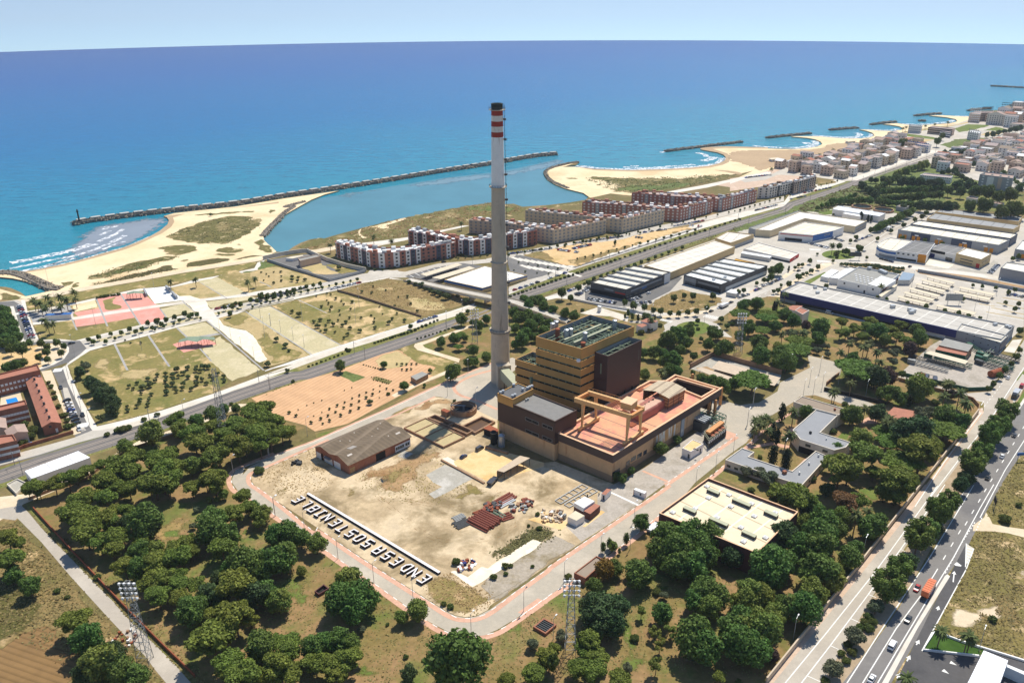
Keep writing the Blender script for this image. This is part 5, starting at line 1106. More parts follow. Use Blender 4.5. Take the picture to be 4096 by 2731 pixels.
A_,B_=shp(.008,.008,0),shp(.992,.008,0);ln_=axis.length
for u0,u1,z0,z1,m,nm in((.42,.57,.3,ze*.8,'m_dark','loading_opening'),(.73,.985,.3,ze*.7,'m_plasterwhite','whitewash'),(.02,.09,.2,ze*.6,'m_yardbrown','shutter')):
 mb=MB();panel(mb,A_,B_,ln_*u0,ln_*u1,z0,z1,.05);mb.build(nm,m,bsh)
for u in(.77,.84,.93):window(bsh,A_,B_,ln_*u,1.2,2.4,1.6,'m_glass',.14,'window','m_white')
A_,B_=shp(.008,.992,0),shp(.008,.008,0);le_=end.length
for u0,u1,z0,z1,m,nm in((.02,.16,.0,3.2,'m_plasterwhite','whitewash'),(.17,.22,.0,3.6,'m_dark','doorway'),(.26,.5,.0,3.0,'m_plasterwhite','whitewash'),(.55,.74,0,3.4,'m_plasterwhite','loading_door'),(.3,.48,3.0,3.3,'m_steel','canopy')):
 mb=MB();panel(mb,A_,B_,le_*u0,le_*u1,z0+.05,z1,.06 if nm!='canopy' else 1.4);mb.build(nm,m,bsh)
def basin(name,label,cat,k,pts,h,t,wall,floor,fz=.15,group=None,div=0,grime=None):
 q=ccw([tuple(G(k,*p,h)[:2])for p in pts]);th_=thing(name,label,cat,(*q[0],0),0,group)
 mb=MB();ringwall(mb,q,t,0,h);mb.build('rim_wall',wall,th_)
 mb=MB();mb.tess(ccw(inset(q,t*.5)),fz);mb.build('floor',floor,th_)
 i=inset(q,t*.6)
 for d in range(1,div):
  i0=0 if math.dist(i[0],i[1])>math.dist(i[1],i[2])else 1
  a,b,c,e_=[Vector(i[(i0+j)%4])for j in range(4)];u=d/div
  mb=MB();mb.prism(band([tuple(a+(b-a)*u),tuple(e_+(c-e_)*u)],t),0,h-.1,0);mb.build('divider',wall,th_)
 return th_,q
plain('m_sludge',(188,170,126),.95,.12,2);plain('m_rustywater',(96,70,46),.4,.2,3)
basin('settling_basin','shallow concrete sludge basin in four bays crossed by the chimney shadow','basin','B2',[(1228,618),(1405,538),(1722,690),(1548,772)],1.2,.5,'m_pitwall','m_sludge',.7,div=4)
basin('settling_basin','deep rusty basin between the thickener and the dark control block','basin','B2',[(1690,605),(1855,525),(1962,570),(1800,660)],1.4,.8,'m_pitwall','m_rustywater',.1)
basin('settling_basin','narrow rust stained trough running between the sludge basin and thickener','basin','B2',[(1420,538),(1480,512),(1790,640),(1735,670)],1.6,.6,'m_pitwall','m_rustywater',.1,div=2)
th_c=G('B2',1710,492);R_=(G('B2',1815,500)-G('B2',1605,495)).length/2
tk=thing('thickener_tank','round concrete thickener tank with double rim at the chimney shadow','tank',tuple(th_c))
mb=MB();mb.lathe((th_c.x,th_c.y,0),[(R_,0),(R_,3.0),(R_-.5,3.0),(R_-.5,2.2),(R_-1.5,2.2),(R_-1.5,2.8),(R_-1.9,2.8),(R_-1.9,.3)],40,0,False);mb.build('tank_wall','m_pitwall',tk)
mb=MB();mb.lathe((th_c.x,th_c.y,0),[(R_-1.8,.4),(.1,.2)],40,0,True);mb.build('floor','m_murky',tk)
mb=MB();mb.bar((th_c.x-R_,th_c.y+1,3.4),(th_c.x+1,th_c.y,3.4),.35);mb.bar((th_c.x,th_c.y,.3),(th_c.x,th_c.y,3.6),.5,8);mb.build('scraper_bridge','m_steel',tk)
t,q=solid('pump_hut','small hut with rusty sheet roof by the thickener','hut','B2',[(1528,478),(1575,498),(1600,485),(1552,466)],3.0,'m_pitwall','m_rust',par=0)
t,q=solid('lean_to_shed','lean-to with striped rusty roof against the dark control block','shed','B2',[(1870,625),(1985,668),(1985,632),(1915,598)],3.6,'m_dark','m_rust',par=0)
for x,y,zh,r_,m,lab in((1950,748,6.5,1.6,'m_darkgreen','dark upright cylindrical tank at the control block corner'),(2014,768,6.0,1.6,'m_galv','pale upright cylindrical tank at the control block foot')):
 p=G('B2',x,y);t=thing('storage_tank',lab,'tank',tuple(p));mb=MB();mb.lathe((p.x,p.y,0),[(r_,0),(r_,zh),(r_*.6,zh+.5),(.1,zh+.7)],20);mb.build('shell',m,t)
 mb=MB();mb.lathe((p.x,p.y,0),[(r_+.08,zh-.3),(r_+.08,zh-.1)],20,0,False);mb.build('rim','m_steel',t)
zc_=4.0;cs=[G('B2',*p,zc_)for p in((1975,962),(2030,975),(2240,862),(2160,843))]
t=thing('open_shelter','long low shelter with flat sheet roof on the orange slab edge','shelter',(cs[0].x,cs[0].y,0))
q=ccw([(p.x,p.y)for p in cs]);mb=MB();mb.prism(q,zc_-.2,zc_,0,bottom=True);mb.build('roof','m_sheetpale',t)
for i in range(5):
 for a,b in((cs[1],cs[2]),(cs[0],cs[3])):
  p=V2(a)+(V2(b)-V2(a))*(.02+.24*i);mb=MB();mb.bar((p.x,p.y,0),(p.x,p.y,zc_-.2),.12);mb.build('post','m_steeldark',t)
mb=MB();a,b=V2(cs[0]),V2(cs[3]);mb.prism(band([tuple(a),tuple(b)],.2),0,3.4,0);mb.build('back_wall','m_grime',t)
for k,pts,h,lab in(('B2',[(1880,770),(1895,760),(2070,810),(2055,818)],1.2,'low concrete retaining wall at the head of the orange slab'),('B2',[(1525,875),(1535,868),(1880,1055),(1868,1062)],.7,'low kerb wall along the open side of the orange slab')):
 q=[tuple(G(k,*p,h)[:2])for p in pts];mb=MB();mb.prism(q,0,h,0);tag(mb.build('low_wall','m_pitwall'),lab,'wall')
def L_(x,y,z=.9):p=P(1060+x/1.8667,1950+y/1.8667,z);return Vector((p.x,p.y))
upv=(L_(1170,712)-L_(1250,664))*.9;rgv=(L_(1210,642)-L_(1250,664))*.9
GL={'E':[(0,0,0,1),(0,0,1,0),(0,.5,.75,.5),(0,1,1,1)],'N':[(0,0,0,1),(0,1,.33,.67),(.33,.67,.66,.33),(.66,.33,1,0),(1,0,1,1)],'D':[(0,0,0,1),(0,1,.6,1),(.6,1,1,.7),(1,.7,1,.3),(1,.3,.6,0),(.6,0,0,0)],'S':[(0,0,1,0),(1,0,1,.5),(1,.5,0,.5),(0,.5,0,1),(0,1,1,1)],'A':[(0,0,0,1),(0,1,1,1),(1,1,1,0),(0,.45,1,.45)],'O':[(.15,0,.85,0),(.85,0,1,.12),(1,.12,1,.88),(1,.88,.85,1),(.85,1,.15,1),(.15,1,0,.88),(0,.88,0,.12),(0,.12,.15,0)],'T':[(.5,0,.5,1),(0,1,1,1)],'I':[(.5,0,.5,1),(.1,0,.9,0),(.1,1,.9,1)],'B':[(0,0,0,1),(0,1,1,1),(1,1,1,0),(1,0,0,0),(0,.5,1,.5)],'L':[(.3,0,.3,1),(.3,0,1,0)]}
LT=[('E',1190,680),('N',1117,634),('D',1057,598),('E',982,550),('S',916,507),('A',850,467),('S',768,415),('O',706,377),('S',645,340),('T',577,302),('E',525,262),('N',470,222),('I',415,190),('B',364,159),('L',316,125),('E',249,88)]
ORD=['first','second','third','fourth','fifth','sixth','seventh','eighth','ninth','tenth','eleventh','twelfth','thirteenth','fourteenth','fifteenth','sixteenth','seventeenth','eighteenth','nineteenth','twentieth']
for n_,(ch,x,y)in enumerate(LT):
 c=L_(x,y)-upv*.5-rgv*.5;mb=MB()
 for i,(x0,y0,x1,y1)in enumerate(GL[ch]):
  a,b=c+rgv*x0+upv*y0,c+rgv*x1+upv*y1;d=(b-a).normalized()*.3
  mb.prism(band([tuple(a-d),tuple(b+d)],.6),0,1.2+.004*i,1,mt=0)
 end_='the gravel end' if n_<8 else 'the brick shed end';k_=n_ if n_<8 else 15-n_
 tag(mb.build('ground_letter',['m_whitebale','m_baleside_shade']),f'giant white block letter {ch}, {ORD[k_]} in the ground writing from {end_}','letter','giant letters laid out on the yard')
a,b=L_(1303,632),L_(318,40);mb=MB();mb.prism(band([tuple(a),tuple(b)],1.2),0,1.0,1,mt=0);tag(mb.build('bale_row',['m_whitebale','m_baleside_shade']),'long straight white topped row of bales underlining the giant letters','bale row')
plain('w_cream',(216,198,162),.8,.06,4);plain('w_grey',(158,160,160),.7,.06,4);plain('w_dark',(84,84,84),.7,.06,4);plain('w_white',(232,228,220),.8,.05,4)
plain('w_navy',(28,36,104),.5,.06,6);plain('w_bluegrey',(72,80,98),.6,.06,4);plain('w_blue',(52,104,168),.6,.06,4);plain('w_tan',(206,180,132),.8,.06,4);plain('w_maroon',(92,56,52),.7,.08,3)
plain('w_brickapt',(168,114,96),.85,.08,2);plain('w_brickdeep',(152,98,82),.85,.08,2);plain('w_creamapt',(202,184,156),.85,.07,3);plain('w_pale',(220,210,196),.85,.06,3);plain('w_rose',(204,178,156),.85,.07,3);plain('w_orange',(214,140,40),.6,.08,2);plain('w_red',(190,44,36),.6,.08,2)
plain('r_cream',(214,200,172),.75,.08,4);plain('r_terra',(172,116,94),.85,.14,2);plain('r_tilefar',(172,148,134),.85,.14,3);plain('r_pinkgrey',(178,160,152),.85,.12,3);plain('r_grey',(146,147,148),.75,.07,5);plain('r_brown',(150,134,116),.85,.09,4);plain('r_white',(232,232,228),.7,.05,4);plain('r_yellow',(232,176,60),.7,.06,3);plain('r_sheetgrey',(152,150,142),.8,.12,4);plain('m_balcony',(140,144,146),.4,.1,2)
_rm={}
def roofmat(col,d,per=6.0,seam=.05,dark=18):
 a=round(math.degrees(math.atan2(d[1],d[0]))/4)*4%180;k=(col,a,per)
 if k not in _rm:
  r=math.radians(a);nm='roof_sheet_%d'%len(_rm)
  stripes(nm,tuple(max(0,c-40)for c in col),col,(math.cos(r),math.sin(r),0),per*1.5,.09,.7,.09,.03,5,tuple(min(255,c+26)for c in col),(-math.sin(r),math.cos(r),0),per*1.4);_rm[k]=nm
 return _rm[k]
def outward(q,i):
 return q[i],q[(i+1)%len(q)]
def bld(name,label,cat,k,top,edge=None,z=None,wall='w_cream',roof='r_cream',par=.5,group=None,cols=None,seam=None,base=None,faces=(),wins=()):
 if z is None:z=hz(S(k,edge[0],edge[2]),S(k,0,edge[1])[1])
 raw=[tuple(G(k,*p,z)[:2])for p in top];fwd=area(raw)>0;q=ccw(raw);n=len(q)
 t=thing(name,label,cat,(*q[0],0),0,group)
 mb=MB();mb.prism(q,-.3,z-.4,0,top=False)
 if par:ringwall(mb,q,.35,z-.45,z+par)
 else:mb.prism(q,z-.4,z,0,top=False)
 mb.build('wall',wall,t)
 if seam is not None:
  e=Vector(raw[(seam+1)%n])-Vector(raw[seam]);roof=roofmat(cols or(214,204,182),e.normalized(),*((6.0,)))
 mb=MB();mb.tess(inset(q,.3 if par else 0),z if not par else z-.15);mb.build('roof',roof,t)
 if base:mb=MB();mb.prism(inset(q,-.06),0,base[0],0,top=False);mb.build('base_wall',base[1],t)
 def edge_of(i):
  a,b=raw[i],raw[(i+1)%n];return(a,b)if fwd else(b,a)
 for f in faces:
  a,b=edge_of(f[0]);L=math.dist(a,b);u0,u1=(f[1],f[2])if fwd else(1-f[2],1-f[1]);mb=MB();panel(mb,a,b,u0*L,u1*L,f[3]*z,f[4]*z,f[7]if len(f)>7 else .12);mb.build(f[6],f[5],t)
 for wdef in wins:
  a,b=edge_of(wdef[0]);L=math.dist(a,b)
  for fl in range(wdef[2]):
   for i in range(wdef[1]):window(t,a,b,L*(i+.5)/wdef[1],wdef[3]+wdef[4]*fl,wdef[5],wdef[6],wdef[7],.1)
 return t,q,z
def roof_bits(t,k,pts,z,s,mat,name,h=1.2,wob=.3):
 for i,p in enumerate(pts):
  c=G(k,*p,z);mb=MB();mb.box((c.x,c.y,z-.1),s[0],s[1],h,s[2]if len(s)>2 else .4);mb.build(name,mat,t)
t,q,z=bld('warehouse','big dark walled warehouse with cream flat roof dotted with white skylights','warehouse','C2',[(1352,1318),(1745,1035),(2462,1308),(2135,1640)],(1352,1318,1478),wall='w_maroon',par=.9,cols=(228,210,176),seam=0)
mb=MB();ringwall(mb,inset(q,-.08),.5,z+.9,z+1.05);mb.build('coping','m_deckedge',t)
ra_=G('C2',1352,1318,z);rb2=G('C2',1745,1035,z);rv=math.atan2(rb2.y-ra_.y,rb2.x-ra_.x)
for p in((1462,1298),(1640,1268),(1748,1182),(1735,1090),(1912,1158),(1928,1252),(2092,1228),(2115,1328),(1818,1340),(1644,1375),(2008,1418),(2028,1532),(2205,1500),(2282,1300),(2308,1400),(1838,1450)):
 c=G('C2',*p,z);mb=MB();a_=[(c.x+1.35*math.cos(rv+PI/4+PI/2*i),c.y+1.35*math.sin(rv+PI/4+PI/2*i))for i in range(4)]
 mb.prism(a_,z-.1,z+.35,0,top=False)
 for i in range(4):mb.face([(*a_[i],z+.35),(*a_[(i+1)%4],z+.35),(c.x,c.y,z+.95)])
 mb.build('skylight','m_white',t)
for x0,y0,x1,y1 in((1740,1125,1832,1163),(1550,1270,1645,1313),(1755,1355,1900,1418),(1942,1203,2082,1262),(2196,1300,2298,1345),(2018,1462,2124,1510),(2465,1550,2466,1552)):
 if x1-x0<5:continue
 a,b=G('C2',x0,y0,z),G('C2',x1,y1,z);mb=MB();mb.prism(band([(a.x,a.y),(b.x,b.y)],1.7),z-.1,z+1.1,0);mb.build('ridge_vent','m_steeldark',t)
 mb=MB();mb.prism(band([(a.x,a.y),(b.x,b.y)],1.9),z+1.15,z+1.3,0,bottom=True);mb.build('vent_cap','m_steelpale',t)
t,q,z=bld('office_building','angular two storey office with pale blue grey roof among pines and palms','building','D2',[(690,475),(865,520),(722,660),(965,738),(925,780),(835,803),(560,715),(500,640)],z=6.6,wall='m_plaster',roof='r_grey',par=.25,wins=((5,2,1,4.2,1,2.4,1.3,'m_glass'),(6,0,1,4,1,1,1,'m_glass')),faces=((5,.1,1,.02,.5,'m_dark','undercroft'),))
roof_bits(t,'D2',[(643,664)],z,(.9,.9),'m_dark','roof_vent',1.0);roof_bits(t,'D2',[(770,715)],z,(.4,.4),'m_white','roof_vent',1.0)
for u in(610,680,740,790):
 pass
t,q,z=bld('office_building','brown gravel roofed office wing at the head of the grey office','building','D2',[(508,415),(575,370),(938,476),(868,521),(690,475)],z=6.9,wall='m_plaster',roof='r_brown',par=.25)
roof_bits(t,'D2',[(838,480)],z,(.8,.8),'m_rust','roof_vent',1.0)
t,q,z=bld('office_building','single storey office with slate grey roof wrapped round a cypress lawn','building','D2',[(-38,880),(95,785),(195,818),(150,855),(495,970),(685,808),(785,852),(575,1085),(400,1030)],z=4.2,wall='m_plaster',roof='r_grey',par=.3,wins=((8,7,1,1.3,1,1.8,1.1,'m_glass'),(6,5,1,1.3,1,1.6,1.1,'m_glass')))
roof_bits(t,'D2',[(435,985)],z,(1.6,1.4),'m_brickwall','roof_vent',1.4);roof_bits(t,'D2',[(555,990),(632,915),(708,850)],z,(.6,.6),'m_white','roof_vent',1.2)
bld('pavilion','low pavilion with dark red tiled roof half hidden behind palms','building','D2',[(1215,545),(1310,455),(1495,490),(1440,560),(1400,580),(1350,575)],z=3.2,wall='m_plaster',roof='r_terra',par=0)
bld('pump_house','small brick walled flat roofed pump house beside the golden tree','building','C3',[(672,690),(850,555),(930,590),(765,735)],z=3.2,wall='m_brickwall',roof='r_brown',par=.3)
bld('cabin','small white cabin with rusty red roof in the hall shadow edge','cabin','C2',[(892,1148),(935,1105),(970,1114),(925,1158)],z=2.8,wall='m_plasterwhite',roof='r_terra',par=0,faces=((3,.3,.6,.1,.8,'m_dark','door'),))
bld('container','white site container alone on the grey gravel','container','C2',[(1149,1113),(1165,1100),(1253,1130),(1237,1147)],z=2.7,wall='m_plasterwhite',roof='r_white',par=0,faces=((3,.3,.42,.4,.75,'m_glass','window'),(3,.95,.99,.02,1,'m_rust','corner_post')))
bld('workshop','white roofed yard workshop with dark brick walls','building','C2',[(672,1218),(755,1170),(836,1205),(750,1262)],z=4.2,wall='w_maroon',roof='r_white',par=0,faces=((3,0,1,.55,1,'m_plasterwhite','upper_wall'),(2,0,1,.7,1,'m_plasterwhite','upper_wall')))
bld('workshop','low dark brick annex with salmon roof beside the white workshop','building','C2',[(750,1285),(838,1225),(882,1242),(802,1310)],z=3.4,wall='w_maroon',roof='r_terra',par=0)
bld('storage_box','white box store with half blue and half cream roof','container','C2',[(620,1330),(682,1283),(757,1322),(692,1362)],z=3.2,wall='m_plasterwhite',roof='r_cream',par=0)
th_,q=basin('water_basin','brick rimmed basin crossed by dark bars on the lawn near the lattice mast','basin','C3',[(345,1115),(430,1045),(532,1098),(445,1172)],1.2,.5,'m_brickwall','m_murky',.3)
i_=inset(q,.3);mb=MB()
for j in range(1,6):
 a,b=Vector(i_[0])+(Vector(i_[1])-Vector(i_[0]))*j/6,Vector(i_[3])+(Vector(i_[2])-Vector(i_[3]))*j/6;mb.bar((*a,1.0),(*b,1.0),.22)
mb.build('cross_bar','m_steeldark',th_)
basin('water_basin','small dark open tank sunk in the grass beside leafy trees','basin','B3',[(515,832),(590,775),(632,808),(550,858)],1.3,.35,'w_maroon','m_dark',.2)
def seg_roofs():pass
t,q,z=bld('warehouse','very long cream warehouse running beside the railway with ribbed roof','warehouse','C1',[(1235,525),(1800,325),(1960,375),(1445,582)],(1445,582,640),wall='w_tan',par=.3,cols=(218,210,194),seam=1)
bld('warehouse','cream roofed warehouse with steel end wall beyond the long cream one','warehouse','C1',[(1800,308),(1900,255),(2112,280),(1925,348)],(1930,348,400),wall='w_tan',par=.6,cols=(216,208,194),seam=1,faces=((2,0,1,.0,.5,'w_grey','lower_panel'),(1,.2,1,.0,.7,'w_grey','steel_front')))
t,q,z=bld('showroom_building','grey showroom block with stepped pale roofs and parked cars in front','building','C1',[(805,662),(1150,528),(1443,580),(1090,722)],(1090,722,800),wall='w_dark',par=.6,cols=(212,206,190),seam=1,faces=((3,0,1,.02,.42,'m_dark','shop_glazing'),(2,.0,.14,.0,1,'w_white','white_corner'),(2,.14,1,.02,.4,'m_glass','shop_glazing'),(3,.02,.3,.5,.62,'w_red','sign_strip'),(3,.35,.6,.62,.76,'m_balcony','window_strip'),(2,.2,.9,.62,.78,'m_balcony','window_strip'),(2,.55,.65,.45,.6,'w_blue','sign_strip')))
for i in range(1,5):
 a=Vector(q[0]);
 p0,p1=G('C1',805+345*i/5,662-134*i/5,z),G('C1',1090+353*i/5,722-142*i/5,z);mb=MB();mb.prism(band([(p0.x,p0.y),(p1.x,p1.y)],1.0),z-.2,z+1.3,0);mb.build('roof_step','w_grey',t)
a,b=G('C1',950,595,z),G('C1',1280,655,z);mb=MB();mb.prism(band([(a.x,a.y),(b.x,b.y)],1.2),z-.1,z+.8,0)
t,q,z=bld('showroom_building','grey glazed block with white striped roof and a picture on its corner','building','C1',[(1550,603),(1870,472),(2220,530),(1850,680)],(1850,682,750),wall='w_dark',par=.6,cols=(226,228,224),seam=1,faces=((3,0,.95,.02,.42,'m_dark','shop_glazing'),(3,.66,.97,.1,.95,'m_balcony','picture_panel'),(2,.02,.9,.05,.5,'m_glasslight','shop_glazing'),(3,.05,.6,.58,.72,'m_balcony','window_strip')))
for i in range(1,5):
 p0,p1=G('C1',1550+320*i/5,603-131*i/5,z),G('C1',1850+370*i/5,680-150*i/5,z);mb=MB();mb.prism(band([(p0.x,p0.y),(p1.x,p1.y)],2.2),z-.2,z+1.0,0);mb.build('roof_strip','r_sheetgrey',t)
roof_bits(t,'C1',[(1860,635),(1880,620),(1920,650),(1790,640)],z,(2,1.5),'m_galv','roof_unit')
bld('canopy','small white entrance canopy in front of the picture corner','canopy','C1',[(1890,735),(1930,712),(2000,725),(1970,750)],z=3.2,wall='m_galv',roof='r_white',par=0)
bld('yard_enclosure','tan walled yard with a bright yellow roof behind the striped block','building','D1',[(25,490),(45,470),(200,505),(185,522)],z=5,wall='w_tan',roof='r_yellow',par=.4)
bld('shop_building','white shop with cream roof and bright red end wall','building','D1',[(108,392),(230,343),(552,430),(480,475)],(480,475,502),wall='w_white',par=.4,cols=(216,206,188),seam=1,faces=((2,0,1,.05,1.05,'w_red','red_end_wall'),(2,.35,.6,.4,.62,'m_white','sign_lettering'),(3,.0,.6,.05,.45,'m_dark','shop_glazing')))
bld('shop_canopy','long narrow white canopy along the red ended shop','canopy','D1',[(88,425),(105,410),(335,450),(318,463)],z=3.4,wall='m_galv',roof='r_white',par=0)
t,q,z=bld('warehouse','L shaped cream warehouse with broad pale roof beside the roundabout avenue','warehouse','D1',[(205,240),(560,95),(1095,170),(1003,216),(600,150),(325,248)],(205,240,292),wall='w_cream',par=.5,cols=(224,218,206),seam=0,faces=((2,0,1,.0,.95,'w_grey','glazed_front'),(2,.1,.9,.35,.5,'m_glass','window_strip')))
bld('warehouse','narrow grey roofed lean-to along the L shaped cream warehouse','warehouse','D1',[(150,225),(545,88),(575,96),(207,240)],(150,225,272),wall='w_grey',roof='r_sheetgrey',par=.4)
bld('showroom_building','white and blue fronted showroom with pale roof set in the L of the warehouse','building','D1',[(390,260),(600,178),(912,220),(825,250),(665,285)],(390,260,318),wall='w_white',par=.5,cols=(228,216,190),seam=0,faces=((3,.0,1,.2,1.02,'w_blue','blue_front'),(3,.15,.45,.6,.85,'m_white','sign_lettering'),(4,.0,.95,.82,.92,'w_red','red_strip'),(4,.3,.8,.05,.4,'m_dark','shop_glazing'),(2,.2,.8,.7,.9,'m_white','sign_lettering')))
bld('plant_building','white water works building with flat bluish white roof by two round tanks','building','D1',[(822,75),(868,48),(1245,108),(1195,132)],(822,76,122),wall='w_white',par=.3,cols=(232,236,238),seam=1)
bld('plant_building','lower front wing of the white water works building','building','D1',[(900,110),(925,95),(1060,118),(1040,135)],z=5,wall='w_white',roof='r_white',par=.3)
bld('hut','small flat roofed hut beyond the round water tanks','hut','D1',[(1330,52),(1360,38),(1435,48),(1405,65)],z=4,wall='w_grey',roof='r_brown',par=.2)
for(x,y,lab)in((1055,52,'round clarifier tank behind the white water works, nearer the railway'),(1230,78,'round clarifier tank on the lawn end of the white water works')):
 c=G('D1',x,y,1.5);r_=(G('D1',x+78,y,1.5)-G('D1',x-78,y,1.5)).length/2;t=thing('clarifier_tank',lab,'tank',(c.x,c.y,0));mb=MB();mb.lathe((c.x,c.y,0),[(r_,0),(r_,2),(r_-1,2),(r_-1,.5)],32,0,False);mb.build('rim','m_pitwall',t);mb=MB();mb.lathe((c.x,c.y,0),[(r_-.9,.9),(.1,.9)],32);mb.build('water','m_murky',t)
W1f=tuple((3,u,u+.035,.03,.55,'w_orange','roller_door')for u in(.04,.09,.29,.335,.53,.575,.76,.81,.9,.95))+tuple((3,u,u+.2,.0,1.0,'w_bluegrey','dark_panel',.06)for u in(.25,.66))+tuple((3,u,u+.04,.6,.75,'m_white','sign_board')for u in(.1,.3,.55,.78))
bld('warehouse','long grey industrial unit with orange doors and pale vaulted roof','warehouse','D1',[(1345,240),(1440,205),(2238,322),(2150,365)],(1345,240,303),wall='w_grey',par=.6,cols=(222,214,194),seam=1,faces=W1f)
bld('warehouse','dark slate fronted unit just behind the orange door unit','warehouse','D1',[(1443,196),(1512,165),(2302,275),(2245,312)],(2245,312,372),wall='w_bluegrey',par=.6,cols=(226,218,198),seam=1)
bld('warehouse','tan unit with grey solar panelled roof third back from the car parks','warehouse','D1',[(1575,150),(1640,108),(2322,205),(2268,238)],(1575,150,188),wall='w_tan',par=.5,cols=(150,150,148),seam=1,faces=tuple((3,u,u+.12,.0,.3,'w_red','red_door')for u in(.1,.4,.65)))
bld('warehouse','tan unit with grey solar panelled roof farthest from the car parks','warehouse','D1',[(1640,98),(1702,70),(2342,135),(2310,176)],(2310,176,215),wall='w_tan',par=.5,cols=(150,150,148),seam=1)
cf=[(1175,366),(1200,340),(1240,318),(1282,304),(1460,330),(1330,412),(1260,402),(1200,385)]
bld('showroom_building','curved white and blue fronted showroom with cream roof by the roundabout','building','D1',cf,(1330,412,478),wall='w_white',par=.5,cols=(222,212,190),seam=3,faces=tuple((i,0,1,.62,.86,'w_blue','blue_strip')for i in(5,6,7,0))+tuple((i,0,1,.08,.4,'m_balcony','shop_glazing')for i in(5,6)))
bld('showroom_building','white shop row with dark tiled solar roof next to the curved showroom','building','D1',[(1330,407),(1482,326),(1640,350),(1572,442)],(1540,440,510),wall='w_white',par=.4,cols=(120,118,114),seam=0,faces=((3,0,.26,.05,1.02,'w_orange','orange_front'),(3,.3,.95,.08,.3,'m_dark','shop_glazing'),(2,.1,.7,.1,.35,'m_glass','window_strip')),wins=((3,6,1,5,1,1.6,1.2,'m_glass'),))
bld('showroom_building','recessed shop row with dark tiled roof and entrance portal','building','D1',[(1590,398),(1690,352),(1882,385),(1810,442)],(1810,442,500),wall='w_white',par=.4,cols=(124,122,118),seam=0,faces=((3,.4,.95,.75,1.1,'m_dark','sign_board'),(3,.75,.92,.02,.6,'w_navy','roller_door'),(3,.1,.35,.02,.5,'m_glass','shop_glazing')))
bld('showroom_building','tan brick end unit with bright white roof closing the shop row','building','D1',[(1810,430),(1892,385),(2092,432),(2010,478)],(2010,478,550),wall='w_tan',par=.4,cols=(232,232,228),seam=0,faces=((3,.02,.15,.02,.5,'w_red','roller_door'),(3,.3,.8,.55,.65,'m_glass','window_strip'),(3,.3,.8,.25,.35,'m_glass','window_strip'),(2,.2,.8,.5,.6,'m_glass','window_strip')))
bld('warehouse','grey store with yellow sign at the estate edge','warehouse','D1',[(2280,395),(2340,325),(2450,345),(2400,415)],z=7,wall='w_grey',par=.5,cols=(220,216,204),seam=0,faces=((3,.05,.5,.1,.6,'w_orange','yellow_sign'),))
bld('warehouse','pale grey walled warehouse beyond the embankment','warehouse','D1',[(2165,545),(2215,500),(2500,540),(2450,600)],z=8,wall='w_grey',par=.5,cols=(226,220,204),seam=0)
NB=[(408,735),(560,660),(2275,1012),(1835,1048),(1120,892)]
nz_=hz(S('D1',408,805),S('D1',0,735)[1])
t,q,z=bld('warehouse','very long low warehouse with navy blue frontage and ribbed grey roof','warehouse','D1',[(408,735),(560,660),(1400,838),(2275,1012),(2170,1120),(1815,1050)],z=nz_,wall='w_grey',par=.7,cols=(192,186,174),seam=0,faces=((5,0,1,.35,1.1,'w_navy','navy_fascia',.5),(5,.05,.22,.0,.34,'w_white','white_base'),(5,.24,.9,.0,.33,'m_dark','loading_bays'),(0,0,1,.3,1.1,'w_navy','navy_fascia',.4)))
roof_bits(t,'D1',[(1450,905),(1440,885),(1465,895),(1300,860)],z,(3,2,.2),'m_galv','roof_unit',2.0);roof_bits(t,'D1',[(680,705),(760,718),(700,745),(2215,1015),(2240,1025),(2120,1000)],z,(2.4,1.6,.2),'m_galv','roof_unit',1.4)
t,q,z=bld('warehouse','plain blue grey walled box at the yard end of the navy warehouse','warehouse','D1',[(1812,1045),(1850,992),(2225,1088),(2165,1146)],(2165,1146,1226),wall='w_grey',par=.5,cols=(214,206,184),seam=1,faces=((2,0,1,.05,.9,'w_bluegrey','end_wall'),),wins=((3,6,2,3,3.2,.5,.6,'m_dark'),))
t,q,z=bld('restaurant_building','white hall with grey flat roof of round skylights and a tilted white front','building','D1',[(862,640),(1028,540),(1352,600),(1205,712)],(862,640,698),wall='w_white',roof='r_sheetgrey',par=.7,wins=((3,3,1,3.6,1,1.2,1.2,'m_dark'),),faces=((2,.0,.9,.4,.6,'w_red','red_strip'),(3,.33,.37,.02,.4,'m_steeldark','door')))
for i in range(6):
 for j in range(4):
  x,y=1005+i*32-j*20+30*j*.5,595+i*8+j*17;c=G('D1',x+j*8,y,z);mb=MB();mb.lathe((c.x,c.y,0),[(.9,z-.1),(.9,z+.2),(.3,z+.6)],8);mb.build('skylight','m_white',t)
roof_bits(t,'D1',[(1115,555),(1205,575),(1240,590),(1225,583)],z,(3,2.4,.5),'m_galv','roof_unit',2.0)
sl=[G('D1',1105,672,z+.3),G('D1',1210,605,z+3.2),G('D1',1330,640,z+3.2),G('D1',1225,705,z+.3)];mb=MB();mb.face(sl);mb.face([(p.x,p.y,p.z-.3)for p in sl][::-1]);mb.quad(sl[1],sl[0],(sl[0].x,sl[0].y,z),(sl[1].x,sl[1].y,z));mb.quad(sl[2],sl[1],(sl[1].x,sl[1].y,z),(sl[2].x,sl[2].y,z));mb.quad(sl[3],sl[2],(sl[2].x,sl[2].y,z),(sl[3].x,sl[3].y,z));mb.build('tilted_roof','r_white',t)
bld('canopy','wide white loading canopy at the back of the restaurant hall','canopy','D1',[(798,620),(930,545),(1000,548),(870,628)],z=5,wall='w_white',roof='r_white',par=0);bld('shed','small white flat shed by the avenue beside the restaurant hall','shed','D1',[(726,608),(812,552),(870,565),(790,622)],z=3.5,wall='w_white',roof='r_white',par=0)
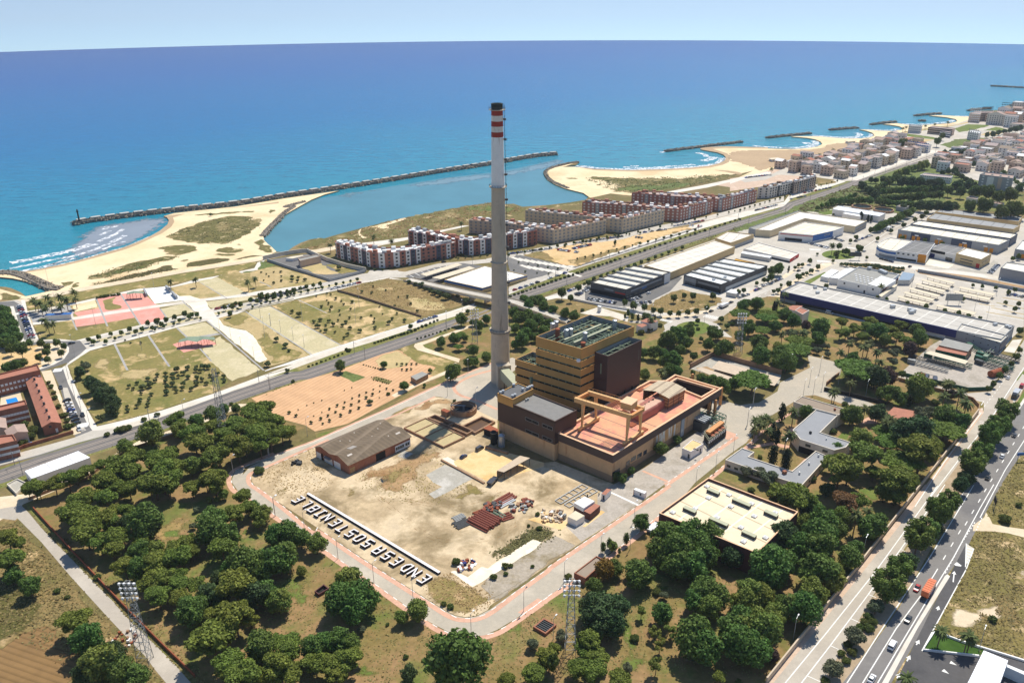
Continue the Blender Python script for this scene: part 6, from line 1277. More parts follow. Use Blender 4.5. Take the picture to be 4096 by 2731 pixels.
bld('walkway_canopy','glass entrance canopy leading to the restaurant hall','canopy','D1',[(1345,640),(1385,575),(1480,590),(1440,640)],z=4,wall='m_galv',roof='m_glasslight',par=0)
bld('walkway_canopy','long narrow canopy along the restaurant hall front','canopy','D1',[(1190,760),(1320,675),(1338,682),(1212,775)],z=3.4,wall='m_galv',roof='r_cream',par=0)
bld('shed','old shed with weathered grey roof in the machine yard','shed','D1',[(1672,1160),(1720,1105),(1945,1160),(1905,1212)],z=5.5,wall='m_pitwall',roof='r_sheetgrey',par=0);bld('shed','terracotta roofed shed in the machine yard','shed','D1',[(1645,1195),(1672,1165),(1905,1220),(1885,1245)],z=4.6,wall='m_greenpaint',roof='r_terra',par=0)
def carport(label,k,pts,z,group,roof='r_cream',name='carport',n=5):
 q=[G(k,*p,z)for p in pts];t=thing(name,label,'carport',(q[0].x,q[0].y,0),0,group);qq=ccw([(p.x,p.y)for p in q]);mb=MB();mb.prism(qq,z-.18,z,0,bottom=True);mb.build('roof',roof,t)
 L=[V2(p)for p in q];e=max(((L[(i+1)%4]-L[i]).length,i)for i in range(4))[1];a,b,c,d=[L[(e+j)%4]for j in range(4)]
 for i in range(n):
  m=(a+(b-a)*(.04+.92*i/(n-1))+d+(c-d)*(.04+.92*i/(n-1)))/2;mb=MB();mb.bar((m.x,m.y,0),(m.x,m.y,z-.18),.14);mb.build('post','m_steeldark',t)
carport('long tan open shelter over machines in the gravel yard','D1',[(1560,1225),(1600,1205),(1908,1285),(1882,1312)],4.2,None)
t,q,z=bld('villa','villa with terracotta roofs beside the navy warehouse','house','D1',[(448,865),(500,842),(580,845),(560,880),(520,885)],z=5,wall='w_white',roof='r_terra',par=0);bld('villa','cream villa tower with small flat roof beside the navy warehouse','house','D1',[(520,885),(560,858),(635,885),(580,918)],z=6.5,wall='w_pale',roof='r_terra',par=.3)
bld('house','small house with red tiled roofs among trees by the roundabout','house','C1',[(1172,1000),(1225,985),(1262,998),(1215,1018)],z=4.5,wall='w_white',roof='r_terra',par=0);bld('house','taller red roofed house half hidden by a palm near the roundabout','house','C1',[(1205,968),(1255,945),(1345,968),(1290,990)],z=5.5,wall='w_white',roof='r_terra',par=0)
bld('gate_kiosk','tiny white kiosk on the wall by the concrete apron','kiosk','C1',[(860,850),(868,842),(893,848),(886,856)],z=4,wall='w_white',roof='r_white',par=0)
LCP=['first','second','third','fourth','fifth','sixth']
for i,pts in enumerate(([(1565,612),(1585,605),(1805,658),(1785,672)],[(1525,640),(1545,632),(1768,688),(1750,703)],[(1480,672),(1500,663),(1728,722),(1708,737)],[(1428,710),(1448,700),(1684,760),(1660,775)],[(1385,742),(1405,732),(1640,790),(1618,806)],[(1335,775),(1355,765),(1600,822),(1578,838)])):
 carport(f'long cream carport, {LCP[5-i]} from the navy warehouse in the row of six','D1',pts,2.8,'carports of the big car park')
for pts,l in(([(1825,702),(1845,692),(2125,748),(2105,765)],'cream carport of the far pair, the one nearer the embankment'),([(1785,735),(1805,725),(2090,782),(2070,800)],'cream carport of the far pair, the one beside the billboard'),([(1640,845),(1660,835),(1975,898),(1950,918)],'lone cream carport close behind the middle of the navy warehouse')):carport(l,'D1',pts,2.8,'carports of the big car park')
for pts,l in(([(1365,592),(1655,505),(1700,518),(1410,608)],'pale carport beside the supermarket, the one nearer the brick apartments'),([(1455,620),(1755,530),(1800,545),(1525,632)],'pale carport beside the supermarket, the one touching its wall')):carport(l,'B1',pts,3.4,'supermarket carports')
for pts,l in(([(1770,1345),(1830,1285),(2325,1420),(2275,1485)],'wide tan carport in the walled plant car park'),([(1650,1352),(1690,1335),(1965,1425),(1945,1478)],'narrow rusty carport in the walled plant car park')):carport(l,'C1',pts,3.2,None,'m_sheetpale')
bld('supermarket','supermarket with broad white roof and blue fascia partly behind the chimney','building','B1',[(1555,640),(1880,528),(2218,605),(1860,708)],(1555,640,676),wall='w_tan',par=.4,cols=(240,236,226),seam=0,faces=((3,0,1,.55,1.0,'w_blue','blue_fascia'),(2,0,1,.75,1.0,'w_blue','blue_fascia')))
bld('pump_station','tan flat roofed pumping station inside the walled compound','building','B1',[(385,470),(540,435),(565,452),(400,490)],(385,475,525),wall='w_rose',roof='r_sheetgrey',par=.4,wins=((3,9,1,4.6,1,1.6,.8,'m_dark'),))
bld('hut','low white hut in the walled compound by the pump station','hut','B1',[(285,465),(330,452),(420,440),(430,447),(340,468)],z=2.5,wall='w_white',roof='r_cream',par=0)
def wall_line(label,parts,h,w,mat,name='wall',cat='wall',kind=None):
 ln=[]
 for k,pts in parts:ln+=[tuple(P(*S(k,*p))[:2])for p in pts]
 mb=MB();mb.prism(band(ln,w),-.2,h,0);o=mb.build(name,mat);return tag(o,label,cat)
wall_line('curved concrete wall round the pumping compound',[('B1',[(105,478),(280,440),(420,420),(460,418),(500,438),(620,490),(780,540),(930,572)])],3.2,.6,'m_concrete')
wall_line('pale fence wall along the park side of the pumping compound',[('B1',[(140,490),(300,545),(480,600),(640,652),(780,618),(920,580)])],2.2,.4,'w_grey','fence','fence')
bld('garden_hut','grey roofed garden hut beside the kitchen gardens','hut','B1',[(1285,1410),(1375,1372),(1425,1390),(1330,1440)],z=3,wall='m_pitwall',roof='r_sheetgrey',par=0)
t,q,z=bld('white_shed','long bright white metal shed beside the railway tracks','shed','A2',[(198,965),(625,806),(720,857),(250,1028)],(720,858,918),wall='m_plasterwhite',par=0,cols=(242,240,240),seam=0,faces=((3,.5,.56,.0,.5,'m_dark','doorway'),))
bld('loading_platform','white open platform of slabs at the end of the white shed','platform','A2',[(55,1075),(140,1030),(215,1065),(130,1150)],z=1.0,wall='m_concrete',roof='m_slabgrey',par=.4)
def gable(name,label,cat,k,e0,e1,f1,f0,z,rise,wall,roof,group=None,chim=0):
 a,b,c,d=[V2(G(k,*p,z))for p in(e0,e1,f1,f0)];t=thing(name,label,cat,(a.x,a.y,0),0,group);r0,r1=(a+b)/2,(c+d)/2;mb=MB();q=ccw([tuple(p)for p in(a,b,c,d)]);mb.prism(q,0,z,0,top=False)
 mb.face([(*a,z),(*b,z),(*r0,z+rise)]);mb.face([(*c,z),(*d,z),(*r1,z+rise)]);mb.build('wall',wall,t);mb=MB();o1=(a-b).normalized()*.4;o2=(a-d).normalized()*.4
 mb.quad((*(a+o1+o2),z-.15),(*(d+o1-o2),z-.15),(*(r1-o2),z+rise+.1),(*(r0+o2),z+rise+.1));mb.quad((*(b-o1+o2),z-.15),(*(r0+o2),z+rise+.1),(*(r1-o2),z+rise+.1),(*(c-o1-o2),z-.15));mb.build('roof',roof,t)
 for i in range(chim):
  p=r0+(r1-r0)*((i+.5)/chim);mb=MB();mb.box((p.x,p.y,z+rise-.4),.9,.9,1.8,.3);mb.build('chimney_pot','m_steeldark',t)
 return t,q
hz1=hz(S('A2',492,652),S('A2',0,580)[1]);hz1=min(hz1,9)
t,q=gable('row_house','terrace of houses under one long terracotta roof with many chimney pots','house','A2',(196,206),(316,183),(486,578),(340,612),hz1,1.6,'m_brickwall','r_terra',chim=8)
A_,B_=V2(G('A2',340,612,hz1)),V2(G('A2',486,578,hz1));window(t,A_,B_,(B_-A_).length*.7,.3,1.1,2.2,'m_white',.08,'door');window(t,A_,B_,(B_-A_).length*.4,3.6,1.2,1.2,'m_glass',.08)
for lab,pts,z_,rf_ in(('brick row house with pink roof terraces backing onto the sandy plaza',[(-80,215),(303,120),(320,165),(-80,262)],9,'r_terra'),('brick row house with pink terrace roof in front of the swimming pool',[(-80,470),(205,405),(218,442),(-80,512)],9,'r_terra'),('brick house corner with flat terracotta terrace at the picture edge',[(-60,700),(105,680),(135,730),(-60,775)],8,'r_terra')):
 bld('row_house',lab,'house','A2',pts,z=z_,wall='m_brickwall',roof=rf_,par=.6,wins=((2,12,2,2.2,3,1.3,1.3,'m_plasterwhite'),))
gable('house','cream house with low terracotta roof by the gardens of the terrace','house','A2',(40,640),(190,590),(218,650),(70,690),6,1.2,'w_rose','r_tilefar');gable('house','narrow house with terracotta roof at the picture edge below the pool','house','A2',(-60,560),(40,545),(48,620),(-60,640),6.5,1.2,'w_rose','r_tilefar')
for k,pts,m,lab in(('A2',[(45,395),(130,376),(148,410),(60,434)],'m_pool',None),('A2',[(225,745),(250,732),(285,738),(270,752),(240,756)],'m_pool',None)):zone('swimming_pool',k,pts,'m_pool')
zone('pool_terrace','A2',[(10,350),(160,330),(180,400),(160,430),(30,450),(0,440)],'m_pavewarm');zone('swimming_pool','A2',[(45,395),(130,376),(148,410),(60,434)],'m_pool')
_n=[0]
def apartment(label,k,top,edge,wall,panels,facades,floors,roofm='r_pinkgrey',winm='m_glass',skip=0,bits='m_pitwall',z=None):
 t,q,z=bld('apartment_block',label,'apartment block',k,top,edge,z,wall=wall,roof=roofm,par=.9,group='apartment blocks by the shore')
 raw=[tuple(G(k,*p,z)[:2])for p in top];fwd=area(raw)>0;n=len(raw);left=96;fh=z/floors;stuff=MB()
 for e in facades:
  a,b=raw[e],raw[(e+1)%n];a,b=(a,b)if fwd else(b,a);L=math.dist(a,b);m=max(2,int(L/4.2))
  for mm,f in panels:
   w=L/m*1.0;mb=MB()
   for i in range(m):
    if i%f==f//2 and(f>2 or i%8<5):panel(mb,a,b,L*(i+.08)/m,L*(i+.92)/m,0,z+.6,.2+.01*f)
   if mb.f:mb.build('facade_panel',mm,t)
  for fl in range(floors):
   for i in range(m):
    u=L*(i+.5)/m;zz=fl*fh+fh*.35
    if left>0:window(t,a,b,u,zz,1.7,1.5,winm,.32);left-=1
    else:panel(stuff,a,b,u-.85,u+.85,zz,zz+1.5,.32)
 if stuff.f:tag(stuff.build('windows',winm,t),kind='stuff')
 qi=inset(q,2.2);cnt=0
 for i in range(len(q)):
  a,b=Vector(qi[i]),Vector(qi[(i+1)%len(q)])
  for p,d in along([a,b],7.5,3):
   if cnt>=40:break
   mb=MB();mb.box((p.x,p.y,z-.2),3.4,2.6,random.choice((1.6,2.3,2.8)),math.atan2(d.y,d.x));mb.build('roof_hut',random.choice((bits,'m_white','r_terra','w_grey')),t);cnt+=1
apartment('brick and white apartment block with bright white roof terraces facing the lagoon','B1',[(680,336),(745,318),(1000,380),(1100,388),(1250,378),(1640,330),(1645,346),(1200,420),(1080,432),(960,428),(830,388),(690,352)],(1085,432,545),'w_brickapt',(('w_white',2),('w_bluegrey',5)),(6,7,8,9,10,11),4,'r_white',bits='w_white')
apartment('brick and white apartment block just behind, its far end past the chimney','B1',[(1262,242),(1330,224),(1640,290),(1790,305),(1930,286),(2240,235),(2297,250),(2060,287),(1930,312),(1790,332),(1620,322),(1450,286),(1270,256)],(1790,332,442),'w_brickdeep',(('w_white',2),('w_bluegrey',5)),(6,7,8,9,10,11,12),4,'r_white',bits='w_white')
apartment('cream apartment block with tan facades nearest the brick and white ones','C1',[(-170,165),(-115,140),(140,163),(500,214),(860,150),(932,168),(510,247),(140,192)],(510,247,350),'w_creamapt',(),(5,6,7),4,'r_tilefar','m_balcony')
apartment('cream apartment block forming the second V along the avenue','C1',[(280,88),(400,70),(700,108),(1040,130),(1330,74),(1396,86),(1062,160),(700,130)],(1062,160,264),'w_creamapt',(),(5,6,7),4,'r_pinkgrey','m_balcony')
apartment('red brick apartment block forming a V beside the cream ones','C1',[(738,22),(830,0),(1200,33),(1500,54),(1730,-2),(1787,9),(1520,80),(1200,56)],(1520,80,174),'w_brickapt',(('w_grey',6),),(5,6,7),4,'r_pinkgrey','w_pale')
apartment('red brick apartment block nearest the beach dunes','E',[(1073,1062),(1200,1044),(1500,1064),(1880,1090),(2150,1024),(2197,1040),(1890,1120),(1500,1096)],(1885,1120,1222),'w_brickapt',(('w_grey',6),),(5,6,7),4,'r_pinkgrey','w_pale')
apartment('pale grey apartment bar with a stepped end next to the pink car park','D4',[(224,908),(300,880),(492,846),(503,866),(318,906)],(224,908,988),'w_pale',(('w_dark',7),),(3,4),4,'r_sheetgrey')
apartment('taller grey apartment bar at the end of the avenue','D4',[(500,850),(560,826),(682,803),(692,818),(520,864)],(690,818,908),'w_rose',(('w_grey',4),),(3,4),5,'r_sheetgrey')
def far(label,pts,edge,wall,roof,win=None,k='D4',cat='apartment block',z=None,faces=()):
 t,q,z=bld('apartment_building',label,cat,k,pts,edge,z,wall=wall,roof=roof,par=.8,wins=win or(),faces=faces)
far('long white hotel block on the seafront with stepped balconies',[(1430,410),(1450,402),(1540,406),(1528,415)],(1430,410,463),'w_white','r_white',((3,6,4,2,3,2.5,1.2,'m_balcony'),))
far('wide cream seafront block with balconies',[(1585,425),(1615,412),(1800,430),(1780,442)],(1585,425,470),'w_rose','r_pinkgrey',((3,12,3,2,3.2,3,1.2,'m_dark'),))
far('dark navy block in front of the cream seafront one',[(1680,452),(1695,446),(1772,455),(1765,466)],(1680,452,490),'w_bluegrey','r_pinkgrey',((3,8,2,2,3.2,2,1.4,'m_white'),))
far('large hotel with white lattice end wall and orange brick front',[(1915,312),(1960,294),(2112,290),(2100,304),(2010,306),(2005,318)],(1915,312,376),'w_rose','r_pinkgrey',((5,6,7,2,3.2,2,1.4,'m_white'),(3,10,7,2,3.2,1.6,1.4,'m_dark')))
far('tall pair of slab towers at the far end of the town',[(2165,278),(2180,270),(2266,272),(2255,284)],(2165,278,345),'w_rose','r_pinkgrey',((3,7,8,2,3.2,1.5,1.4,'m_dark'),))
far('white terraced block standing alone near the far road bridge',[(1905,458),(1930,444),(2010,458),(1990,472)],(1905,458,515),'w_white','r_white',((3,5,5,2,3,2,1.4,'m_balcony'),))
far('long white and blue apartment block closing the seaside quarter',[(1415,548),(1450,538),(1612,560),(1590,572)],(1590,572,625),'w_white','r_pinkgrey',((3,12,4,2,3,1.8,1.4,'w_blue'),))
far('big brown tile roofed apartment block with white balcony bays',[(1998,800),(2040,780),(2275,805),(2262,832)],(1998,800,900),'w_grey','r_tilefar',((3,4,6,3,3,2,1.3,'m_white'),(2,3,6,3,3,1.6,1.3,'m_white')),faces=((3,.3,.42,.1,.95,'w_rose','stair_panel'),(3,.55,.75,.1,.95,'w_white','balcony_bay')))
far('long pale hall with flat roof among the camp site poplars',[(1520,805),(1560,788),(1782,812),(1768,828)],(1768,828,870),'w_white','r_pinkgrey',((3,14,2,2,3,1.5,1.2,'m_balcony'),))
far('long brown roofed school hall above the elevated railway',[(1930,560),(2000,528),(2110,530),(1990,580)],(1990,580,610),'w_rose','r_brown')
for p,l in(((1895,1000,1985,1010,1895,978),'a'),):far('small gabled house in the camp site trees',[(1890,985),(1925,972),(1988,985),(1975,1000)],(1890,985,1025),'w_pale','r_tilefar',cat='house');far('low red roofed house beyond the last tan warehouse',[(2080,1025),(2110,1015),(2195,1028),(2180,1045)],(2180,1045,1060),'w_pale','r_tilefar',cat='house')
for k,x,y,lab in(('D4',355,688,'small white beach bar alone on the wide sand'),('D4',962,545,'small reddish beach bar near the sand edge of the town')):
 c=G(k,x,y);t=thing('beach_bar',lab,'hut',(c.x,c.y,0));mb=MB();mb.box((c.x,c.y,0),12,6,2.6,.3);mb.build('wall','w_white',t);mb=MB();mb.box((c.x,c.y,2.8),15,9,.3,.3);mb.build('roof','r_cream',t)
def indeed(p,z,poly):return inside((p[0],p[1]),poly)
TOWN=[]
def town(zone_px,n,place,group,sz=(11,20),hh=(6,13),seed=1,gapf=1.0):
 r=random.Random(seed);poly=[tuple(P(*S('D4',*p))[:2])for p in zone_px];d0=(Vector(RW[-1][:2])-Vector(RW[-3][:2]));base=math.atan2(d0.y,d0.x);got=[];xs=[p[0]for p in poly];ys=[p[1]for p in poly];tries=0
 while len(got)<n and tries<6000:
  tries+=1;p=(r.uniform(min(xs),max(xs)),r.uniform(min(ys),max(ys)))
  if not inside(p,poly):continue
  w,l,h=r.uniform(*sz),r.uniform(sz[0]*.8,sz[1]*.8),r.uniform(*hh)
  if any(math.dist(p,g[0])<(max(w,l)+g[1])*.58*gapf for g in got):continue
  got.append((p,max(w,l)))
  TOWN.append((p,w,l,h,base+r.choice((0,PI/2))+r.uniform(-.05,.05),r.choice(('w_rose','w_pale','w_white','w_creamapt','w_white')),r.choice(('r_tilefar','r_pinkgrey','r_white','r_tilefar','r_pinkgrey','r_brown','r_terra')),r.random()<.55,place,group))
town([(390,740),(530,690),(700,690),(860,640),(960,625),(1050,590),(1180,540),(1320,525),(1420,545),(1600,600),(1540,640),(1300,710),(1050,795),(900,832),(700,800),(520,790)],130,'in the seaside quarter','houses of the seaside quarter',(9,16),seed=2)
town([(1740,660),(1930,600),(2100,560),(2352,500),(2460,520),(2460,900),(2300,840),(2260,790),(2000,780),(1900,790),(1700,770),(1600,720),(1660,690)],110,'in the inland quarter','houses of the inland quarter',(9,18),seed=5)
town([(2020,385),(2160,350),(2270,300),(2352,275),(2560,260),(2560,440),(2352,440),(2240,430),(2140,405)],55,'in the far quarter by the hotel towers','houses of the far quarter',(12,26),(7,18),seed=9)
wn={'w_rose':'rose','w_pale':'pale','w_white':'white','w_creamapt':'tan'};rn={'r_tilefar':'brown','r_pinkgrey':'pinkish grey','r_terra':'terracotta','r_white':'white','r_brown':'dull brown'}
AUTO=[]
for p,w,l,h,a,wm,rm,flat,place,group in TOWN:
 z=gz(*p);t=thing('town_house',None,'house',(*p,z),a,group);t['kind']='thing';AUTO.append((t,f'{wn[wm]} house, {"flat" if flat else "pitched"} {rn[rm]} roof',p,place))
 q=[(-w/2,-l/2),(w/2,-l/2),(w/2,l/2),(-w/2,l/2)];mb=MB();mb.prism(q,-.5,h,0,top=False)
 if not flat:mb.face([(q[0][0],q[0][1],h),(q[1][0],q[1][1],h),(0,q[0][1],h+w*.16)]);mb.face([(q[2][0],q[2][1],h),(q[3][0],q[3][1],h),(0,q[2][1],h+w*.16)])
 else:ringwall(mb,q,.4,h,h+.8)
 me=MB()
 o=mb.build('wall',wm);o.parent=t
 mb=MB()
 if flat:mb.prism(inset(q,.4),h-.1,h+.1,0)
 else:
  for s in(-1,1):
   f=[(s*(w/2+.4),-l/2-.4,h-.1),(s*(w/2+.4),l/2+.4,h-.1),(0,l/2+.4,h+w*.16+.1),(0,-l/2-.4,h+w*.16+.1)];mb.face(f if s>0 else f[::-1])
 o=mb.build('roof',rm);o.parent=t
 mb=MB();
 for i in range(4):
  A_,B_=ccw(q)[i],ccw(q)[(i+1)%4];L=math.dist(A_,B_)
  for fl in range(int(h//3)):
   for j in range(int(L//3.5)):panel(mb,A_,B_,L*(j+.5)/int(L//3.5)-.7,L*(j+.5)/int(L//3.5)+.7,fl*3+1,fl*3+2.4,.1)
 if mb.f:o=mb.build('windows','m_dark');o.parent=t;o['kind']='stuff'
def leaf_mat(name,c,var=.35,trans=.25):
 m,nt,b=newmat(name);oi=N(nt,'ShaderNodeObjectInfo');ge=N(nt,'ShaderNodeNewGeometry')
 hsv=N(nt,'ShaderNodeHueSaturation');hsv.inputs['Color'].default_value=lin(c)
 def mr(s,a,b_):
  r=N(nt,'ShaderNodeMapRange');nt.links.new(s,r.inputs[0]);r.inputs[3].default_value=a;r.inputs[4].default_value=b_;return r.outputs[0]
 nt.links.new(mr(oi.outputs['Random'],.475,.525),hsv.inputs['Hue']);nt.links.new(mr(ge.outputs['Random Per Island'],1-var,1+var),hsv.inputs['Value'])
 f=ramp(nt,noise(nt,.9,3,.6),[(.35,(.78,.8,.8,1)),(.65,(1.2,1.16,1.1,1))])
 col=mixc(nt,1.0,hsv.outputs[0],f,'MULTIPLY');nt.links.new(col,b.inputs['Base Color']);b.inputs['Roughness'].default_value=.7;b.inputs['Specular IOR Level'].default_value=.25
 t=N(nt,'ShaderNodeBsdfTranslucent');nt.links.new(col,t.inputs[0]);mx=N(nt,'ShaderNodeMixShader');mx.inputs[0].default_value=trans
 nt.links.new(b.outputs[0],mx.inputs[1]);nt.links.new(t.outputs[0],mx.inputs[2]);nt.links.new(mx.outputs[0],nt.nodes['Material Output'].inputs[0])
for n_,c_ in(('f_pine',(114,128,52)),('f_stone',(96,122,42)),('f_broad',(98,124,56)),('f_light',(128,140,64)),('f_dark',(76,98,56)),('f_grey',(112,120,90)),('f_plane',(104,126,56)),('f_orch',(98,112,68)),('f_gold',(142,112,48)),('f_purple',(92,70,66)),('f_red',(124,92,58)),('f_palm',(98,108,60)),('f_cyp',(42,56,30)),('f_shrub',(92,104,48)),('f_street',(88,106,46))):leaf_mat(n_,c_)
plain('m_trunk',(112,92,72),.9,.2,1);plain('m_palmtrunk',(134,112,88),.9,.2,.6)
def quads(P_,Nn,s,r):
 k=len(P_);n=Nn+r.normal(0,.7,(k,3));n/=np.linalg.norm(n,axis=1)[:,None]+1e-9
 a=np.cross(n,r.normal(0,1,(k,3)));a/=np.linalg.norm(a,axis=1)[:,None]+1e-9;b=np.cross(n,a);q=s*r.uniform(.6,1.35,(k,1))
 V=np.stack([P_-a*q-b*q*.8,P_+a*q-b*q*.8,P_+a*q*.8+b*q,P_-a*q*.8+b*q],1).reshape(-1,3);return V
def lobes(kind,r):
 L=[]
 if kind in('pine','pinelow'):
  for i in range(15):
   a=i*2.4+r.uniform(-.4,.4);d=.68*math.sqrt((i+.5)/15);L.append((math.cos(a)*d,math.sin(a)*d,1.62+.42*(1-d*d*1.6)+r.uniform(-.3,.16),r.uniform(.2,.42),.74))
  for i in range(4):a=r.uniform(0,6.3);L.append((math.cos(a)*.45,math.sin(a)*.45,r.uniform(1.0,1.4),r.uniform(.2,.32),.8))
 elif kind=='stone':
  for i in range(22):
   a=i*2.4;d=.82*math.sqrt((i+.5)/22);L.append((math.cos(a)*d,math.sin(a)*d,1.5+.22*(1-d*d)+r.uniform(-.05,.05),r.uniform(.2,.28),.62))
 elif kind=='broad':
  for i in range(22):
   z=1-2*(i+.5)/22;a=i*2.4;q=math.sqrt(1-z*z);d=r.uniform(.5,.68);d*=r.uniform(.85,1.25);L.append((math.cos(a)*q*d,math.sin(a)*q*d,1.25+z*.62*r.uniform(.85,1.2),r.uniform(.2,.44),.9))
  L.append((0,0,1.3,.55,1))
 elif kind=='sparse':
  for i in range(12):a=i*2.4;z=r.uniform(.9,2.1);d=r.uniform(.2,.75);L.append((math.cos(a)*d,math.sin(a)*d,z,r.uniform(.18,.32),.9))
 elif kind=='plane':
  for i in range(20):z=(i+.5)/20;a=i*2.4;d=(.2+.5*math.sin(PI*min(1,.25+.75*(1-z))));L.append((math.cos(a)*d,math.sin(a)*d,.65+z*1.55,r.uniform(.26,.38),1.0))
 elif kind=='olive':
  for i in range(8):a=i*2.4;d=r.uniform(.3,.55);L.append((math.cos(a)*d,math.sin(a)*d,r.uniform(.75,1.25),r.uniform(.3,.45),.85))
 elif kind=='street':
  for i in range(9):z=1-2*(i+.5)/9;a=i*2.4;L.append((math.cos(a)*.45,math.sin(a)*.45,1.6+z*.5,r.uniform(.4,.52),1))
 elif kind=='shrub':
  for i in range(10):a=i*2.4;d=.6*math.sqrt((i+.5)/10);L.append((math.cos(a)*d,math.sin(a)*d,.42+.25*(1-d)+r.uniform(-.1,.1),r.uniform(.3,.42),.85))
 elif kind=='cypress':
  for i in range(14):z=(i+.5)/14;L.append((r.uniform(-.15,.15),r.uniform(-.15,.15),.5+z*5.0,.35+.75*math.sin(PI*min(1,.12+z*.88))**.8*.9,1.3))
 elif kind=='poplar':
  for i in range(12):z=(i+.5)/12;a=i*2.4;L.append((math.cos(a)*.25,math.sin(a)*.25,.7+z*2.9,.35+.35*math.sin(PI*z),1.1))
 return L
def crown(kind,n,s,seed,core=.66):
 r=np.random.default_rng(seed);L=lobes(kind,r);w=np.array([l[3]**2 for l in L]);w=w/w.sum();V=[];F=[]
 idx=r.choice(len(L),n,p=w);c=np.array([l[:3]for l in L])[idx];rad=np.array([l[3]for l in L])[idx][:,None];fl=np.array([l[4]for l in L])[idx]
 d=r.normal(0,1,(n,3));d[:,2]+=.35;d/=np.linalg.norm(d,axis=1)[:,None];p=d*rad*r.uniform(.7,1.2,(n,1));p[:,2]*=fl;q=quads(c+p,d+np.array([0,0,.15]),s,r)
 V=[tuple(x)for x in q];F=[tuple(range(4*i,4*i+4))for i in range(n)]
 if core:
  bm=bmesh.new();bmesh.ops.create_icosphere(bm,subdivisions=1,radius=1);iv=np.array([v.co for v in bm.verts]);fi=[[v.index for v in f.verts]for f in bm.faces];bm.free()
  for l in L:
   o=len(V);V+=[tuple(x)for x in iv*l[3]*core*np.array([1,1,l[4]])+np.array(l[:3])];F+=[tuple(o+j for j in f)for f in fi]
 return V,F
def trunk_mb(kind,rad=.06):
 mb=MB();r=random.Random(3);top={'stone':1.45,'pine':1.6,'cypress':1.2,'poplar':2.6,'shrub':.35,'olive':.8,'plane':1.4}.get(kind,1.3);lean=r.uniform(-.06,.06)
 mid=(lean,.03,top*.55);mb.bar((0,0,-.06),mid,rad,6,r2=rad*.75,cap=False);mb.bar(mid,(lean*2,0,top),rad*.75,6,r2=rad*.35)
 if kind not in('cypress','shrub','poplar'):
  for i in range(5):a=i*1.3;mb.bar((mid[0],mid[1],top*(.5+.06*i)),(math.cos(a)*.5,math.sin(a)*.5,top*(.92+.05*(i%2))),rad*.45,5,r2=rad*.15)
 return mb
def palm_mesh(seed):
 r=random.Random(seed);mb=MB();Ht=2.6
 for i in range(34):
  a=i*2.4;el=r.uniform(-.5,1.2);p=Vector((0,0,Ht));d=Vector((math.cos(a)*math.cos(el),math.sin(a)*math.cos(el),math.sin(el)));sd=Vector((-math.sin(a),math.cos(a),0));w=.05
  for k in range(5):
   q=p+d*.26;w2=(.16,.17,.13,.08,.02)[k];up=Vector((0,0,-.05));mb.quad(p-sd*w+up,p,q,q-sd*w2+up);mb.quad(p,p+sd*w+up,q+sd*w2+up,q);p,w=q,w2;d=(d+Vector((0,0,-.34))).normalized()
 t=MB();t.bar((0,0,-.1),(.05,.02,1.4),.085,8,r2=.07,cap=False);t.bar((.05,.02,1.4),(0,0,Ht),.07,8,r2=.09);return mb,t
KIND={'P':('pine_tree','pine','f_pine',1.36,'olive green pine'),'S':('stone_pine','stone','f_stone',.72,'flat topped stone pine'),'B':('broadleaf_tree','broad','f_broad',1.3,'mid green broadleaf tree'),'L':('pale_green_tree','broad','f_light',1.3,'pale green tree'),'D':('evergreen_oak','broad','f_dark',1.3,'very dark green tree'),'G':('olive_tree','olive','f_grey',1.0,'grey green olive tree'),'N':('plane_tree','plane','f_plane',1.4,'dense plane tree'),'M':('camp_tree','broad','f_broad',1.3,'green camp side tree'),'A':('sparse_tree','sparse','f_light',1.5,'thin airy tree'),'Y':('golden_tree','broad','f_gold',1.3,'golden brown tree'),'U':('purple_tree','broad','f_purple',1.3,'purple leaved tree'),'R':('reddish_tree','pine','f_red',1.36,'reddish pine'),'C':('cypress_tree','cypress','f_cyp',3.0,'slim dark cypress'),'V':('poplar_tree','poplar','f_street',2.2,'slender poplar'),'T':('street_tree','street','f_street',1.6,'round street tree'),'O':('orchard_tree','olive','f_orch',1.0,'dark orchard tree'),'H':('shrub','shrub','f_shrub',.45,'bushy shrub'),'X':('palm_tree',None,'f_palm',2.6,'feathery palm')}
LOD={'big':(4300,.05),'mid':(900,.105),'small':(150,.25)}
_tm={}
def tree_meshes(k,lod,v):
 key=(k,lod,v)
 if key in _tm:return _tm[key]
 nm,shape,mat,kc,_=KIND[k]
 if k=='X':c,t=palm_mesh(v);cm,cf=c.v,c.f;tm='m_palmtrunk'
 else:
  n,s=LOD[lod];n=int(n*{'cypress':.6,'sparse':.55,'shrub':.7,'olive':.7}.get(shape,1));cm,cf=crown(shape,n,s*(1.5 if shape=='cypress' else 1),v*17+5,.0 if shape=='sparse' else .5);t=trunk_mb(shape);tm='m_trunk'
 if lod=='small':
  me=bpy.data.meshes.new(nm);o=len(cm);me.from_pydata(list(cm)+t.v,[],list(cf)+[tuple(i+o for i in f)for f in t.f]);me.materials.append(MATS[mat]);me.materials.append(MATS[tm]);me.polygons.foreach_set('material_index',[0]*len(cf)+[1]*len(t.f));_tm[key]=(me,None)
 else:
  a=bpy.data.meshes.new('crown');a.from_pydata(cm,[],cf);a.materials.append(MATS[mat]);b=bpy.data.meshes.new('trunk');b.from_pydata(t.v,[],t.f);b.materials.append(MATS[tm]);_tm[key]=(a,b)
 return _tm[key]
NT=[0]
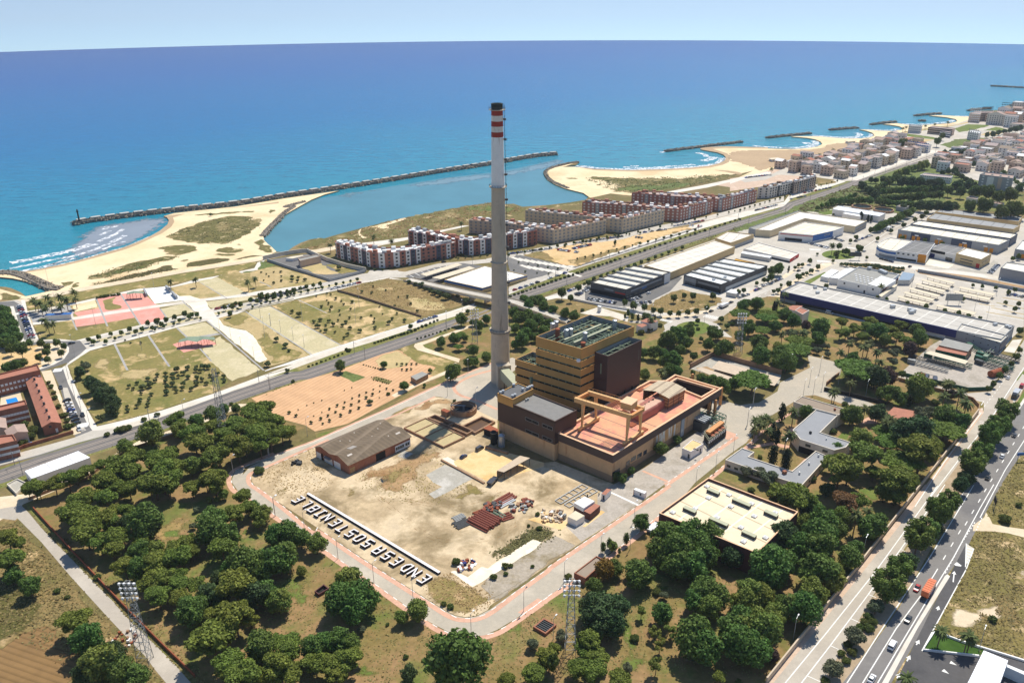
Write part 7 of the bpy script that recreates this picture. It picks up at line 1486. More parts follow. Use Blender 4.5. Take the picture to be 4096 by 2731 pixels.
def tree(k,crop,x,y,r,grp=None):
 nm,shape,mat,kc,adj=KIND[k];sx,sy=S(crop,x,y);rp=r/2 if crop not in('W',)else r/.574
 if crop in('C3','D2','D3','A3','A2','B3')and k in 'PBLDSR':rp*=1.09
 g=P(sx,sy);d=math.dist(g,(0,0,H));R=rp/FP*d
 if k=='X':R=max(2.6,min(4.2,R or 3))
 for _ in range(3):g=P(sx,sy,kc*R);d=math.dist(g,(0,0,H));R=rp/FP*d if k!='X' else R
 zg=gz(g.x,g.y);lod='big' if rp>17 else 'mid' if rp>8.5 else 'small';NT[0]+=1;v=NT[0]%(6 if lod=='big' else 4)
 a,b=tree_meshes(k,lod,v);sc=Vector((R*random.uniform(.93,1.07),R*random.uniform(.93,1.07),R*random.uniform(.94,1.08)));rz=random.uniform(0,6.28)
 sc.z*={'P':.8,'R':.8,'S':.48}.get(k,1)
 size='big' if R>7.5 else 'small' if R<3 else 'tiny' if R<1.2 else ''
 if b is None:
  o=bpy.data.objects.new(nm,a);COL.objects.link(o);o.location=(g.x,g.y,zg);o.rotation_euler=(0,0,rz);o.scale=sc;tag(o,None,'shrub' if k=='H' else 'tree',grp or KG[k],'thing')
 else:
  o=thing(nm,None,'shrub' if k=='H' else 'tree',(g.x,g.y,zg),rz,grp or KG[k]);o['kind']='thing';o.scale=sc
  for me,pn in((a,'crown'),(b,'trunk')):c=bpy.data.objects.new(pn,me);COL.objects.link(c);c.parent=o
 AUTO.append((o,(size+' '+adj).strip(),(g.x,g.y),None));return o
KG={'P':'pines of the plant woodland','S':'stone pines round the plant','B':'broadleaf trees of the grounds','L':'broadleaf trees of the grounds','M':'trees of the camp and town','D':'broadleaf trees of the grounds','G':'olive trees in the grass','N':'plane trees along the highway','A':'thin trees of the grounds','Y':'odd coloured trees','U':'odd coloured trees','R':'odd coloured trees','C':'cypresses','V':'poplars','T':'street trees','O':'park and field saplings','H':'shrubs','X':'palms'}
def grove(k,crop,data):
 for t in data.split():
  x,y,r=t.split(',');tree(k,crop,float(x),float(y),float(r))
def row(k,crop,a,b,n,r):
 for i in range(n):
  t=i/max(1,n-1);tree(k,crop,a[0]+(b[0]-a[0])*t+random.uniform(-3,3),a[1]+(b[1]-a[1])*t+random.uniform(-2,2),r*random.uniform(.8,1.2))
grove('P','A3','80,570,95 60,400,75 150,440,50 590,1050,105 620,120,80 700,70,85 850,80,85 560,190,90 680,220,105 820,230,88 900,180,65 1010,190,60 640,260,85 860,270,70 680,350,110 790,430,85 900,400,90 980,390,75 900,490,80 1120,430,62 1400,480,70 1420,550,105 1500,430,80 1530,510,65 1000,640,85 1260,600,105 1250,660,75 1410,700,72 1290,720,95 1190,760,90 1420,790,80 1260,860,92 1440,880,82 1570,780,75 1860,210,88 1940,70,66 1980,150,70 1770,470,98 1880,760,145 1720,1000,85 1880,1020,145 1700,1180,155 1810,1130,95 1600,1190,70 1830,1380,110 1930,1480,135 2230,1230,75 2220,1420,115 1810,1470,80')
grove('B','A3','235,790,65 690,1210,105 1090,1510,85 960,1470,100 1100,530,80 1150,270,115 1250,260,42 1110,650,82 1520,990,105 1590,940,75 1700,250,105 1690,350,105 1830,380,82 1960,610,125 1860,640,85 2080,1260,112 2240,580,105 2200,380,70 100,700,58')
grove('D','A3','1010,280,55 1180,330,80 1740,720,58 2030,850,105 1750,890,78 1660,840,75 920,1320,75 700,1460,85')
grove('L','A3','800,1400,120 2090,200,66 2230,900,85 1250,480,58')
grove('H','A3','455,830,28 640,1160,60 850,1310,75 880,1520,75 640,1540,60 300,740,26 780,720,30 540,880,22')
grove('A','A3','2070,280,55')
grove('P','A2','1400,550,78 1550,680,105 1720,600,78 1600,720,108 1740,800,98 1690,860,88 1900,760,105 1860,600,95 1980,620,88 2000,480,82 2100,460,88 2080,540,95 2200,560,88 2150,640,95 2050,680,105 2250,640,88 2080,760,78 2310,640,66 2160,700,85 1780,680,88 1960,760,70 1060,860,88 960,930,105 1040,960,88 900,960,78 810,910,52 1220,860,78 1270,900,95 1350,840,68 1370,800,58 1290,980,125 1230,1030,122 1380,940,88 1330,1060,95 1200,1090,78 820,1050,88 880,1035,78 910,1080,68 1030,1100,72 700,950,58 540,1020,78 610,1000,55 430,1060,78 270,1080,78 220,1110,48 310,1120,52 1530,1090,72 1710,1040,105 1760,1000,70 1650,1060,58')
grove('B','A2','1570,560,52 1700,500,58 1790,470,40 1885,465,34 1590,900,48')
grove('L','A2','1200,640,92 1430,630,58 1000,770,52 1530,920,62 1790,1150,38 1675,1195,22 1735,1190,20')
grove('G','A2','690,125,40 1570,1270,28 1545,1400,34')
grove('D','A2','635,175,38 735,270,52 800,310,58 840,340,58 880,340,38 800,370,48 900,420,56 890,460,48 930,400,28')
grove('O','A2','655,100,14 690,235,20 615,225,24 920,510,25 800,540,32 1030,285,18 1095,260,18 1140,290,27 1200,270,29 1240,240,19 1260,195,19 1180,225,19 1065,305,14 1130,345,13 1210,350,17 1120,390,17 1115,415,17 1095,440,21 1180,430,21 1190,390,14 1020,480,17 1015,450,14 1325,185,19 1330,215,19 1325,245,19 1335,290,24 1330,335,24 1380,190,21 1410,150,27 1385,230,21 1380,265,24 1400,295,17 1410,325,17 1425,205,19 1465,175,24 1500,135,23 1465,265,23 1460,300,21 1505,210,21 1570,130,19 1565,155,21 1600,160,21 1575,215,23 1570,260,25 1615,230,21 1625,125,27 1665,130,25 1650,260,19 1680,200,17 1740,185,19 1790,205,21 1795,240,19 1530,305,21 1700,225,17')
grove('H','A2','1085,790,40 1255,515,25 1150,555,26 985,635,40 940,640,34 1030,620,30 855,675,25 1850,430,18 2070,965,42 90,610,26 260,640,50 200,590,34 240,690,44 180,740,36 540,610,32 580,600,24 520,520,26 410,290,22 440,380,24 470,450,24 500,520,28 540,560,26 390,260,18 430,340,20')
grove('L','B3','80,220,66 230,900,85 780,760,112 1340,980,85 1215,1040,50 410,670,36 530,450,70')
grove('B','B3','20,160,48 210,380,85 300,370,85 400,400,78 270,540,105 60,590,95 110,660,85 110,830,95 720,880,122 880,880,122 820,960,115 950,890,58 830,680,42 70,1300,85 500,1290,95 700,1230,88 600,1240,88 800,1240,75')
grove('B','B3','1660,1375,215');grove('D','B3','1270,1490,62');grove('G','B3','890,1140,40 2260,1260,52')
grove('P','B3','300,1230,88 310,1290,95 230,1400,88 520,1400,98 640,1420,98 780,1370,105 700,1490,88 830,1330,68 330,1480,98 200,1500,78 80,1510,78 30,1060,48 2340,1340,58 2260,1480,78 2060,1530,58')
grove('H','B3','1100,1100,18 1245,1360,24 1550,935,28 1605,955,32 1950,720,33 2040,630,33 2085,630,22 2045,695,24 2260,635,20 1650,600,42')
grove('B','C3','1210,275,64 830,780,58 1190,690,105 1150,640,66 1240,700,76 1420,400,115 1600,400,125 1760,400,105 1350,500,95 1500,500,125 1700,520,115 1500,620,105 1620,620,115 1380,600,66 2230,620,135 2280,720,95 1720,830,105 1800,860,105 1650,900,85 1660,1200,145 1720,1270,122 1600,1280,85 1950,1150,115 2000,1250,135 2130,1300,115 1000,640,62 1380,1000,82')
grove('D','C3','1940,560,78 2300,400,85 2250,500,76 890,960,132 1000,950,105 880,1060,122 980,1080,105 800,960,85 1420,330,56')
grove('L','C3','2080,830,95 2180,870,85 1990,900,68 1760,960,85 2080,1120,105 2200,1130,122 2260,1050,85 2300,990,76 985,470,38')
grove('Y','C3','910,660,85');grove('U','C3','2270,1350,42');grove('V','C3','905,480,26 955,450,26 1035,510,16 1090,415,28');grove('H','C3','625,720,40 1160,1210,42 395,330,26 310,310,16 380,215,20 1330,840,42')
grove('P','C3','790,1230,98 840,1200,58 870,1340,88 700,1440,82 830,1450,105 760,1300,76 470,1380,92 520,1290,58 340,1500,86 130,1540,66 1040,1540,85 1840,1510,52')
grove('G','C3','340,1250,48 570,1190,58 1100,1440,46 1390,860,42');grove('A','C3','1210,1000,46 1450,1150,56 1320,1150,56 1360,1260,56 1330,1420,64')
grove('S','D2','180,250,145 1010,150,150 1080,145,95 1720,650,122 1240,650,85 1290,740,105 1370,900,145')
grove('P','D2','1080,800,122 880,930,142 950,950,98 830,880,78 1360,1050,132 1290,1000,76 420,1160,105 540,1180,122 640,1220,85 500,1110,78 1540,790,142 1600,730,85 1150,970,58 1040,1200,78')
grove('B','D2','610,490,54 1280,330,66 1210,340,38 1370,380,48 970,510,72 1020,540,44 1710,530,78 1840,570,68 1170,1390,78 750,1360,105 720,1480,112 910,1310,58 1240,1130,66 1330,1140,76 860,780,52 40,260,50 400,20,60 240,0,55 500,80,45 430,60,60')
grove('D','D2','1170,200,85 1180,490,66 780,1110,52 620,1290,56 430,1480,95 1460,640,132 1500,620,85 1890,1010,52 1845,1080,52 1660,1430,48')
grove('L','D2','1500,290,85 1560,290,66 1490,350,56 1050,690,85 590,1390,58');grove('G','D2','130,960,58 230,970,58 310,1010,76 1560,500,85');grove('R','D2','930,1200,95');grove('U','D2','1260,210,66 1780,350,36')
grove('C','D2','420,490,29 345,650,26 378,690,26 345,845,32 450,890,36 1440,405,18');grove('H','D2','170,1120,36 370,1075,28 660,1030,38 240,855,24 820,650,34 1645,420,40 2200,1350,50 2310,1240,26 80,800,14 920,430,26')
grove('X','D2','205,560,40 250,550,40 290,550,42 330,580,40 235,600,40 195,640,40 270,600,40 310,640,38 510,490,45 845,330,35 825,340,32 950,200,40 970,270,38 1080,470,38 1250,590,45 1280,560,45 1340,580,40 1010,1330,55 1100,1290,45 1745,265,42 1840,350,42 1715,370,42 1890,430,48 490,680,44 450,690,34')
grove('N','D2','2220,480,74 2200,545,58 2140,620,78 2070,700,78 2010,830,72 1940,900,92 1750,1220,78 1670,1290,92 1570,1440,82 1510,1500,98');grove('N','D3','1360,660,88 1270,790,112')
grove('D','D3','1430,600,62 440,390,95');grove('B','D3','700,480,112 560,470,95 760,380,85 850,320,76 330,640,142 440,590,95 700,640,122 960,560,78 1010,480,58 600,960,115 480,960,95 100,1080,105 200,1280,105 100,1250,112 1120,310,85');grove('L','D3','600,290,62 820,720,88 850,680,66 670,830,95 150,900,85 250,1100,122 890,230,66 250,860,76')
grove('U','D3','340,1340,52');grove('G','D3','1170,960,64 1010,1190,82 830,1450,82');grove('H','D3','1110,1040,40 1080,1080,40 1140,1080,40 1110,1130,44 1040,1120,34 945,1260,40 975,1320,42 890,1330,33 930,1390,38 760,1550,38 2105,1060,34 70,1560,30');grove('X','D3','1420,1530,45 1690,1150,36 1930,1190,30 1905,1200,28')
grove('T','C1','575,740,40 645,785,26 710,700,26 785,660,24 1080,820,24 1150,845,32 1235,855,26 1310,880,24 1365,890,26 1440,905,23 1510,905,23 1580,895,23 1650,890,25 1735,865,21 1850,950,23 1895,1005,21 1660,965,20 1625,1380,22 1630,1240,34 1470,785,26 1555,765,20 1625,765,28 1785,765,26 1690,1110,18')
grove('B','C1','280,800,50 350,800,54 410,810,46 310,840,46 430,850,50 500,870,42 600,900,42 670,920,44 230,940,54 300,930,62 380,960,54 450,990,54 330,1010,62 430,1040,54 280,1070,56 260,1110,62 200,1150,40 190,900,46 1430,1100,76 1500,1080,76 1590,1050,56 1560,1130,56 1380,1140,46 1790,1060,56 1830,1070,38 1745,1150,48 1880,1170,66 1830,1200,46 1520,1200,44 1310,1210,56 1390,1230,46 1230,1220,40 1240,1390,46 1470,1280,72 1390,1290,48 1440,1350,48 1500,1360,46 2000,1080,46 2070,1020,56 2160,1130,66 2170,1240,76 2310,1300,56 2020,840,46 2140,820,56 1850,1480,76 1780,1450,66 1690,1430,46 2290,1000,38 200,1020,40 360,1090,40')
grove('S','C1','2000,910,85 2210,940,92 2180,1040,66');grove('C','C1','1185,940,11 1320,940,8 2290,840,12');grove('H','C1','740,880,20 1250,930,40 1210,1060,34 1280,1035,28 1360,1000,27 1610,990,26 1665,1030,20 1940,990,26 1030,420,9');grove('X','C1','1290,960,28 1380,1370,40');grove('V','C1','1000,340,13 1105,900,16 1140,930,16 1080,930,12')
row('H','C1',(820,650),(560,740),5,18);row('T','C1',(830,630),(1540,380),14,15);row('H','C1',(160,770),(1000,480),26,14);row('H','C1',(1000,480),(2000,150),26,11);row('T','C1',(700,470),(1640,240),16,10)
row('T','C1',(150,440),(1000,280),14,10);row('T','C1',(1000,290),(2000,80),12,8);row('T','C1',(600,360),(1200,260),8,9);row('O','C1',(190,560),(560,600),5,9);row('O','C1',(230,500),(620,560),6,9)
grove('B','D1','130,820,38 220,820,44 440,910,56 510,970,56 370,1000,46 720,1030,78 710,1100,58 240,1130,58 260,1240,68 450,1290,76 1180,1040,66 1240,1110,52 1500,1040,56 1520,1100,58 985,1250,44 390,550,42 340,560,36');grove('S','D1','300,920,88 250,1040,78 550,1130,105 540,1200,112')
grove('P','D1','900,970,46 880,1060,46 930,1050,48 1000,1020,56 1130,960,56 1100,1010,56 1290,1030,56 1340,1090,56 1410,990,34 1360,1000,48 1430,1130,56 1060,1080,50 1220,1000,46');grove('U','D1','610,1000,38 1440,1190,56');grove('G','D1','1310,1220,44 1310,1290,40 700,1200,34 780,1170,26 780,1230,28');grove('L','D1','380,1170,42')
grove('X','D1','440,760,26 385,810,26 420,1070,30 500,1060,34 585,1070,36 960,1140,34 1070,1180,38 1110,1150,38 1180,1210,36 1200,1300,36 885,1215,28 1210,690,22 820,370,26 1740,1470,36');grove('C','D1','355,850,13 1050,125,12 470,550,8')
grove('T','D1','640,485,19 580,515,14 550,520,13 520,540,13 705,535,17 650,565,17 550,610,26 585,595,14 615,585,13 470,670,23 410,680,13 350,730,15 385,720,19 330,615,28 300,640,19 270,640,19 110,720,19 70,735,19 215,665,14 940,410,24 910,410,17 960,440,11 875,370,22 1040,390,26 1030,375,20 1010,300,16 965,325,13 1130,240,22 1180,220,22 1230,190,24 1290,170,24 1340,150,22 1410,110,24 1540,130,18 1480,155,16 1390,200,18 1290,245,14 1570,100,16 1180,310,14 1095,460,12 825,485,12 700,430,10 1420,820,14 1570,850,20 1720,880,14 1830,900,18 1910,920,15 2000,945,13 1255,790,13 1180,775,13 770,690,19 1945,680,12 2020,690,12 2130,700,14 2230,735,14 2280,720,14 1865,790,14 2205,820,14 2280,870,18 2310,830,16 2320,1040,24 2290,1250,24 2250,1310,19 2200,1360,24 2160,1400,24 2320,1200,19 2110,1470,20 2070,1510,20 1380,1390,24 1380,300,16 1560,320,14 1700,350,14 2265,465,14 2310,450,18')
row('O','D1',(895,510),(1385,545),14,19);row('O','D1',(1150,520),(1340,570),7,22);grove('H','D1','850,430,26 855,460,14 960,440,12 1490,1420,26 1530,1390,20 1640,1470,26 1690,1460,24 1880,1520,20 1780,1465,22 830,115,14 870,110,18')
row('C','D1',(1040,125),(1130,150),5,9);row('B','D1',(1160,230),(1450,90),12,26)
grove('T','A1','235,1145,26 325,1145,26 375,1170,26 370,1215,28 310,1260,26 380,1275,23 455,1140,26 510,1170,24 485,1225,24 80,1190,33 165,1190,46 195,1300,26 160,1310,28');grove('B','A1','30,880,38 55,880,28 20,920,42 70,950,42 30,1000,38 100,990,38 20,1040,38 110,1040,42 40,1100,42 130,1090,46 90,1130,46 30,1140,38 120,1320,38 70,1330,38 45,1340,28');grove('X','A1','265,800,30 290,815,30 320,830,30 375,780,30 400,820,30 360,860,30 480,770,32 485,850,30 525,800,32 590,735,28 600,790,28 350,960,30 380,1000,30 420,985,28 1980,660,16 2040,630,16 1360,660,12 1560,630,12')
grove('T','A1','710,1115,17 745,1130,17 790,1095,19 845,1130,15 885,1070,15 920,1105,11 970,1060,17 1035,1030,20 1085,1050,17 1135,1030,17 1180,985,20 1215,1020,15 1255,970,24 1290,990,17 1330,960,20 1395,935,20 1435,960,15 1475,910,22 1510,930,17 1535,915,17 1575,915,17 1605,945,10 1390,990,11 1310,1010,11 1240,1035,10 1840,910,19 1800,860,18 1855,850,22 1885,825,15 1925,835,20 2005,800,20 2055,805,17 2085,765,24 2140,775,19 2195,775,17 2250,765,13 2320,740,17 1750,905,11 1900,870,10 2020,850,10 2090,830,10 2160,815,10 2230,800,10');grove('O','A1','2210,1110,24 2280,1155,28 2140,1305,28 1840,905,18 1125,1140,12 1000,1120,8 1045,1140,8 2190,660,12 2250,640,10 1685,115,14');row('H','A1',(780,780),(945,755),7,14)
grove('O','B1','1270,650,21 1325,665,21 1370,675,26 1395,705,17 1440,715,21 1470,730,28 1510,740,32 1560,760,38 1580,770,28 1660,765,19 1730,795,36 985,690,10 895,730,14 973,738,12 1085,720,10 1187,775,10 1260,770,14 1285,825,12 1158,845,12 1338,885,14 1175,905,12 1035,850,10 1138,945,16 1110,975,22 1235,960,18 1000,1015,18 990,975,14 995,945,10 880,1040,20 800,1018,18 780,1070,18 750,1100,14 738,997,18 765,970,20 795,940,12 805,870,12 888,938,12 970,920,12 1060,910,8 680,1055,12 605,1040,20 540,1000,24 665,990,20 630,965,16 605,1000,12 563,952,20 510,970,16 640,880,12 715,880,12 650,850,14 573,850,14 628,825,12 615,800,8 615,745,10 645,755,10 685,785,14 730,805,10 750,830,12 818,810,16 530,765,10 705,960,12 720,915,10 390,910,25 335,890,17 565,1045,10 310,1200,15 297,1360,22 335,610,17 385,620,14 437,632,17 335,635,18 380,645,15 187,660,13 245,570,11 250,610,9 250,645,9 710,535,24 90,575,9 130,590,8 190,575,8 150,610,8 110,640,8')
grove('B','B1','720,1320,46 1070,1310,29 1235,1480,38 1525,1130,44 1630,1100,42 1790,1200,44 1720,1100,28 1890,1250,46 1690,950,48 1890,950,38 1830,1000,46 1750,1290,44 1800,1290,33 1620,1370,66 1600,1400,46 1650,1340,38 1283,1010,20 1395,1480,15 1440,1360,19 1740,890,18 1780,975,28');grove('S','B1','1650,1090,44 1690,1070,38 1670,1175,46 1770,1180,44');grove('H','B1','790,1200,22 770,1195,17 345,1450,17 1060,560,10 1640,360,16 1690,440,22 1285,345,18 2250,140,42');grove('X','B1','640,362,16 988,295,16 1690,185,12 1132,330,10')
for(y0,x0,y1,x1,n_)in((1310,1175,1310,1330,5),(1355,1215,1350,1290,3)):row('O','B1',(x0,y0),(x1,y1),n_,12)
row('T','B1',(85,775),(560,670),10,18);row('T','B1',(130,800),(860,635),14,11);row('H','B1',(700,440),(1000,560),9,16);row('H','B1',(1010,560),(1650,460),14,11);row('O','B1',(1250,510),(1900,440),12,9)
row('H','B1',(1000,1140),(1260,1060),12,14);row('H','B1',(470,1330),(740,1230),9,11);row('H','B1',(1290,1050),(1500,960),8,14);row('H','B1',(1340,1110),(1620,1020),10,10)
grove('O','B2','313,495,14 367,520,14 490,575,14 565,545,14 582,585,10 625,520,12 637,560,14 635,467,12 685,490,12 697,440,12 727,517,14 750,458,12 757,415,10 802,485,14 810,433,12 818,382,10 870,457,14 872,405,12 874,358,12 930,375,14 930,335,10 980,350,14 987,313,8 1038,328,8 1040,283,8 1092,305,10 1145,318,10 1035,378,6 510,420,6 575,400,6 755,320,6 815,298,6 455,440,6 385,475,6 510,525,6 575,495,6 960,410,28');grove('H','B2','1105,350,19 1230,275,38 70,965,46 1635,405,15 1620,430,12');row('H','B2',(910,118),(1060,160),9,7);row('H','B2',(970,215),(1130,245),9,6);row('H','B2',(990,238),(1110,270),8,6)
grove('B','C2','1300,760,34 1370,780,58 1020,1000,32 1060,1020,42 1130,960,30 1500,710,34');grove('C','C2','1068,930,11 1205,870,9 780,1165,5 872,1150,4');grove('V','C2','1000,1010,22');grove('H','C2','380,1315,20')
grove('T','D4','1960,930,42 2060,930,52 2150,970,42 2250,960,46 1850,930,33 1750,920,32 1920,1050,42 2040,1050,50 2260,1070,56 2180,1100,46 2320,1090,38 1380,540,30 1660,530,26 1700,490,20');grove('D','D4','1060,880,34 1100,910,28 1135,930,36 1165,950,36 1190,985,26 1170,840,20 1130,840,20 1230,840,28 1380,850,38 1450,850,42 1520,862,42 1600,870,42 1680,870,42 1820,885,42 1900,880,34 1530,1040,38 1600,1050,38 1670,1050,38 1740,1050,42 1800,1050,34 1440,1020,26 1390,1050,24 2310,910,30 1640,880,30');grove('X','D4','828,600,10 800,625,10 835,625,10 885,605,10 780,632,9 332,752,10 596,665,9 715,640,9 1410,415,9 1385,430,9 1640,392,8 1745,380,8 1565,405,8')
row('T','D4',(1230,990),(1680,960),14,26);row('M','D4',(1220,930),(1700,900),14,28);row('T','D4',(1180,910),(1330,820),8,26);row('L','D4',(1320,800),(1560,710),9,26);row('M','D4',(1200,1010),(1480,1040),9,24);row('M','D4',(700,1060),(1000,960),9,18);row('M','D4',(820,1010),(1120,1000),10,24);row('D','D4',(1720,620),(2040,600),8,22);row('D','D4',(1640,690),(1960,870),10,20);row('M','D4',(2050,680),(2330,880),9,20);row('D','D4',(1700,780),(2000,700),7,18);row('D','D4',(2060,480),(2330,420),7,18);row('D','D4',(560,760),(1300,560),12,12);row('M','D4',(2100,560),(2330,640),6,18);row('T','D4',(40,1090),(480,960),12,7);row('T','D4',(560,930),(860,845),8,6)
plain('m_rail',(176,160,142),.6,.1,2);plain('m_sleeper',(124,117,110),.9,.15,.5)
rw=[p[:2]for p in RW]
for off in(-2.3,2.3):
 sheet('railway_track',band(rw,2.6,off),'m_sleeper')
 for s in(-.75,.75):sheet('railway_track',band(rw,.32,off+s),'m_rail')
ground_mat('m_rock',[(176,162,138),(156,144,124),(196,180,152)],3,.8,.3)
plain('m_rockdark',(122,114,104),.9,.25,1);plain('m_block',(190,184,172),.85,.15,2)
def rocks(label,line,w,h,size,name='breakwater',blocks=False,dark=.4,sm=5):
 ln=smooth([tuple(P(*S(k,x,y),SEAZ)[:2])for k,x,y in line],sm);mb=MB();r=random.Random(len(line))
 mb.prism(band(ln,w*.72),SEAZ-.6,h*.45,1)
 for p,d in along(ln,size*.62):
  n=Vector((-d.y,d.x))
  for _ in range(max(3,int(w/size*1.5))):
   o=r.uniform(-.5,.5);q=p+n*(o*w)+d*r.uniform(-.5,.5)*size;zt=h*(1-(abs(o)*2)**1.7)
   c=Vector((q.x,q.y,max(SEAZ-.3,zt-size*.4)));s=size*r.uniform(.35,.7);ax=[Vector((r.gauss(0,1),r.gauss(0,1),r.gauss(0,.6))).normalized()*s*r.uniform(.6,1.2)for _ in range(3)]
   m=1 if r.random()<dark else 0;V=[c+ax[0],c+ax[1],c-ax[0],c-ax[1],c+Vector((0,0,s*.8)),c-Vector((0,0,s*.8))]
   for i in range(4):mb.face((V[i],V[(i+1)%4],V[4]),m);mb.face((V[(i+1)%4],V[i],V[5]),m)
 t=mb.build(name,['m_rock','m_rockdark']);tag(t,label,'breakwater')
 if blocks:
  for p,d in along(ln,13,8):
   mb=MB();mb.box((p.x,p.y,h*.75),8.5,w*.42,.9,math.atan2(d.y,d.x));b=mb.build('crown_block','m_block',t)
 return t
rocks('very long dark rock breakwater closing off the lagoon, capped with pale blocks',[('W',170,517),('W',200,511),('W',280,500),('W',400,486),('W',540,471),('W',660,452),('W',780,434),('W',900,415),('W',1000,398),('W',1130,378),('W',1220,362),('W',1278,356)],10,3.4,2.6,blocks=True,dark=.25)
rocks('pale rock groyne curving beside the little inlet',[('A1',-40,598),('A1',60,592),('A1',150,604),('A1',250,640),('A1',340,680),('A1',420,715),('A1',490,722)],11,2.2,2.4,'groyne',dark=.05)
rocks('rock bank along the landward curve of the lagoon',[('A1',2100,300),('A1',2150,240),('A1',2210,180),('A1',2280,110),('A1',2352,60),('W',655,478),('W',700,466)],7,1.6,2.2,'rock_bank',dark=.1)
rocks('curved rock arm round the sand spit at the lagoon mouth',[('W',1328,374),('W',1295,380),('W',1262,390),('W',1253,402),('W',1270,420),('W',1305,435)],5,1.8,2.2,'rock_bank',dark=.05)
for lab,k,a,b in(('first rock groyne after the lagoon, longest of the beach ones','E',(1375,690),(2060,605)),('second rock groyne off the town beach','D4',(295,508),(645,472)),('third rock groyne off the town beach','D4',(800,445),(1022,428)),('fourth rock groyne off the town beach','D4',(1128,402),(1325,379)),('fifth rock groyne off the town beach','D4',(1480,331),(1682,313)),('tiny rock islet between the town groynes','D4',(1512,372),(1565,374)),('sixth rock groyne near the hotels','D4',(1908,290),(2078,271)),('seventh rock groyne past the slab towers','D4',(2250,248),(2420,230)),('far long rock headland out at sea','D4',(2085,92),(2440,112))):
 rocks(lab,[(k,*a),(k,(a[0]+b[0])/2,(a[1]+b[1])/2-1),(k,*b)],8,2.4,3.0,'groyne',dark=.2,sm=2)
c=G('A1',638,185);t=thing('beacon','small dark beacon post on the near breakwater tip','beacon',(c.x,c.y,1));mb=MB();mb.bar((c.x,c.y,0),(c.x,c.y,11),.9,8,r2=.6);mb.build('post','m_soot',t);mb=MB();mb.lathe((c.x,c.y,0),[(1.3,11),(1.3,11.4),(.7,11.5),(.7,13),(.1,13.6)],10);mb.build('lantern','m_soot',t)
def line(k,pts,w=.3,mat='m_paint',dash=None,sm=0):
 q=[tuple(P(*S(k,*p))[:2])for p in pts];q=smooth(q,sm)if sm else q
 if dash:
  for p,d in along(q,dash[0]+dash[1]):sheet('road_marking',band([tuple(p),tuple(p+d*dash[0])],w),mat)
 else:sheet('road_marking',band(q,w),mat)
for k,pts in(('D3',[(440,1568),(760,1180),(1160,680),(1560,130),(1660,-10)]),('D3',[(570,1568),(800,1270),(1105,860),(1370,490),(1600,160),(1720,-20)]),('D3',[(935,1568),(1180,1190),(1600,560),(1850,150),(1950,-15)]),('D3',[(1180,1568),(1400,1200),(1580,900),(1790,560),(2000,170),(2110,-20)]),('D2',[(1840,1180),(2060,850),(2250,565),(2400,330)]),('D2',[(2000,1340),(2200,960),(2400,650)]),('D2',[(1480,1250),(1710,900),(2010,500)]),('D2',[(1600,1180),(1850,850),(2080,560),(2180,405),(2352,140)]),('D3',[(1535,1310),(1660,1080),(1888,660),(1950,495),(1890,450),(1884,640)]),('D3',[(1060,1568),(1330,1130),(1540,850),(1640,690)]),('D2',[(1960,395),(2030,410),(2010,440)])):line(k,pts,.35)
line('D3',[(1640,690),(1800,420),(1860,320)],.35,dash=(3.5,7));line('D2',[(1880,1400),(2060,1090),(2200,860),(2420,500)],.35,dash=(3.5,7));line('D3',[(1720,690),(1850,450),(1960,280)],.4,dash=(1.2,1.2));line('D2',[(1990,505),(2130,330),(2352,20)],.25,dash=(2,3));line('D2',[(1970,1440),(2010,1350)],.35,dash=(1.2,1.2))
for a,b in(((720,1555),(615,1508)),((875,1302),(800,1266)),((1040,1085),(962,1050)),((1168,884),(1105,858)),((1400,515),(1368,500))):line('D3',[a,b],.3)
for i in range(6):line('D3',[(1886+3*i,470+22*i+14),(1945-9*i,500+22*i)],.5)
for y in(568,580):line('D2',[(1995,y),(2080,y+16)],.35)
def arrow(k,tail,tip,w=.2,hw=.75):
 a,b=V2(G(k,*tail)),V2(G(k,*tip));d=(b-a).normalized();n=Vector((-d.y,d.x));m=b-d*2.0
 sheet('road_marking',[tuple(q)for q in(a+n*w,a-n*w,m-n*w,m-n*hw,b,m+n*hw,m+n*w)],'m_paint')
for a,b in(((1785,760),(1795,672)),((1660,985),(1670,950)),((1490,1262),(1515,1222)),((1415,1392),(1442,1345)),((1335,1528),(1360,1485)),((1762,1400),(1815,1425)),((1702,1463),(1752,1494))):arrow('D3',a,b)
arrow('D3',(1825,632),(1815,600),1,1.4)
def zebra(k,a,b,n,L,w=.55):
 A,B=V2(G(k,*a)),V2(G(k,*b));d=(B-A).normalized();nn=Vector((-d.y,d.x))*L/2
 for i in range(n):p=A+(B-A)*(i/(n-1));sheet('road_marking',band([tuple(p-nn),tuple(p+nn)],w),'m_paint')
zebra('A1',(432,1362),(495,1356),8,5);zebra('A2',(625,605),(700,595),8,5);zebra('A1',(128,912),(172,905),8,4);zebra('D1',(700,488),(800,495),12,5);zebra('C1',(1720,925),(1815,945),9,6);zebra('D1',(640,395),(720,400),9,5);zebra('C1',(1370,955),(1450,975),9,4);zebra('D1',(940,380),(1020,390),9,4)
for i in range(12):line('A2',[(920+16*i,608-5*i),(945+16*i,580-5*i)],.35)
for i in range(9):
 for j in range(2):line('C1',[(175+i*50+j*70,478+i*8+j*62-20),(165+i*50+j*70+95,478+i*8+j*62+10)],3.2,'m_pave')
for i in range(7):line('B1',[(1275+i*48,600-i*13),(1310+i*48,618-i*13)],.5)
for a,b in(((2130,820),(2352,870)),((2090,860),(2352,915)),((2050,895),(2352,950)),((1990,830),(2120,850)),((2180,780),(2352,810))):line('D1',[a,b],1.4,'m_parkdry');line('D1',[(a[0]-10,a[1]+10),(b[0],b[1]+12)],.3)
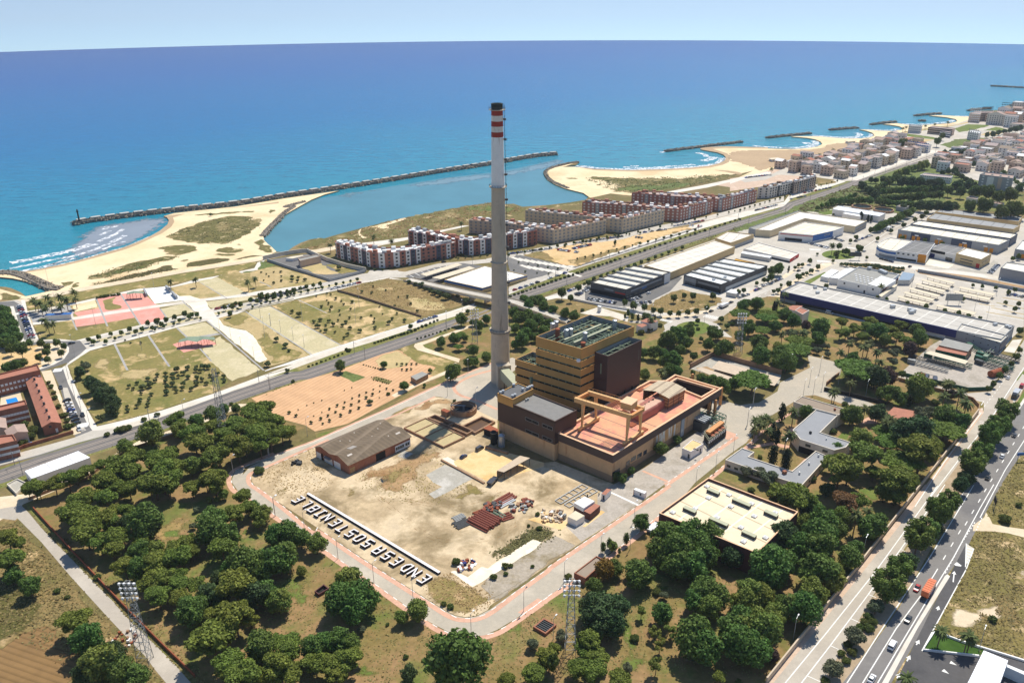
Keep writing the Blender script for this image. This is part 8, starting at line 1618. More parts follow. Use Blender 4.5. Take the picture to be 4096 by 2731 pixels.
line('D1',[(-900,965),(-300,868),(0,876),(420,688),(760,500)],.4,dash=(3,5));line('D1',[(1050,395),(1290,235),(1540,110)],.4);line('C1',[(160,733),(1000,438),(1700,209)],.35,dash=(3,6))
for ln in(INNER,OUTER):
 kl=[];off=.15
 for i,(p,d)in enumerate(along(ln,2.6)):
  if i%2:sheet('kerb',band([tuple(p),tuple(p+d*2.2)],.3),'m_paint')
for dx,mm in((0,'m_kerb'),):line('B2',[(-60,938),(130,870),(500,738),(800,608),(1100,478),(1500,294)],.5,'m_kerb');line('B1',[(120,1368),(520,1230),(1000,1078),(1600,896)],.7,'m_white')
wall_line('long buff plant boundary wall beside the service road',[('D3',[(290,1568),(600,1180),(1000,680),(1440,110)]),('D2',[(1700,870),(1985,500)])],2.4,.5,'m_sheetpale','boundary_wall');wall_line('buff boundary wall bending round the palm lawn corner',[('D2',[(1985,495),(1990,460),(1940,405),(1860,380),(1640,325),(1350,245)])],2.0,.4,'m_pitwall','boundary_wall')
wall_line('rusty low wall along the wood beside the white track',[('A3',[(270,180),(560,500),(850,810),(1050,1020),(1300,1270),(1560,1520)])],1.4,.3,'m_rust','boundary_wall');wall_line('low wall between the wood and the railway path',[('A2',[(230,1200),(430,1120),(690,1040),(860,900),(1100,780),(1400,680),(1560,620)])],1.3,.4,'m_pitwall','boundary_wall')
wall_line('dark brick garden wall in front of the terrace gardens',[('A2',[(0,870),(200,780),(590,665)])],1.8,.4,'m_brickwall','garden_wall');wall_line('dark hedge fence between the meadow and the olive park',[('B1',[(700,730),(880,780),(1080,845),(1370,938)])],1.6,.4,'m_grime','fence','fence');wall_line('walled edge of the sunken car park nearest the pines',[('C1',[(1600,1345),(1790,1245),(2330,1395)])],3,.6,'m_pitwall');wall_line('low white wall along the showroom car park',[('C1',[(650,800),(860,842),(1100,882),(1300,930)])],1.6,.4,'w_white')
wall_line('grey retaining wall on the car park edge below the embankment',[('D1',[(1500,575),(2000,665),(2352,735)])],2.4,.5,'w_grey');wall_line('green mesh fence round the machine yard',[('D1',[(1345,1395),(1900,1525),(2060,1520),(2120,1480)])],2,.3,'m_greenpaint','fence','fence');wall_line('gate wall of the entrance road by the wide stone pine',[('D2',[(770,280),(870,200)])],2,.5,'m_pitwall');wall_line('low white kerb wall framing the triangle lawn',[('D3',[(1990,1358),(1545,1308),(1636,1160),(1850,1240),(2060,1305),(2352,1395)])],.8,.5,'m_white');wall_line('dark retaining wall strip behind the grey office',[('D2',[(750,325),(960,370),(1250,440)])],2.2,.5,'m_dark')
def ramp_deck(line,w,t):
 L=[(V2(P(*S(k,x,y),z)),z)for k,x,y,z in line];mb=MB();n=len(L);E=[]
 for i in range(n):
  d=(L[min(i+1,n-1)][0]-L[max(0,i-1)][0]).normalized();m=Vector((-d.y,d.x))*w/2;E.append((L[i][0]+m,L[i][0]-m,L[i][1]))
 for(a,b,z0),(c,d,z1)in zip(E,E[1:]):
  mb.quad((*b,z0),(*d,z1),(*c,z1),(*a,z0));mb.quad((*a,z0),(*c,z1),(*c,z1-t),(*a,z0-t),1);mb.quad((*d,z1),(*b,z0),(*b,z0-t),(*d,z1-t),1);mb.quad((*a,z0-t),(*c,z1-t),(*d,z1-t),(*b,z0-t),1)
  for e,f in((a,c),(b,d)):
   for q0,q1,zz in((e,f,0),):mb.quad((*q0,z0),(*q1,z1),(*q1,z1+.9),(*q0,z0+.9),1);mb.quad((*q1,z1),(*q0,z0),(*q0,z0+.9),(*q1,z1+.9),1)
 return mb,E
mb,E_=ramp_deck([('B1',1260,634,.4),('B1',1480,685,3),('B1',1700,733,5.6),('B1',1930,778,6),('C1',200,818,6),('C1',420,895,3.6),('C1',630,972,.4)],8,1.3);t=thing('road_bridge','pale road overpass crossing the railway behind the chimney','bridge',(E_[0][0].x,E_[0][0].y,0));mb.build('deck',['m_street','m_concrete'],t)
for k,x,y in(('B1',1780,800),('B1',1900,815),('C1',60,830),('C1',190,860)):c=G(k,x,y);mb=MB();mb.box((c.x,c.y,0),6,1.2,5,.9);mb.build('pier','m_concrete',t)
def mast(label,k,b,ty,w,lamps):
 g=G(k,*b);h=zpx(g,S(k,0,ty)[1]);t=thing('floodlight_mast' if lamps else 'lattice_mast',label,'mast',tuple(g));mb=MB();n=int(h/3.2)
 def cr(i):r_=w*(1-.62*i/n);return[(g.x+sx*r_,g.y+sy*r_,h*i/n)for sx,sy in((-1,-1),(1,-1),(1,1),(-1,1))]
 for i in range(n):
  A,B=cr(i),cr(i+1)
  for j in range(4):mb.bar(A[j],B[j],.11,4,cap=False);mb.bar(A[j],B[(j+1)%4],.08,4,cap=False);mb.bar(B[j],B[(j+1)%4],.08,4,cap=False)
 mb.build('lattice','m_steel',t)
 if lamps:
  mb=MB()
  for r_ in range(lamps):
   z=h-.4-r_*1.9;mb.bar((g.x-2.6,g.y,z),(g.x+2.6,g.y,z),.12)
  mb.bar((g.x-2.6,g.y,h-.4-1.9*(lamps-1)),(g.x-2.6,g.y,h-.4),.1);mb.bar((g.x+2.6,g.y,h-.4-1.9*(lamps-1)),(g.x+2.6,g.y,h-.4),.1);mb.build('lamp_frame','m_galv',t)
  for r_ in range(lamps):
   for i in range(4):x=g.x-2.3+1.53*i;mb=MB();mb.lathe((x,g.y-.5,0),[(.2,h-.9-r_*1.9),(.42,h-.5-r_*1.9),(.46,h-.1-r_*1.9),(.3,h+.1-r_*1.9)],8);mb.build('floodlight','m_white',t)
mast('tall lattice floodlight mast beside the white track','A3',(1165,1395),760,1.9,4);mast('tall lattice floodlight mast by the brick rimmed basin','C3',(640,1335),740,1.8,4);mast('slim tall lattice mast rising out of the pine wood','A2',(1803,735),150,2.0,0);mast('lattice floodlight mast beside the chimney trees','B1',(1800,1150),872,1.8,4);mast('lattice floodlight mast above the walled car park','C1',(1985,1225),905,1.9,4)
def lamp(k,x,y,h=9,arm=1.6,a=.9):
 g=G(k,x,y);z=gz(g.x,g.y);t=tag(thing('street_lamp',None,'street lamp',(g.x,g.y,z),0,'street lamps'));t['kind']='thing';AUTO.append((t,'slim grey street lamp' if arm else 'slim grey lighting column',(g.x,g.y),None))
 mb=MB();mb.bar((g.x,g.y,z),(g.x,g.y,z+h),.12,6,r2=.07)
 if arm:mb.bar((g.x,g.y,z+h),(g.x+arm*math.cos(a),g.y+arm*math.sin(a),z+h+.4),.06)
 mb.build('pole','m_galv',t);mb=MB();mb.box((g.x+arm*math.cos(a),g.y+arm*math.sin(a),z+h+.3),.9,.4,.22,a);mb.build('lamp_head','m_white',t)
for k,d,h in(('B3','203,235 437,350 705,572 992,768 1305,905 1770,1185 2190,993',9),('C3','270,992 593,760 885,550 505,1220 1120,500',9),('C2','1153,1370 1645,1090 1803,965 1945,825 2058,605 2105,440',9),('D2','182,440 137,600 715,180 635,270 735,310 665,350 585,365 1085,370 865,275 430,860 475,160',9),('D3','505,1220 1060,560 1990,1310',9),('A2','2155,850 1868,990 2200,1325 1475,530 2165,312 600,380 650,480 720,610 550,230',9),('A1','770,1020 460,895 1240,735 1135,1200 600,1255 395,690',14),('B1','420,970 875,865 847,990 120,1105 1060,540 1575,1060 1780,520',14),('B1','85,950 165,1010 247,1060 347,1120 435,1180 1745,1380 1698,890',8),('A1','1758,1035 1850,1115 1933,1195 2035,1275 2085,950 2168,1005',8),('B2','1580,370 1805,450 148,850 460,690',10),('D1','1455,680 1740,840 1955,880 2130,750 2050,970 1085,770',11),('C1','1460,380 1290,960 1715,980',10)):
 for q in d.split():x,y=q.split(',');lamp(k,float(x),float(y),h,0 if h in(14,8)else 1.6)
for i,(p,d)in enumerate(along(rw,62,20)):
 if p.y>2100:break
 n=Vector((-d.y,d.x))
 for s in(-6,6):q=p+n*s;t=thing('catenary_mast',None,'railway mast',(*q,0),0,'railway masts');AUTO.append((t,'thin railway mast',tuple(q),None));mb=MB();mb.bar((*q,0),(*q,8),.14,4);mb.build('pole','m_steel',t);mb=MB();mb.bar((*q,7.2),(*(q-n*s*.55),7.4),.08,4);mb.build('bracket','m_steel',t)
m,nt,b=newmat('m_carpaint');oi=N(nt,'ShaderNodeObjectInfo');nt.links.new(oi.outputs['Color'],b.inputs['Base Color']);b.inputs['Roughness'].default_value=.3;b.inputs['Coat Weight'].default_value=.3
plain('m_tyre',(28,28,28),.8,.1,1)
CC={'white':(.8,.8,.79,1),'silver':(.5,.51,.52,1),'dark grey':(.06,.06,.065,1),'black':(.02,.02,.022,1),'red':(.45,.03,.025,1),'blue':(.03,.07,.3,1),'orange':(.75,.17,.05,1),'dark blue':(.02,.03,.1,1),'tan':(.45,.36,.25,1)}
def hull(secs,m=0):
 mb=MB();R=[[(x,-w,z0),(x,w,z0),(x,w,z0+(z1-z0)*.6),(x,wt,z1),(x,-wt,z1),(x,-w,z0+(z1-z0)*.6)]for x,w,z0,z1,wt in secs]
 for A,B in zip(R,R[1:]):
  for i in range(6):mb.quad(A[i],A[(i+1)%6],B[(i+1)%6],B[i],m)
 mb.face(R[0][::-1],m);mb.face(R[-1],m);return mb
def wheel_mb(x,y,r=.33,w=.24):
 mb=MB();n=10
 for s in(0,1):
  pass
 A=[(x+r*math.cos(2*PI*i/n),y-w/2,r+r*math.sin(2*PI*i/n))for i in range(n)];B=[(p[0],y+w/2,p[2])for p in A]
 for i in range(n):mb.quad(A[i],A[(i+1)%n],B[(i+1)%n],B[i])
 mb.face(A);mb.face(B[::-1]);return mb
BODY={'car':([(-2.1,.78,.3,.72,.7),(-1.95,.86,.25,.95,.8),(-.9,.88,.22,.98,.84),(.7,.88,.22,.95,.84),(1.8,.84,.25,.8,.76),(2.1,.74,.3,.62,.66)],[(-1.75,.76,.9,.98,.72),(-1.2,.78,.9,1.42,.6),(.1,.78,.9,1.44,.6),(1.0,.76,.88,.97,.72)],[(-1.15,.6,1.4,1.46,.58),(.05,.6,1.42,1.48,.58)],1.3,.78),'van':([(-2.4,.9,.3,1.0,.88),(-2.3,.94,.25,1.1,.92),(1.4,.94,.25,1.1,.92),(2.3,.9,.28,.95,.82),(2.5,.8,.32,.75,.74)],[(-2.2,.88,1.0,1.75,.8),(1.0,.88,1.0,1.8,.8),(1.9,.84,.95,1.05,.78)],[(-2.25,.86,1.72,1.95,.78),(.95,.86,1.74,1.97,.78)],1.5,.82)}
_car={}
def car(k,x,y,ang,col,kind='car',label=None,z=None,group='parked cars',parts=False,desc=None):
 g=G(k,x,y,.7);zg=gz(g.x,g.y)
 if kind not in _car:
  b_,gl,rf,wx,wy=BODY[kind];B0,G0,R0=hull(b_),hull(gl),hull(rf);W=[wheel_mb(sx*wx,sy*wy)for sx in(-1,1)for sy in(-1,1)]
  def mk(mbs,nm,mats):
   a=MB()
   for mbx,mi in mbs:o=len(a.v);a.v+=mbx.v;a.f+=[tuple(i+o for i in f)for f in mbx.f];a.mi+=[mi]*len(mbx.f)
   ob=a.build(nm,mats);me=ob.data;bpy.data.objects.remove(ob);return me
  _car[kind]=(mk([(B0,0),(R0,0)],'body',['m_carpaint']),mk([(G0,0)],'windows',['m_glass']),[mk([(w,0)],'wheel',['m_tyre'])for w in W],mk([(B0,0),(R0,0),(G0,1)]+[(w,2)for w in W],'parked_car',['m_carpaint','m_glass','m_tyre']))
 me=_car[kind];nm='parked_car' if group=='parked cars' else kind
 if parts:
  o=thing(nm,label,'van' if kind=='van' else 'car',(g.x,g.y,zg),ang,group)
  for m_,pn in[(me[0],'body'),(me[1],'windows')]+[(w,'wheel')for w in me[2]]:c=bpy.data.objects.new(pn,m_);COL.objects.link(c);c.parent=o;c.color=CC[col]
 else:o=bpy.data.objects.new(nm,me[3]);COL.objects.link(o);o.location=(g.x,g.y,zg);o.rotation_euler=(0,0,ang);o.color=CC[col];tag(o,label,'van' if kind=='van' else 'car',group,'thing')
 if not label:AUTO.append((o,f'{col} {desc or ("parked van" if kind == "van" else "parked car")}',(g.x,g.y),None))
 return o
def ang(k,a,b):a,b=G(k,*a),G(k,*b);return math.atan2(b.y-a.y,b.x-a.x)
HW=ang('D3',(1180,1568),(1790,560))
for x,y,c,kd,rv,lab in((1497,805,'red','car',1,'red car passing the orange truck on the highway'),(1425,1055,'black','car',1,'black car following the orange truck on the highway'),(1300,1262,'white','van',0,'small white van on the highway below the black car'),(1135,1528,'white','car',0,'white car lowest on the highway')):car('D3',x,y,HW+PI*rv,c,kd,lab,group='moving traffic',parts=True)
for x,y,c,lab in((2178,845,'white','white car on the far part of the highway'),(2063,1017,'black','black car on the highway beside the dark round shrubs'),(2275,678,'dark grey','dark car farthest up the highway')):car('D2',x,y,HW,c,'car',lab,group='moving traffic',parts=True)
car('D2',2335,285,HW,'red','van','red van parked by the highway junction',parts=True);car('D2',2225,218,HW,'white','car','white car on the street beside the machine yard',parts=True)
def truck(k,x,y,a,col,label,L=7.5,h=3.2,cabm=None):
 g=G(k,x,y,1.5);z=gz(g.x,g.y);t=thing('truck',label,'truck',(g.x,g.y,z),a)
 def part(nm,mb,mat,col_=None):o=mb.build(nm,mat);o.parent=t;o.color=CC[col_ or col];return o
 mb=MB();mb.box((-1.2,0,1.1),L,2.5,h-1.1);part('cargo_box',mb,'m_carpaint');mb=MB();mb.box((-1.2,0,.6),L+1,1.6,.5);part('chassis',mb,'m_steeldark')
 part('cab',hull([(L/2-1.0,1.2,.5,h*.85,1.15),(L/2+.5,1.2,.5,h*.85,1.1),(L/2+1.1,1.2,.5,h*.5,1.15)]),'m_carpaint',cabm or col);mb=MB();mb.box((L/2+.72,0,h*.5),.5,2.1,.8);part('windscreen',mb,'m_glass')
 for sx in(-L/2+.6,-L/2+2,L/2-.2):
  for sy in(-1.1,1.1):part('wheel',wheel_mb(sx,sy,.5,.35),'m_tyre')
 return t
t=truck('D3',1590,815,HW,'orange','orange tipper truck with ribbed load cover on the highway',8,3.6)
for i in range(6):mb=MB();mb.box((-4.6+1.35*i,0,3.62),.12,2.6,.1);o=mb.build('cover_rib','m_cranedeep');o.parent=t
truck('D2',2285,352,HW+PI,'silver','grey box lorry parked at the highway junction',6.5,3.2,'black');truck('C2',1310,1408,ang('C2',(1290,1430),(1340,1380)),'white','white flatbed truck beside the skylit warehouse corner',5,1.9);truck('D1',1272,228,ang('D1',(1050,395),(1290,235)),'white','white box truck alone on the wide estate avenue',6,3.4);truck('C1',1875,840,ang('C1',(1840,855),(1930,815)),'white','white truck parked on the avenue by the wasteland lot',6,2.8)
car('C2',1268,1408,1.2,'dark blue','car','dark blue car half hidden by a tree at the skylit warehouse',parts=True);truck('B2',1940,1040,1.1,'dark grey','small green truck parked under the slab shelter',4,2);car('B2',1838,785,.9,'dark grey','van','dark machine parked at the head of the orange slab');car('B2',1708,848,.9,'dark blue','car','dark blue car at the edge of the orange slab');car('D1',795,900,ang('D1',(410,800),(1800,1110)),'white','van','white van in front of the navy warehouse')
PALC=['white','white','silver','silver','dark grey','black','black','red','blue','dark blue','silver','white']
def parked(k,a,b,n,mode=0,fill=.9,seed=0,kind='car'):
 r=random.Random(seed+n);A=ang(k,a,b)+(PI/2 if mode else 0)
 for i in range(n):
  if r.random()<fill:t_=i/max(1,n-1);car(k,a[0]+(b[0]-a[0])*t_,a[1]+(b[1]-a[1])*t_,A+r.choice((0,PI))+r.uniform(-.04,.04),r.choice(PALC))
for k,a,b,n,mo in(('A2',(522,372),(612,580),9,1),('A1',(158,848),(255,1098),17,1),('A1',(1740,865),(2340,730),14,0),('B1',(150,770),(440,700),9,0),('B1',(620,718),(870,660),7,0),('B1',(1358,968),(1480,930),4,0),('C1',(640,722),(668,712),2,0),('C1',(700,755),(800,700),8,1),('C1',(790,788),(850,800),5,1),('C1',(870,800),(1000,818),8,1),('C1',(1118,800),(1200,770),4,1),('C1',(1140,822),(1280,812),5,1),('C1',(1770,885),(1930,815),6,0),('C1',(2000,775),(2060,755),3,0),('C1',(2110,722),(2160,705),4,0),('C1',(2190,685),(2330,628),7,0),('C1',(550,395),(700,415),10,1),('C1',(670,385),(800,355),10,1),('C1',(700,340),(1050,290),14,0),('C1',(1150,292),(1215,300),4,1),('C1',(1240,255),(1400,235),7,0),('C1',(1480,205),(1700,165),9,0),('C1',(1600,200),(1690,208),5,1),('C1',(200,715),(380,655),5,0),('C1',(480,622),(600,582),3,0),('C1',(2130,80),(2290,40),10,0),('C1',(180,425),(480,385),9,0),('D1',(330,660),(400,630),4,0),('D1',(1005,325),(1120,285),5,0),('D1',(1280,190),(1340,150),4,0),('D1',(2080,580),(2140,520),8,1),('D1',(640,345),(780,380),8,1),('D1',(820,300),(900,325),6,1),('D1',(2230,745),(2340,770),5,1),('D1',(1215,470),(1290,490),3,0),('D4',(130,820),(300,800),9,0),('D4',(490,990),(600,968),5,0),('D4',(210,1080),(350,1045),9,0),('D4',(600,940),(800,900),8,0)):parked(k,a,b,n,mo,seed=int(a[0]))
for k,x,y,c,rv in(('A2',485,295,'dark grey',0),('A2',632,628,'silver',0),('A2',660,513,'black',1),('A1',572,1142,'dark grey',2),('C1',1270,742,'white',2),('D1',1020,435,'black',2),('D1',1075,408,'silver',2),('D1',1440,530,'dark grey',2),('D1',550,563,'black',2),('D1',210,718,'blue',2),('B1',1550,493,'black',2),('B1',2082,425,'white',2)):car(k,x,y,ang('A2',(590,450),(640,560))if rv<2 else .7,c,'car',desc='car on the road',group='moving traffic')
def stack(label,k,a,b,n,w,r,mat,name='pipe_stack',hgt=1):
 A,B=V2(G(k,*a)),V2(G(k,*b));d=(B-A).normalized();nn=Vector((-d.y,d.x));mb=MB();rr_=random.Random(n)
 for h in range(hgt):
  for i in range(n-h):o=nn*((i+h/2)/max(1,n-1)-.5)*w;s=rr_.uniform(-.6,.6);mb.bar((*(A+o+d*s),r+h*r*1.8),(*(B+o+d*s),r+h*r*1.8),r,6)
 return tag(mb.build(name,mat),label,'stack')
stack('short stack of grey steel posts at the end of the scrap yard','B3',(1625,270),(1710,232),5,3.2,.3,'m_steel');stack('dark stack of short girders beside the grey posts','B3',(1640,318),(1750,272),9,5,.3,'m_steeldark');stack('long stack of rusty red pipes in the scrap yard','B3',(1800,240),(1960,320),9,10,.45,'m_redsteel',hgt=2);stack('stack of brown girders behind the rusty red pipes','B3',(1815,235),(1890,205),7,5,.4,'m_rust');stack('row of dull green pipes on the scrap pile','B3',(1920,215),(2000,262),5,6,.45,'m_steelgreen');stack('long red lattice beams at the top of the scrap yard','B3',(1960,150),(2110,65),4,4,.5,'m_redsteel');stack('bundle of silver pipes beside the red lattice beams','B3',(1990,160),(2110,95),4,3,.4,'m_galv');stack('low red plates along the scrap yard edge','B3',(2010,255),(2100,225),4,4,.4,'m_redsteel')
def heap(label,k,x,y,n,sp,mats,seed,smax=2.2,name='scrap_heap'):
 r=random.Random(seed);g=G(k,x,y);mb=MB()
 for _ in range(n):mb.box((g.x+r.uniform(-sp,sp)*1.2,g.y+r.uniform(-sp,sp)*1.2,.05),r.uniform(.6,smax),r.uniform(.5,smax*.7),r.uniform(.3,1.3),r.uniform(0,3),r.randrange(len(mats)))
 return tag(mb.build(name,mats),label,'heap')
heap('mixed heap of red scrap iron under the lattice beams','B3',1940,170,40,3,['m_redsteel','m_rust','m_steeldark'],1);heap('scrap heap round a square frame at the scrap yard tip','B3',2160,165,34,3.2,['m_redsteel','m_pitwall','m_steel'],2);heap('heap of pale pallets and boxes on the slab by the white workshop','C2',500,1330,60,3.6,['m_slab','m_sheetpale','m_sheetpale','m_pitwall','m_white'],3,1.8);heap('scrap machines and blue drum on the pale stone strip','B3',1740,635,30,2.6,['m_redsteel','m_rust','w_navy','m_white'],4,1.8);heap('red odds and ends at the bend of the scrap yard','B3',2220,130,24,2.2,['m_redsteel','m_steeldark','m_rust'],5,1.6);heap('dark timber pallets on the dirt near the brick shed','B2',375,905,14,1.4,['m_steeldark','m_dark'],6,3);heap('rubble and white scraps beside the track in the bushes','A3',970,1225,26,4,['m_white','m_pitwall','m_rust'],7,1.4)
for i,(x,y)in enumerate(((565,1300),(598,1318))):bld('storage_bin','grey storage bin beside the pallets, '+('the one nearer the scrap yard' if i==0 else 'the one nearer the white box'),'bin','C2',[(x-15,y-4),(x,y-14),(x+15,y-6),(x,y+4)],z=2,wall='m_steel',roof='m_steel',par=.1)
for lab,a,b,w_ in(('long white ladder-like steel frame lying by the hall shadow',(545,1220),(760,1090),3.4),('shorter white steel frame lying beside the long one',(615,1250),(840,1122),3.0)):
 A,B=V2(G('C2',*a)),V2(G('C2',*b));d=(B-A).normalized();nn=Vector((-d.y,d.x))*w_/2;mb=MB()
 for s in(-1,1):mb.bar((*(A+nn*s),.4),(*(B+nn*s),.4),.22)
 for i in range(7):p=A+(B-A)*i/6;mb.bar((*(p+nn),.4),(*(p-nn),.4),.18)
 tag(mb.build('steel_frame','m_galv'),lab,'frame')
for i,(x,y,dx,dy,L,m,lab)in enumerate(((1740,1300,70,18,26,'m_greenpaint','long green lattice boom laid by the tan shelter'),(1600,1305,60,15,24,'m_steeldark','dark lattice boom laid by the tan shelter'),(2120,1290,60,20,22,'m_greenpaint','green boom in the row along the yard street side'),(2110,1320,60,20,22,'m_greenpaint','lower green boom in the row along the yard street side'),(2100,1350,60,20,20,'m_steeldark','dark boom at the foot of the street side row'),(2065,1250,25,-25,16,'m_steelgreen','pale teal crane standing near the grey box end'),(1970,1215,40,25,18,'m_greenpaint','green crane arm behind the old sheds'),(2180,1270,60,15,18,'m_steeldark','dark frames piled along the yard street side'),(1580,1340,60,15,22,'m_steel','grey beams in the middle of the machine yard'))):
 g=G('D1',x,y);a_=ang('D1',(x,y),(x+dx,y+dy));t=thing('crane_boom',lab,'machine',tuple(g),a_);mb=MB()
 for s in(-1,1):
  for z in(.8,2.4):mb.bar((-L/2,s*.8,z),(L/2,s*.8,z),.2)
  for j in range(10):x0=-L/2+L*j/10;mb.bar((x0,s*.8,.8),(x0+L/10,s*.8,2.4),.12)
 o=mb.build('lattice',m);o.parent=t;mb=MB();mb.box((-L/2+2,0,.1),4,2.4,2.6);o=mb.build('machine_body',m);o.parent=t
for i,x in enumerate((1545,1575,1605,1640)):g=G('D1',x,1405+i*7);t=truck('D1',x,1402+i*8,1.1,('orange','dark grey','tan','dark grey')[i],f'tipper skip lorry, {ORD[i]} in the line at the machine yard fence, palm side last',4,2.2)
g=G('D1',2120,1405);t=thing('storage_tank','rusty horizontal tank at the corner of the machine yard','tank',tuple(g));mb=MB();mb.bar((g.x-4,g.y-2,2),(g.x+4,g.y+2,2),2,14);mb.build('shell','m_rust',t);mb=MB();mb.box((g.x,g.y,0),5,2,.8,.4);mb.build('cradle','m_steeldark',t)
def pergola(label,k,pts,z,n):
 q=[V2(G(k,*p,z))for p in pts];t=thing('pergola',label,'pergola',(*q[0],0));mb=MB();m=len(q)//2;up,lo=q[:m],q[m:][::-1]
 for i in range(m-1):dz=(.5 if i%2 else-.3);mb.quad((*lo[i],z+dz),(*lo[i+1],z-dz),(*up[i+1],z-dz),(*up[i],z+dz))
 mb.build('roof','m_steelgreen',t)
 for i in range(n):
  f=i/(n-1)*(m-1);j=min(m-2,int(f));u=f-j
  for e in(up,lo):p=e[j]+(e[j+1]-e[j])*u;mb=MB();mb.bar((*p,0),(*p,z),.12);mb.build('post','m_rust',t)
pergola('zigzag pergola with grey green roof on the pink patch of the grove park','A1',[(1435,1115),(1500,1098),(1600,1085),(1640,1095),(1715,1090),(1720,1112),(1620,1120),(1580,1130),(1500,1128),(1425,1135)],4.5,7);pergola('small pergola with grey green roof on the pink play court','A1',[(1018,738),(1065,732),(1150,728),(1152,742),(1070,750),(1010,752)],4.5,6)
bld('park_kiosk','low park kiosk with bright blue striped roof by the palms','kiosk','A1',[(350,925),(370,908),(580,898),(565,915)],z=3.5,wall='w_white',roof='w_blue',par=0);zone('plaza','A1',[(1150,712),(1320,692),(1480,800),(1240,830)],'m_white')
for lab,pts in(('short grey end wall of the white skate plaza',[(1145,712),(1158,708),(1180,750),(1165,755)]),('longer grey back wall of the white skate plaza',[(1320,690),(1335,686),(1370,715),(1355,722)]),('low bench wall inside the white skate plaza',[(1370,735),(1382,732),(1420,770),(1405,775)])):mb=MB();mb.prism([tuple(G('A1',*p,2)[:2])for p in pts],0,2.6,0);tag(mb.build('skate_wall','w_grey'),lab,'wall')
t,q,z=bld('forecourt_canopy','bright white ribbed roof at the forecourt beside the triangle lawn','canopy','D3',[(1900,1568),(2030,1305),(2225,1385),(2160,1568),(2120,1680),(1840,1680)],z=5.5,wall='m_white',par=0,cols=(246,248,250),seam=1);bld('forecourt_canopy','narrow bluish white canopy joined to the forecourt roof','canopy','D3',[(2200,1430),(2215,1415),(2420,1500),(2420,1530)],z=4,wall='m_white',roof='r_white',par=0)
for lab,k,x,y,w_,h_,a_,m_ in(('large grey billboard standing in the big car park','D1',1782,838,11,5,-.15,'m_steel'),('dark billboard beside the palm roundabout','D1',998,480,9,3.5,-.1,'m_steeldark'),('small dark board on legs beside the highway','D2',2107,1265,4,2.2,1.2,'m_dark'),('blue direction sign beside the highway','D2',2325,885,5,1.4,.1,'w_blue')):
 g=G(k,x,y);t=thing('billboard',lab,'sign',tuple(g));ca_,sa_=math.cos(a_),math.sin(a_);mb=MB();mb.box((g.x,g.y,3.0),w_,.3,h_,a_);mb.build('panel',m_,t)
 for s in(-.35,.35):mb=MB();mb.bar((g.x+ca_*w_*s,g.y+sa_*w_*s,0),(g.x+ca_*w_*s,g.y+sa_*w_*s,3),.15);mb.build('leg','m_steel',t)
def tufts(label,k,pts,n,s,mat,seed=1,name='weeds'):
 q=[tuple(P(*S(k,*p))[:2])for p in pts];a=np.array(q);r=np.random.default_rng(seed);lo,hi=a.min(0),a.max(0);g=[]
 while len(g)<n:
  p=r.uniform(lo,hi)
  if inside(p,q):c=max(1,int(r.exponential(3)));g+=[p+r.normal(0,1.6,2)for _ in range(c)]
 K=[]
 for x in g:
  z,m=gz(*x,True)
  if not any(w in m for w in('road','pave','street','serv','high','asph','conc','slab','stone','brick','walk','ball','rail','sleep','paint','kerb'))or 'roadside' in m:K.append((*x,z+s*.12))
 P_=np.array(K);V=quads(P_,np.tile([0.,0.,1.7],(len(P_),1)),s*.5,r);g=P_
 me=bpy.data.meshes.new(name);me.from_pydata([tuple(v)for v in V],[],[tuple(range(4*i,4*i+4))for i in range(len(g))]);me.materials.append(MATS[mat]);o=bpy.data.objects.new(name,me);COL.objects.link(o);tag(o,label,'weeds',kind='stuff')
for n_,c_ in(('f_weed',(146,138,84)),('f_dry',(176,152,102)),('f_scrub',(124,122,76))):leaf_mat(n_,c_,.3,.3)
W_='low weeds and tufts on '
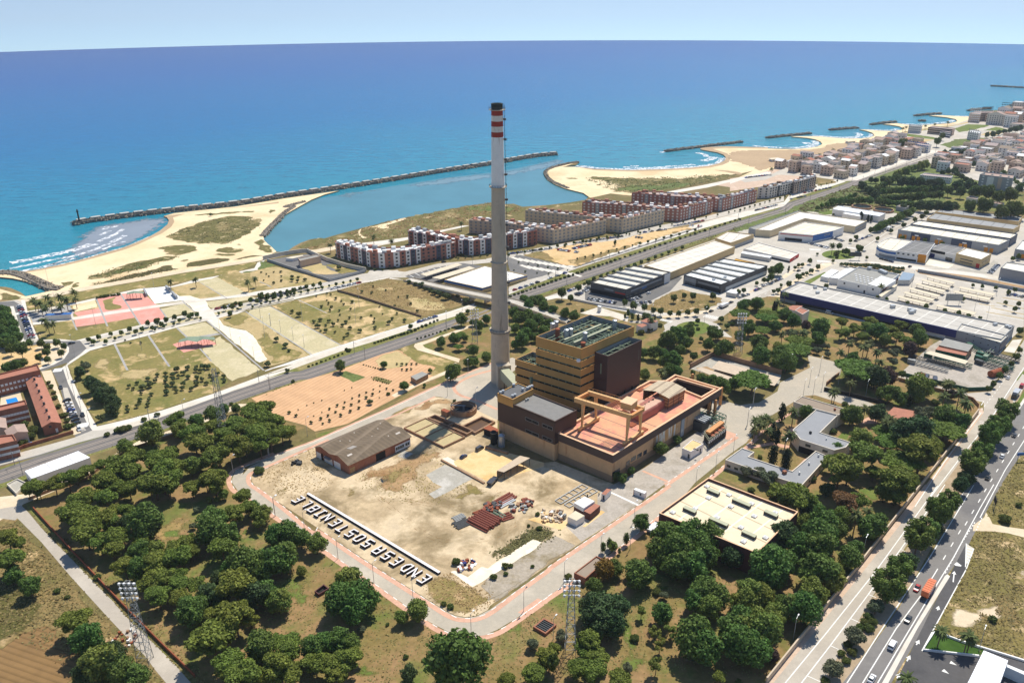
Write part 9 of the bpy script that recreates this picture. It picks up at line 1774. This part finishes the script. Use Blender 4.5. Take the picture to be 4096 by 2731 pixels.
for k,pts,n,s,m_,w_ in(('A1',[(1340,290),(1440,235),(1700,150),(2025,138),(2085,200),(1850,340),(1600,350)],1500,.9,'f_scrub','the big dune'),('A1',[(700,610),(1050,505),(1440,450),(1100,560),(860,620)],700,.9,'f_scrub','the long dune strip'),('A1',[(690,690),(1180,565),(1440,550),(1000,640)],600,.9,'f_scrub','the dune behind the beach'),('B1',[(440,390),(1000,190),(1930,20),(2200,70),(1940,165),(1250,290),(700,360)],2600,1.1,'f_dry','the lagoon side meadow'),('E',[(640,920),(1250,920),(2020,888),(1640,990),(1100,1060),(860,1030)],1500,1.3,'f_scrub','the far dune meadow'),('B1',[(700,720),(1100,625),(1780,790),(1400,935)],2200,.7,'f_dry','the fenced meadow'),('A3',[(-40,300),(150,290),(620,820),(1220,1460),(1300,1700),(-40,1100)],3800,.7,'f_weed','the field by the white track'),('A3',[(280,260),(560,490),(1050,1000),(1620,1600),(1430,1470),(850,880)],1400,.7,'f_weed','the verge of the white track'),('D3',[(1990,330),(2352,420),(2352,1390),(2060,1300),(1640,1150),(1960,490)],4200,.6,'f_weed','the lot beside the highway'),('D2',[(2110,1160),(2352,820),(2352,1430),(2060,1300)],1200,.6,'f_weed','the strip beside the highway'),('C3',[(0,600),(330,340),(500,350),(480,400),(150,540)],900,.7,'f_scrub','the dark scrub patch'),('B3',[(1370,760),(1600,690),(1960,900),(1740,1030),(1500,920)],700,.5,'f_dry','the yard corner'),('B2',[(140,960),(640,740),(700,900),(500,1250),(30,1030)],900,.5,'f_dry','the yard by the brick shed'),('B2',[(860,1000),(1480,790),(1800,1060),(1500,1250),(1000,1200)],900,.5,'f_dry','the middle of the yard'),('A3',[(900,250),(2300,320),(2340,1500),(1640,1560),(900,800)],3000,.5,'f_weed','the pine wood floor'),('B3',[(60,600),(800,700),(1400,1100),(2300,1000),(2300,1560),(60,1560)],3000,.5,'f_weed','the lawn below the road bend'),('C3',[(100,1200),(900,620),(1900,700),(2300,1500),(700,1560)],3000,.5,'f_weed','the lawn by the lattice mast'),('A2',[(0,990),(700,760),(2352,165),(2352,260),(700,830),(0,1090)],2500,.7,'f_weed','the railway verge'),('C1',[(200,740),(1000,470),(2000,150),(2000,230),(900,600),(300,790)],2500,1.0,'f_scrub','the far railway verge'),('C1',[(1200,870),(1530,715),(1860,820),(1600,905)],700,.6,'f_dry','the wasteland lot'),('D4',[(330,1170),(800,945),(1000,880),(1200,990),(830,1075)],1500,1.6,'f_scrub','the reed meadow')):tufts(W_+w_,k,pts,n,s,m_,n)
for i,ln in enumerate(([(1180,90),(1500,150),(1800,120),(2000,30)],[(1000,60),(1250,260),(1500,420),(1900,420),(2150,280)],[(900,-60),(1100,-180),(1350,-330),(1500,-420)])):
 q=smooth([tuple(P(*S('B3',*p))[:2])for p in ln],6)
 for o_ in(-.9,.9):sheet('wheel_track',band(q,.55,o_),'m_yardbrown',fade=.5)
LM=[(n,G(k,x,y)[:2])for n,k,x,y in(('the chimney','B1',2006,1450),('the brick shed','B2',900,780),('the boiler house','C2',560,500),('the hall front corner','C2',975,1065),('the hall columns','C2',1780,545),('the skylit warehouse','C2',1800,1480),('the grey angular office','D2',700,640),('the slate roofed office','D2',480,1010),('the dark red pavilion','D2',1350,560),('the white rail shed','A2',450,960),('the first giant letter E','B3',1420,760),('the last giant letter E','B3',390,110),('the road bend','B3',1740,1120),('the small open tank','B3',570,830),('the brick rimmed basin','C3',440,1120),('the golden tree','C3',920,760),('the nearest lattice mast','A3',1150,1400),('the wood lattice mast','A2',1800,740),('the basin lattice mast','C3',640,1340),('the track junction','A2',150,1270),('the reaped field','A3',300,1400),('the terracotta terrace','A2',340,430),('the swimming pool','A2',95,410),('the sandy plaza','A1',400,1230),('the pink play court','A1',1000,860),('the pergola','A1',1580,1160),('the white skate plaza','A1',1300,760),('the stone ramp','A1',1850,1120),('the dark tree clump','A2',830,340),('the boulevard end','A1',660,1170),('the zebra crossing','A1',460,1360),('the pump station','B1',470,480),('the little roundabout','B1',1060,585),('the supermarket','B1',1800,640),('the railway overpass','C1',60,820),('the ploughed field','B2',500,400),('the garden hut','B1',1350,1410),('the thickener tank','B2',1710,490),('the orange dirt lot','C1',700,430),('the lone poplar','C1',1000,370),('the showroom block','C1',1090,760),('the long cream warehouse','C1',1600,450),('the striped showroom','C1',1850,720),('the big lawn roundabout','C1',1620,1020),('the red roofed houses','C1',1250,1010),('the walled car park','C1',2000,1390),('the navy warehouse','D1',1300,1000),('the navy warehouse corner','D1',420,800),('the villa','D1',560,890),('the machine yard','D1',1700,1350),('the restaurant hall','D1',1100,700),('the palm roundabout','D1',860,440),('the curved showroom','D1',1230,440),('the orange door unit','D1',1800,400),('the carport row','D1',1560,730),('the lone carport','D1',1800,890),('the white water works','D1',1020,120),('the highway junction','D2',2050,420),('the orange truck','D3',1600,830),('the white forecourt roof','D3',2120,1440),('the dirt track mouth','D3',2000,310),('the wall bend','D2',1980,490),('the wall midway','D3',1180,480),('the lower wall end','D3',560,1240),('the first palm clump','D2',250,740),('the entrance gates','D2',700,200),('the wide stone pine','D2',1010,230),('the old sheds','D1',1800,1210),('the pink car park','D4',250,820),('the camp pool','D4',1780,1010),('the brown tile block','D4',2130,920),('the poplar belt','D4',1120,960),('the pale camp hall','D4',1650,870),('the elevated railway','D4',1950,590),('the blue white block','D4',1520,620),('the beach bar','D4',960,550),('the seafront hotel','D4',1480,465),('the lattice hotel','D4',1960,380),('the slab towers','D4',2215,345),('the reddish houses','D4',800,770),('the avenue end','D4',850,850),('the old town corner','D4',2200,640))]
WHERE={'E':'highway side','N':'sea side','W':'row-house side','S':'inland side'}
def nth(i):
 if i<20:return ORD[i]
 t={2:'twenty',3:'thirty',4:'forty',5:'fifty',6:'sixty'}[(i+1)//10];u=(i+1)%10
 return t+'-'+ORD[u-1]if u else t[:-1]+'ieth'
bk={}
for o,desc,p,place in AUTO:
 d,nm,q=min((math.dist(p,q),nm,q)for nm,q in LM);dx,dy=p[0]-q[0],p[1]-q[1]
 side=('E' if dx>0 else 'W')if abs(dx)>abs(dy)else('N' if dy>0 else 'S');bk.setdefault((desc,nm,side),[]).append((d,o))
for(desc,nm,side),L in bk.items():
 L.sort(key=lambda t:t[0])
 for i,(d,o)in enumerate(L):
  o['label']=f'{desc} nearest {nm} on its {WHERE[side]}' if i==0 and len(L)==1 else f'{desc}, {nth(i)} out from {nm}, {WHERE[side]}' if i else f'{desc}, closest one to {nm}, {WHERE[side]}'
cam=bpy.data.cameras.new('camera');co=bpy.data.objects.new('camera',cam);COL.objects.link(co)
co.matrix_world=Matrix(((RT[0],UP[0],-FW[0],0),(RT[1],UP[1],-FW[1],0),(RT[2],UP[2],-FW[2],H),(0,0,0,1)))
cam.sensor_width=36.0;cam.lens=36.0*FP/4096;cam.clip_end=30000;cam.clip_start=1.0
SC.camera=co
SEL,SAZ=math.radians(59),math.radians(27.5)
sun=bpy.data.lights.new('sun','SUN');so=bpy.data.objects.new('sun',sun);COL.objects.link(so)
sun.energy=5.0;sun.angle=math.radians(.5);sun.color=(1,.95,.86)
sd=Vector((math.sin(SAZ)*math.cos(SEL),math.cos(SAZ)*math.cos(SEL),math.sin(SEL)))
so.rotation_mode='QUATERNION';so.rotation_quaternion=sd.to_track_quat('Z','Y');so.location=(0,0,400)
w=bpy.data.worlds.new('World');SC.world=w;w.use_nodes=True
nt=w.node_tree;bg=nt.nodes['Background'];sky=nt.nodes.new('ShaderNodeTexSky')
sky.sky_type='NISHITA';sky.sun_disc=False;sky.sun_elevation=SEL;sky.sun_rotation=SAZ
sky.air_density=1.0;sky.dust_density=0;sky.ozone_density=3.5;sky.altitude=200
tc=nt.nodes.new('ShaderNodeTexCoord');ad=nt.nodes.new('ShaderNodeVectorMath');ad.operation='ADD';ad.inputs[1].default_value=(0,0,.14)
nt.links.new(tc.outputs['Generated'],ad.inputs[0]);nt.links.new(ad.outputs[0],sky.inputs[0])
nt.links.new(sky.outputs[0],bg.inputs[0]);bg.inputs[1].default_value=.13
m=bpy.data.materials.new('m_haze');m.use_nodes=True;nt=m.node_tree;nt.nodes.clear();ou=nt.nodes.new('ShaderNodeOutputMaterial');pv=nt.nodes.new('ShaderNodeVolumePrincipled');pv.inputs['Color'].default_value=(.86,.92,1,1);pv.inputs['Density'].default_value=.00006;pv.inputs['Anisotropy'].default_value=.2;nt.links.new(pv.outputs[0],ou.inputs['Volume']);MATS['m_haze']=m
mb=MB();mb.prism([(-9000,-9000),(9000,-9000),(9000,9000),(-9000,9000)],-4,H+30,0,bottom=True);tag(mb.build('haze','m_haze'),kind='stuff')
SC.view_settings.view_transform='Standard';SC.view_settings.look='None';SC.view_settings.exposure=.06;SC.view_settings.gamma=1
SC.cycles.max_bounces=4;SC.cycles.diffuse_bounces=2;SC.cycles.glossy_bounces=2;SC.cycles.transparent_max_bounces=6;SC.cycles.transmission_bounces=2
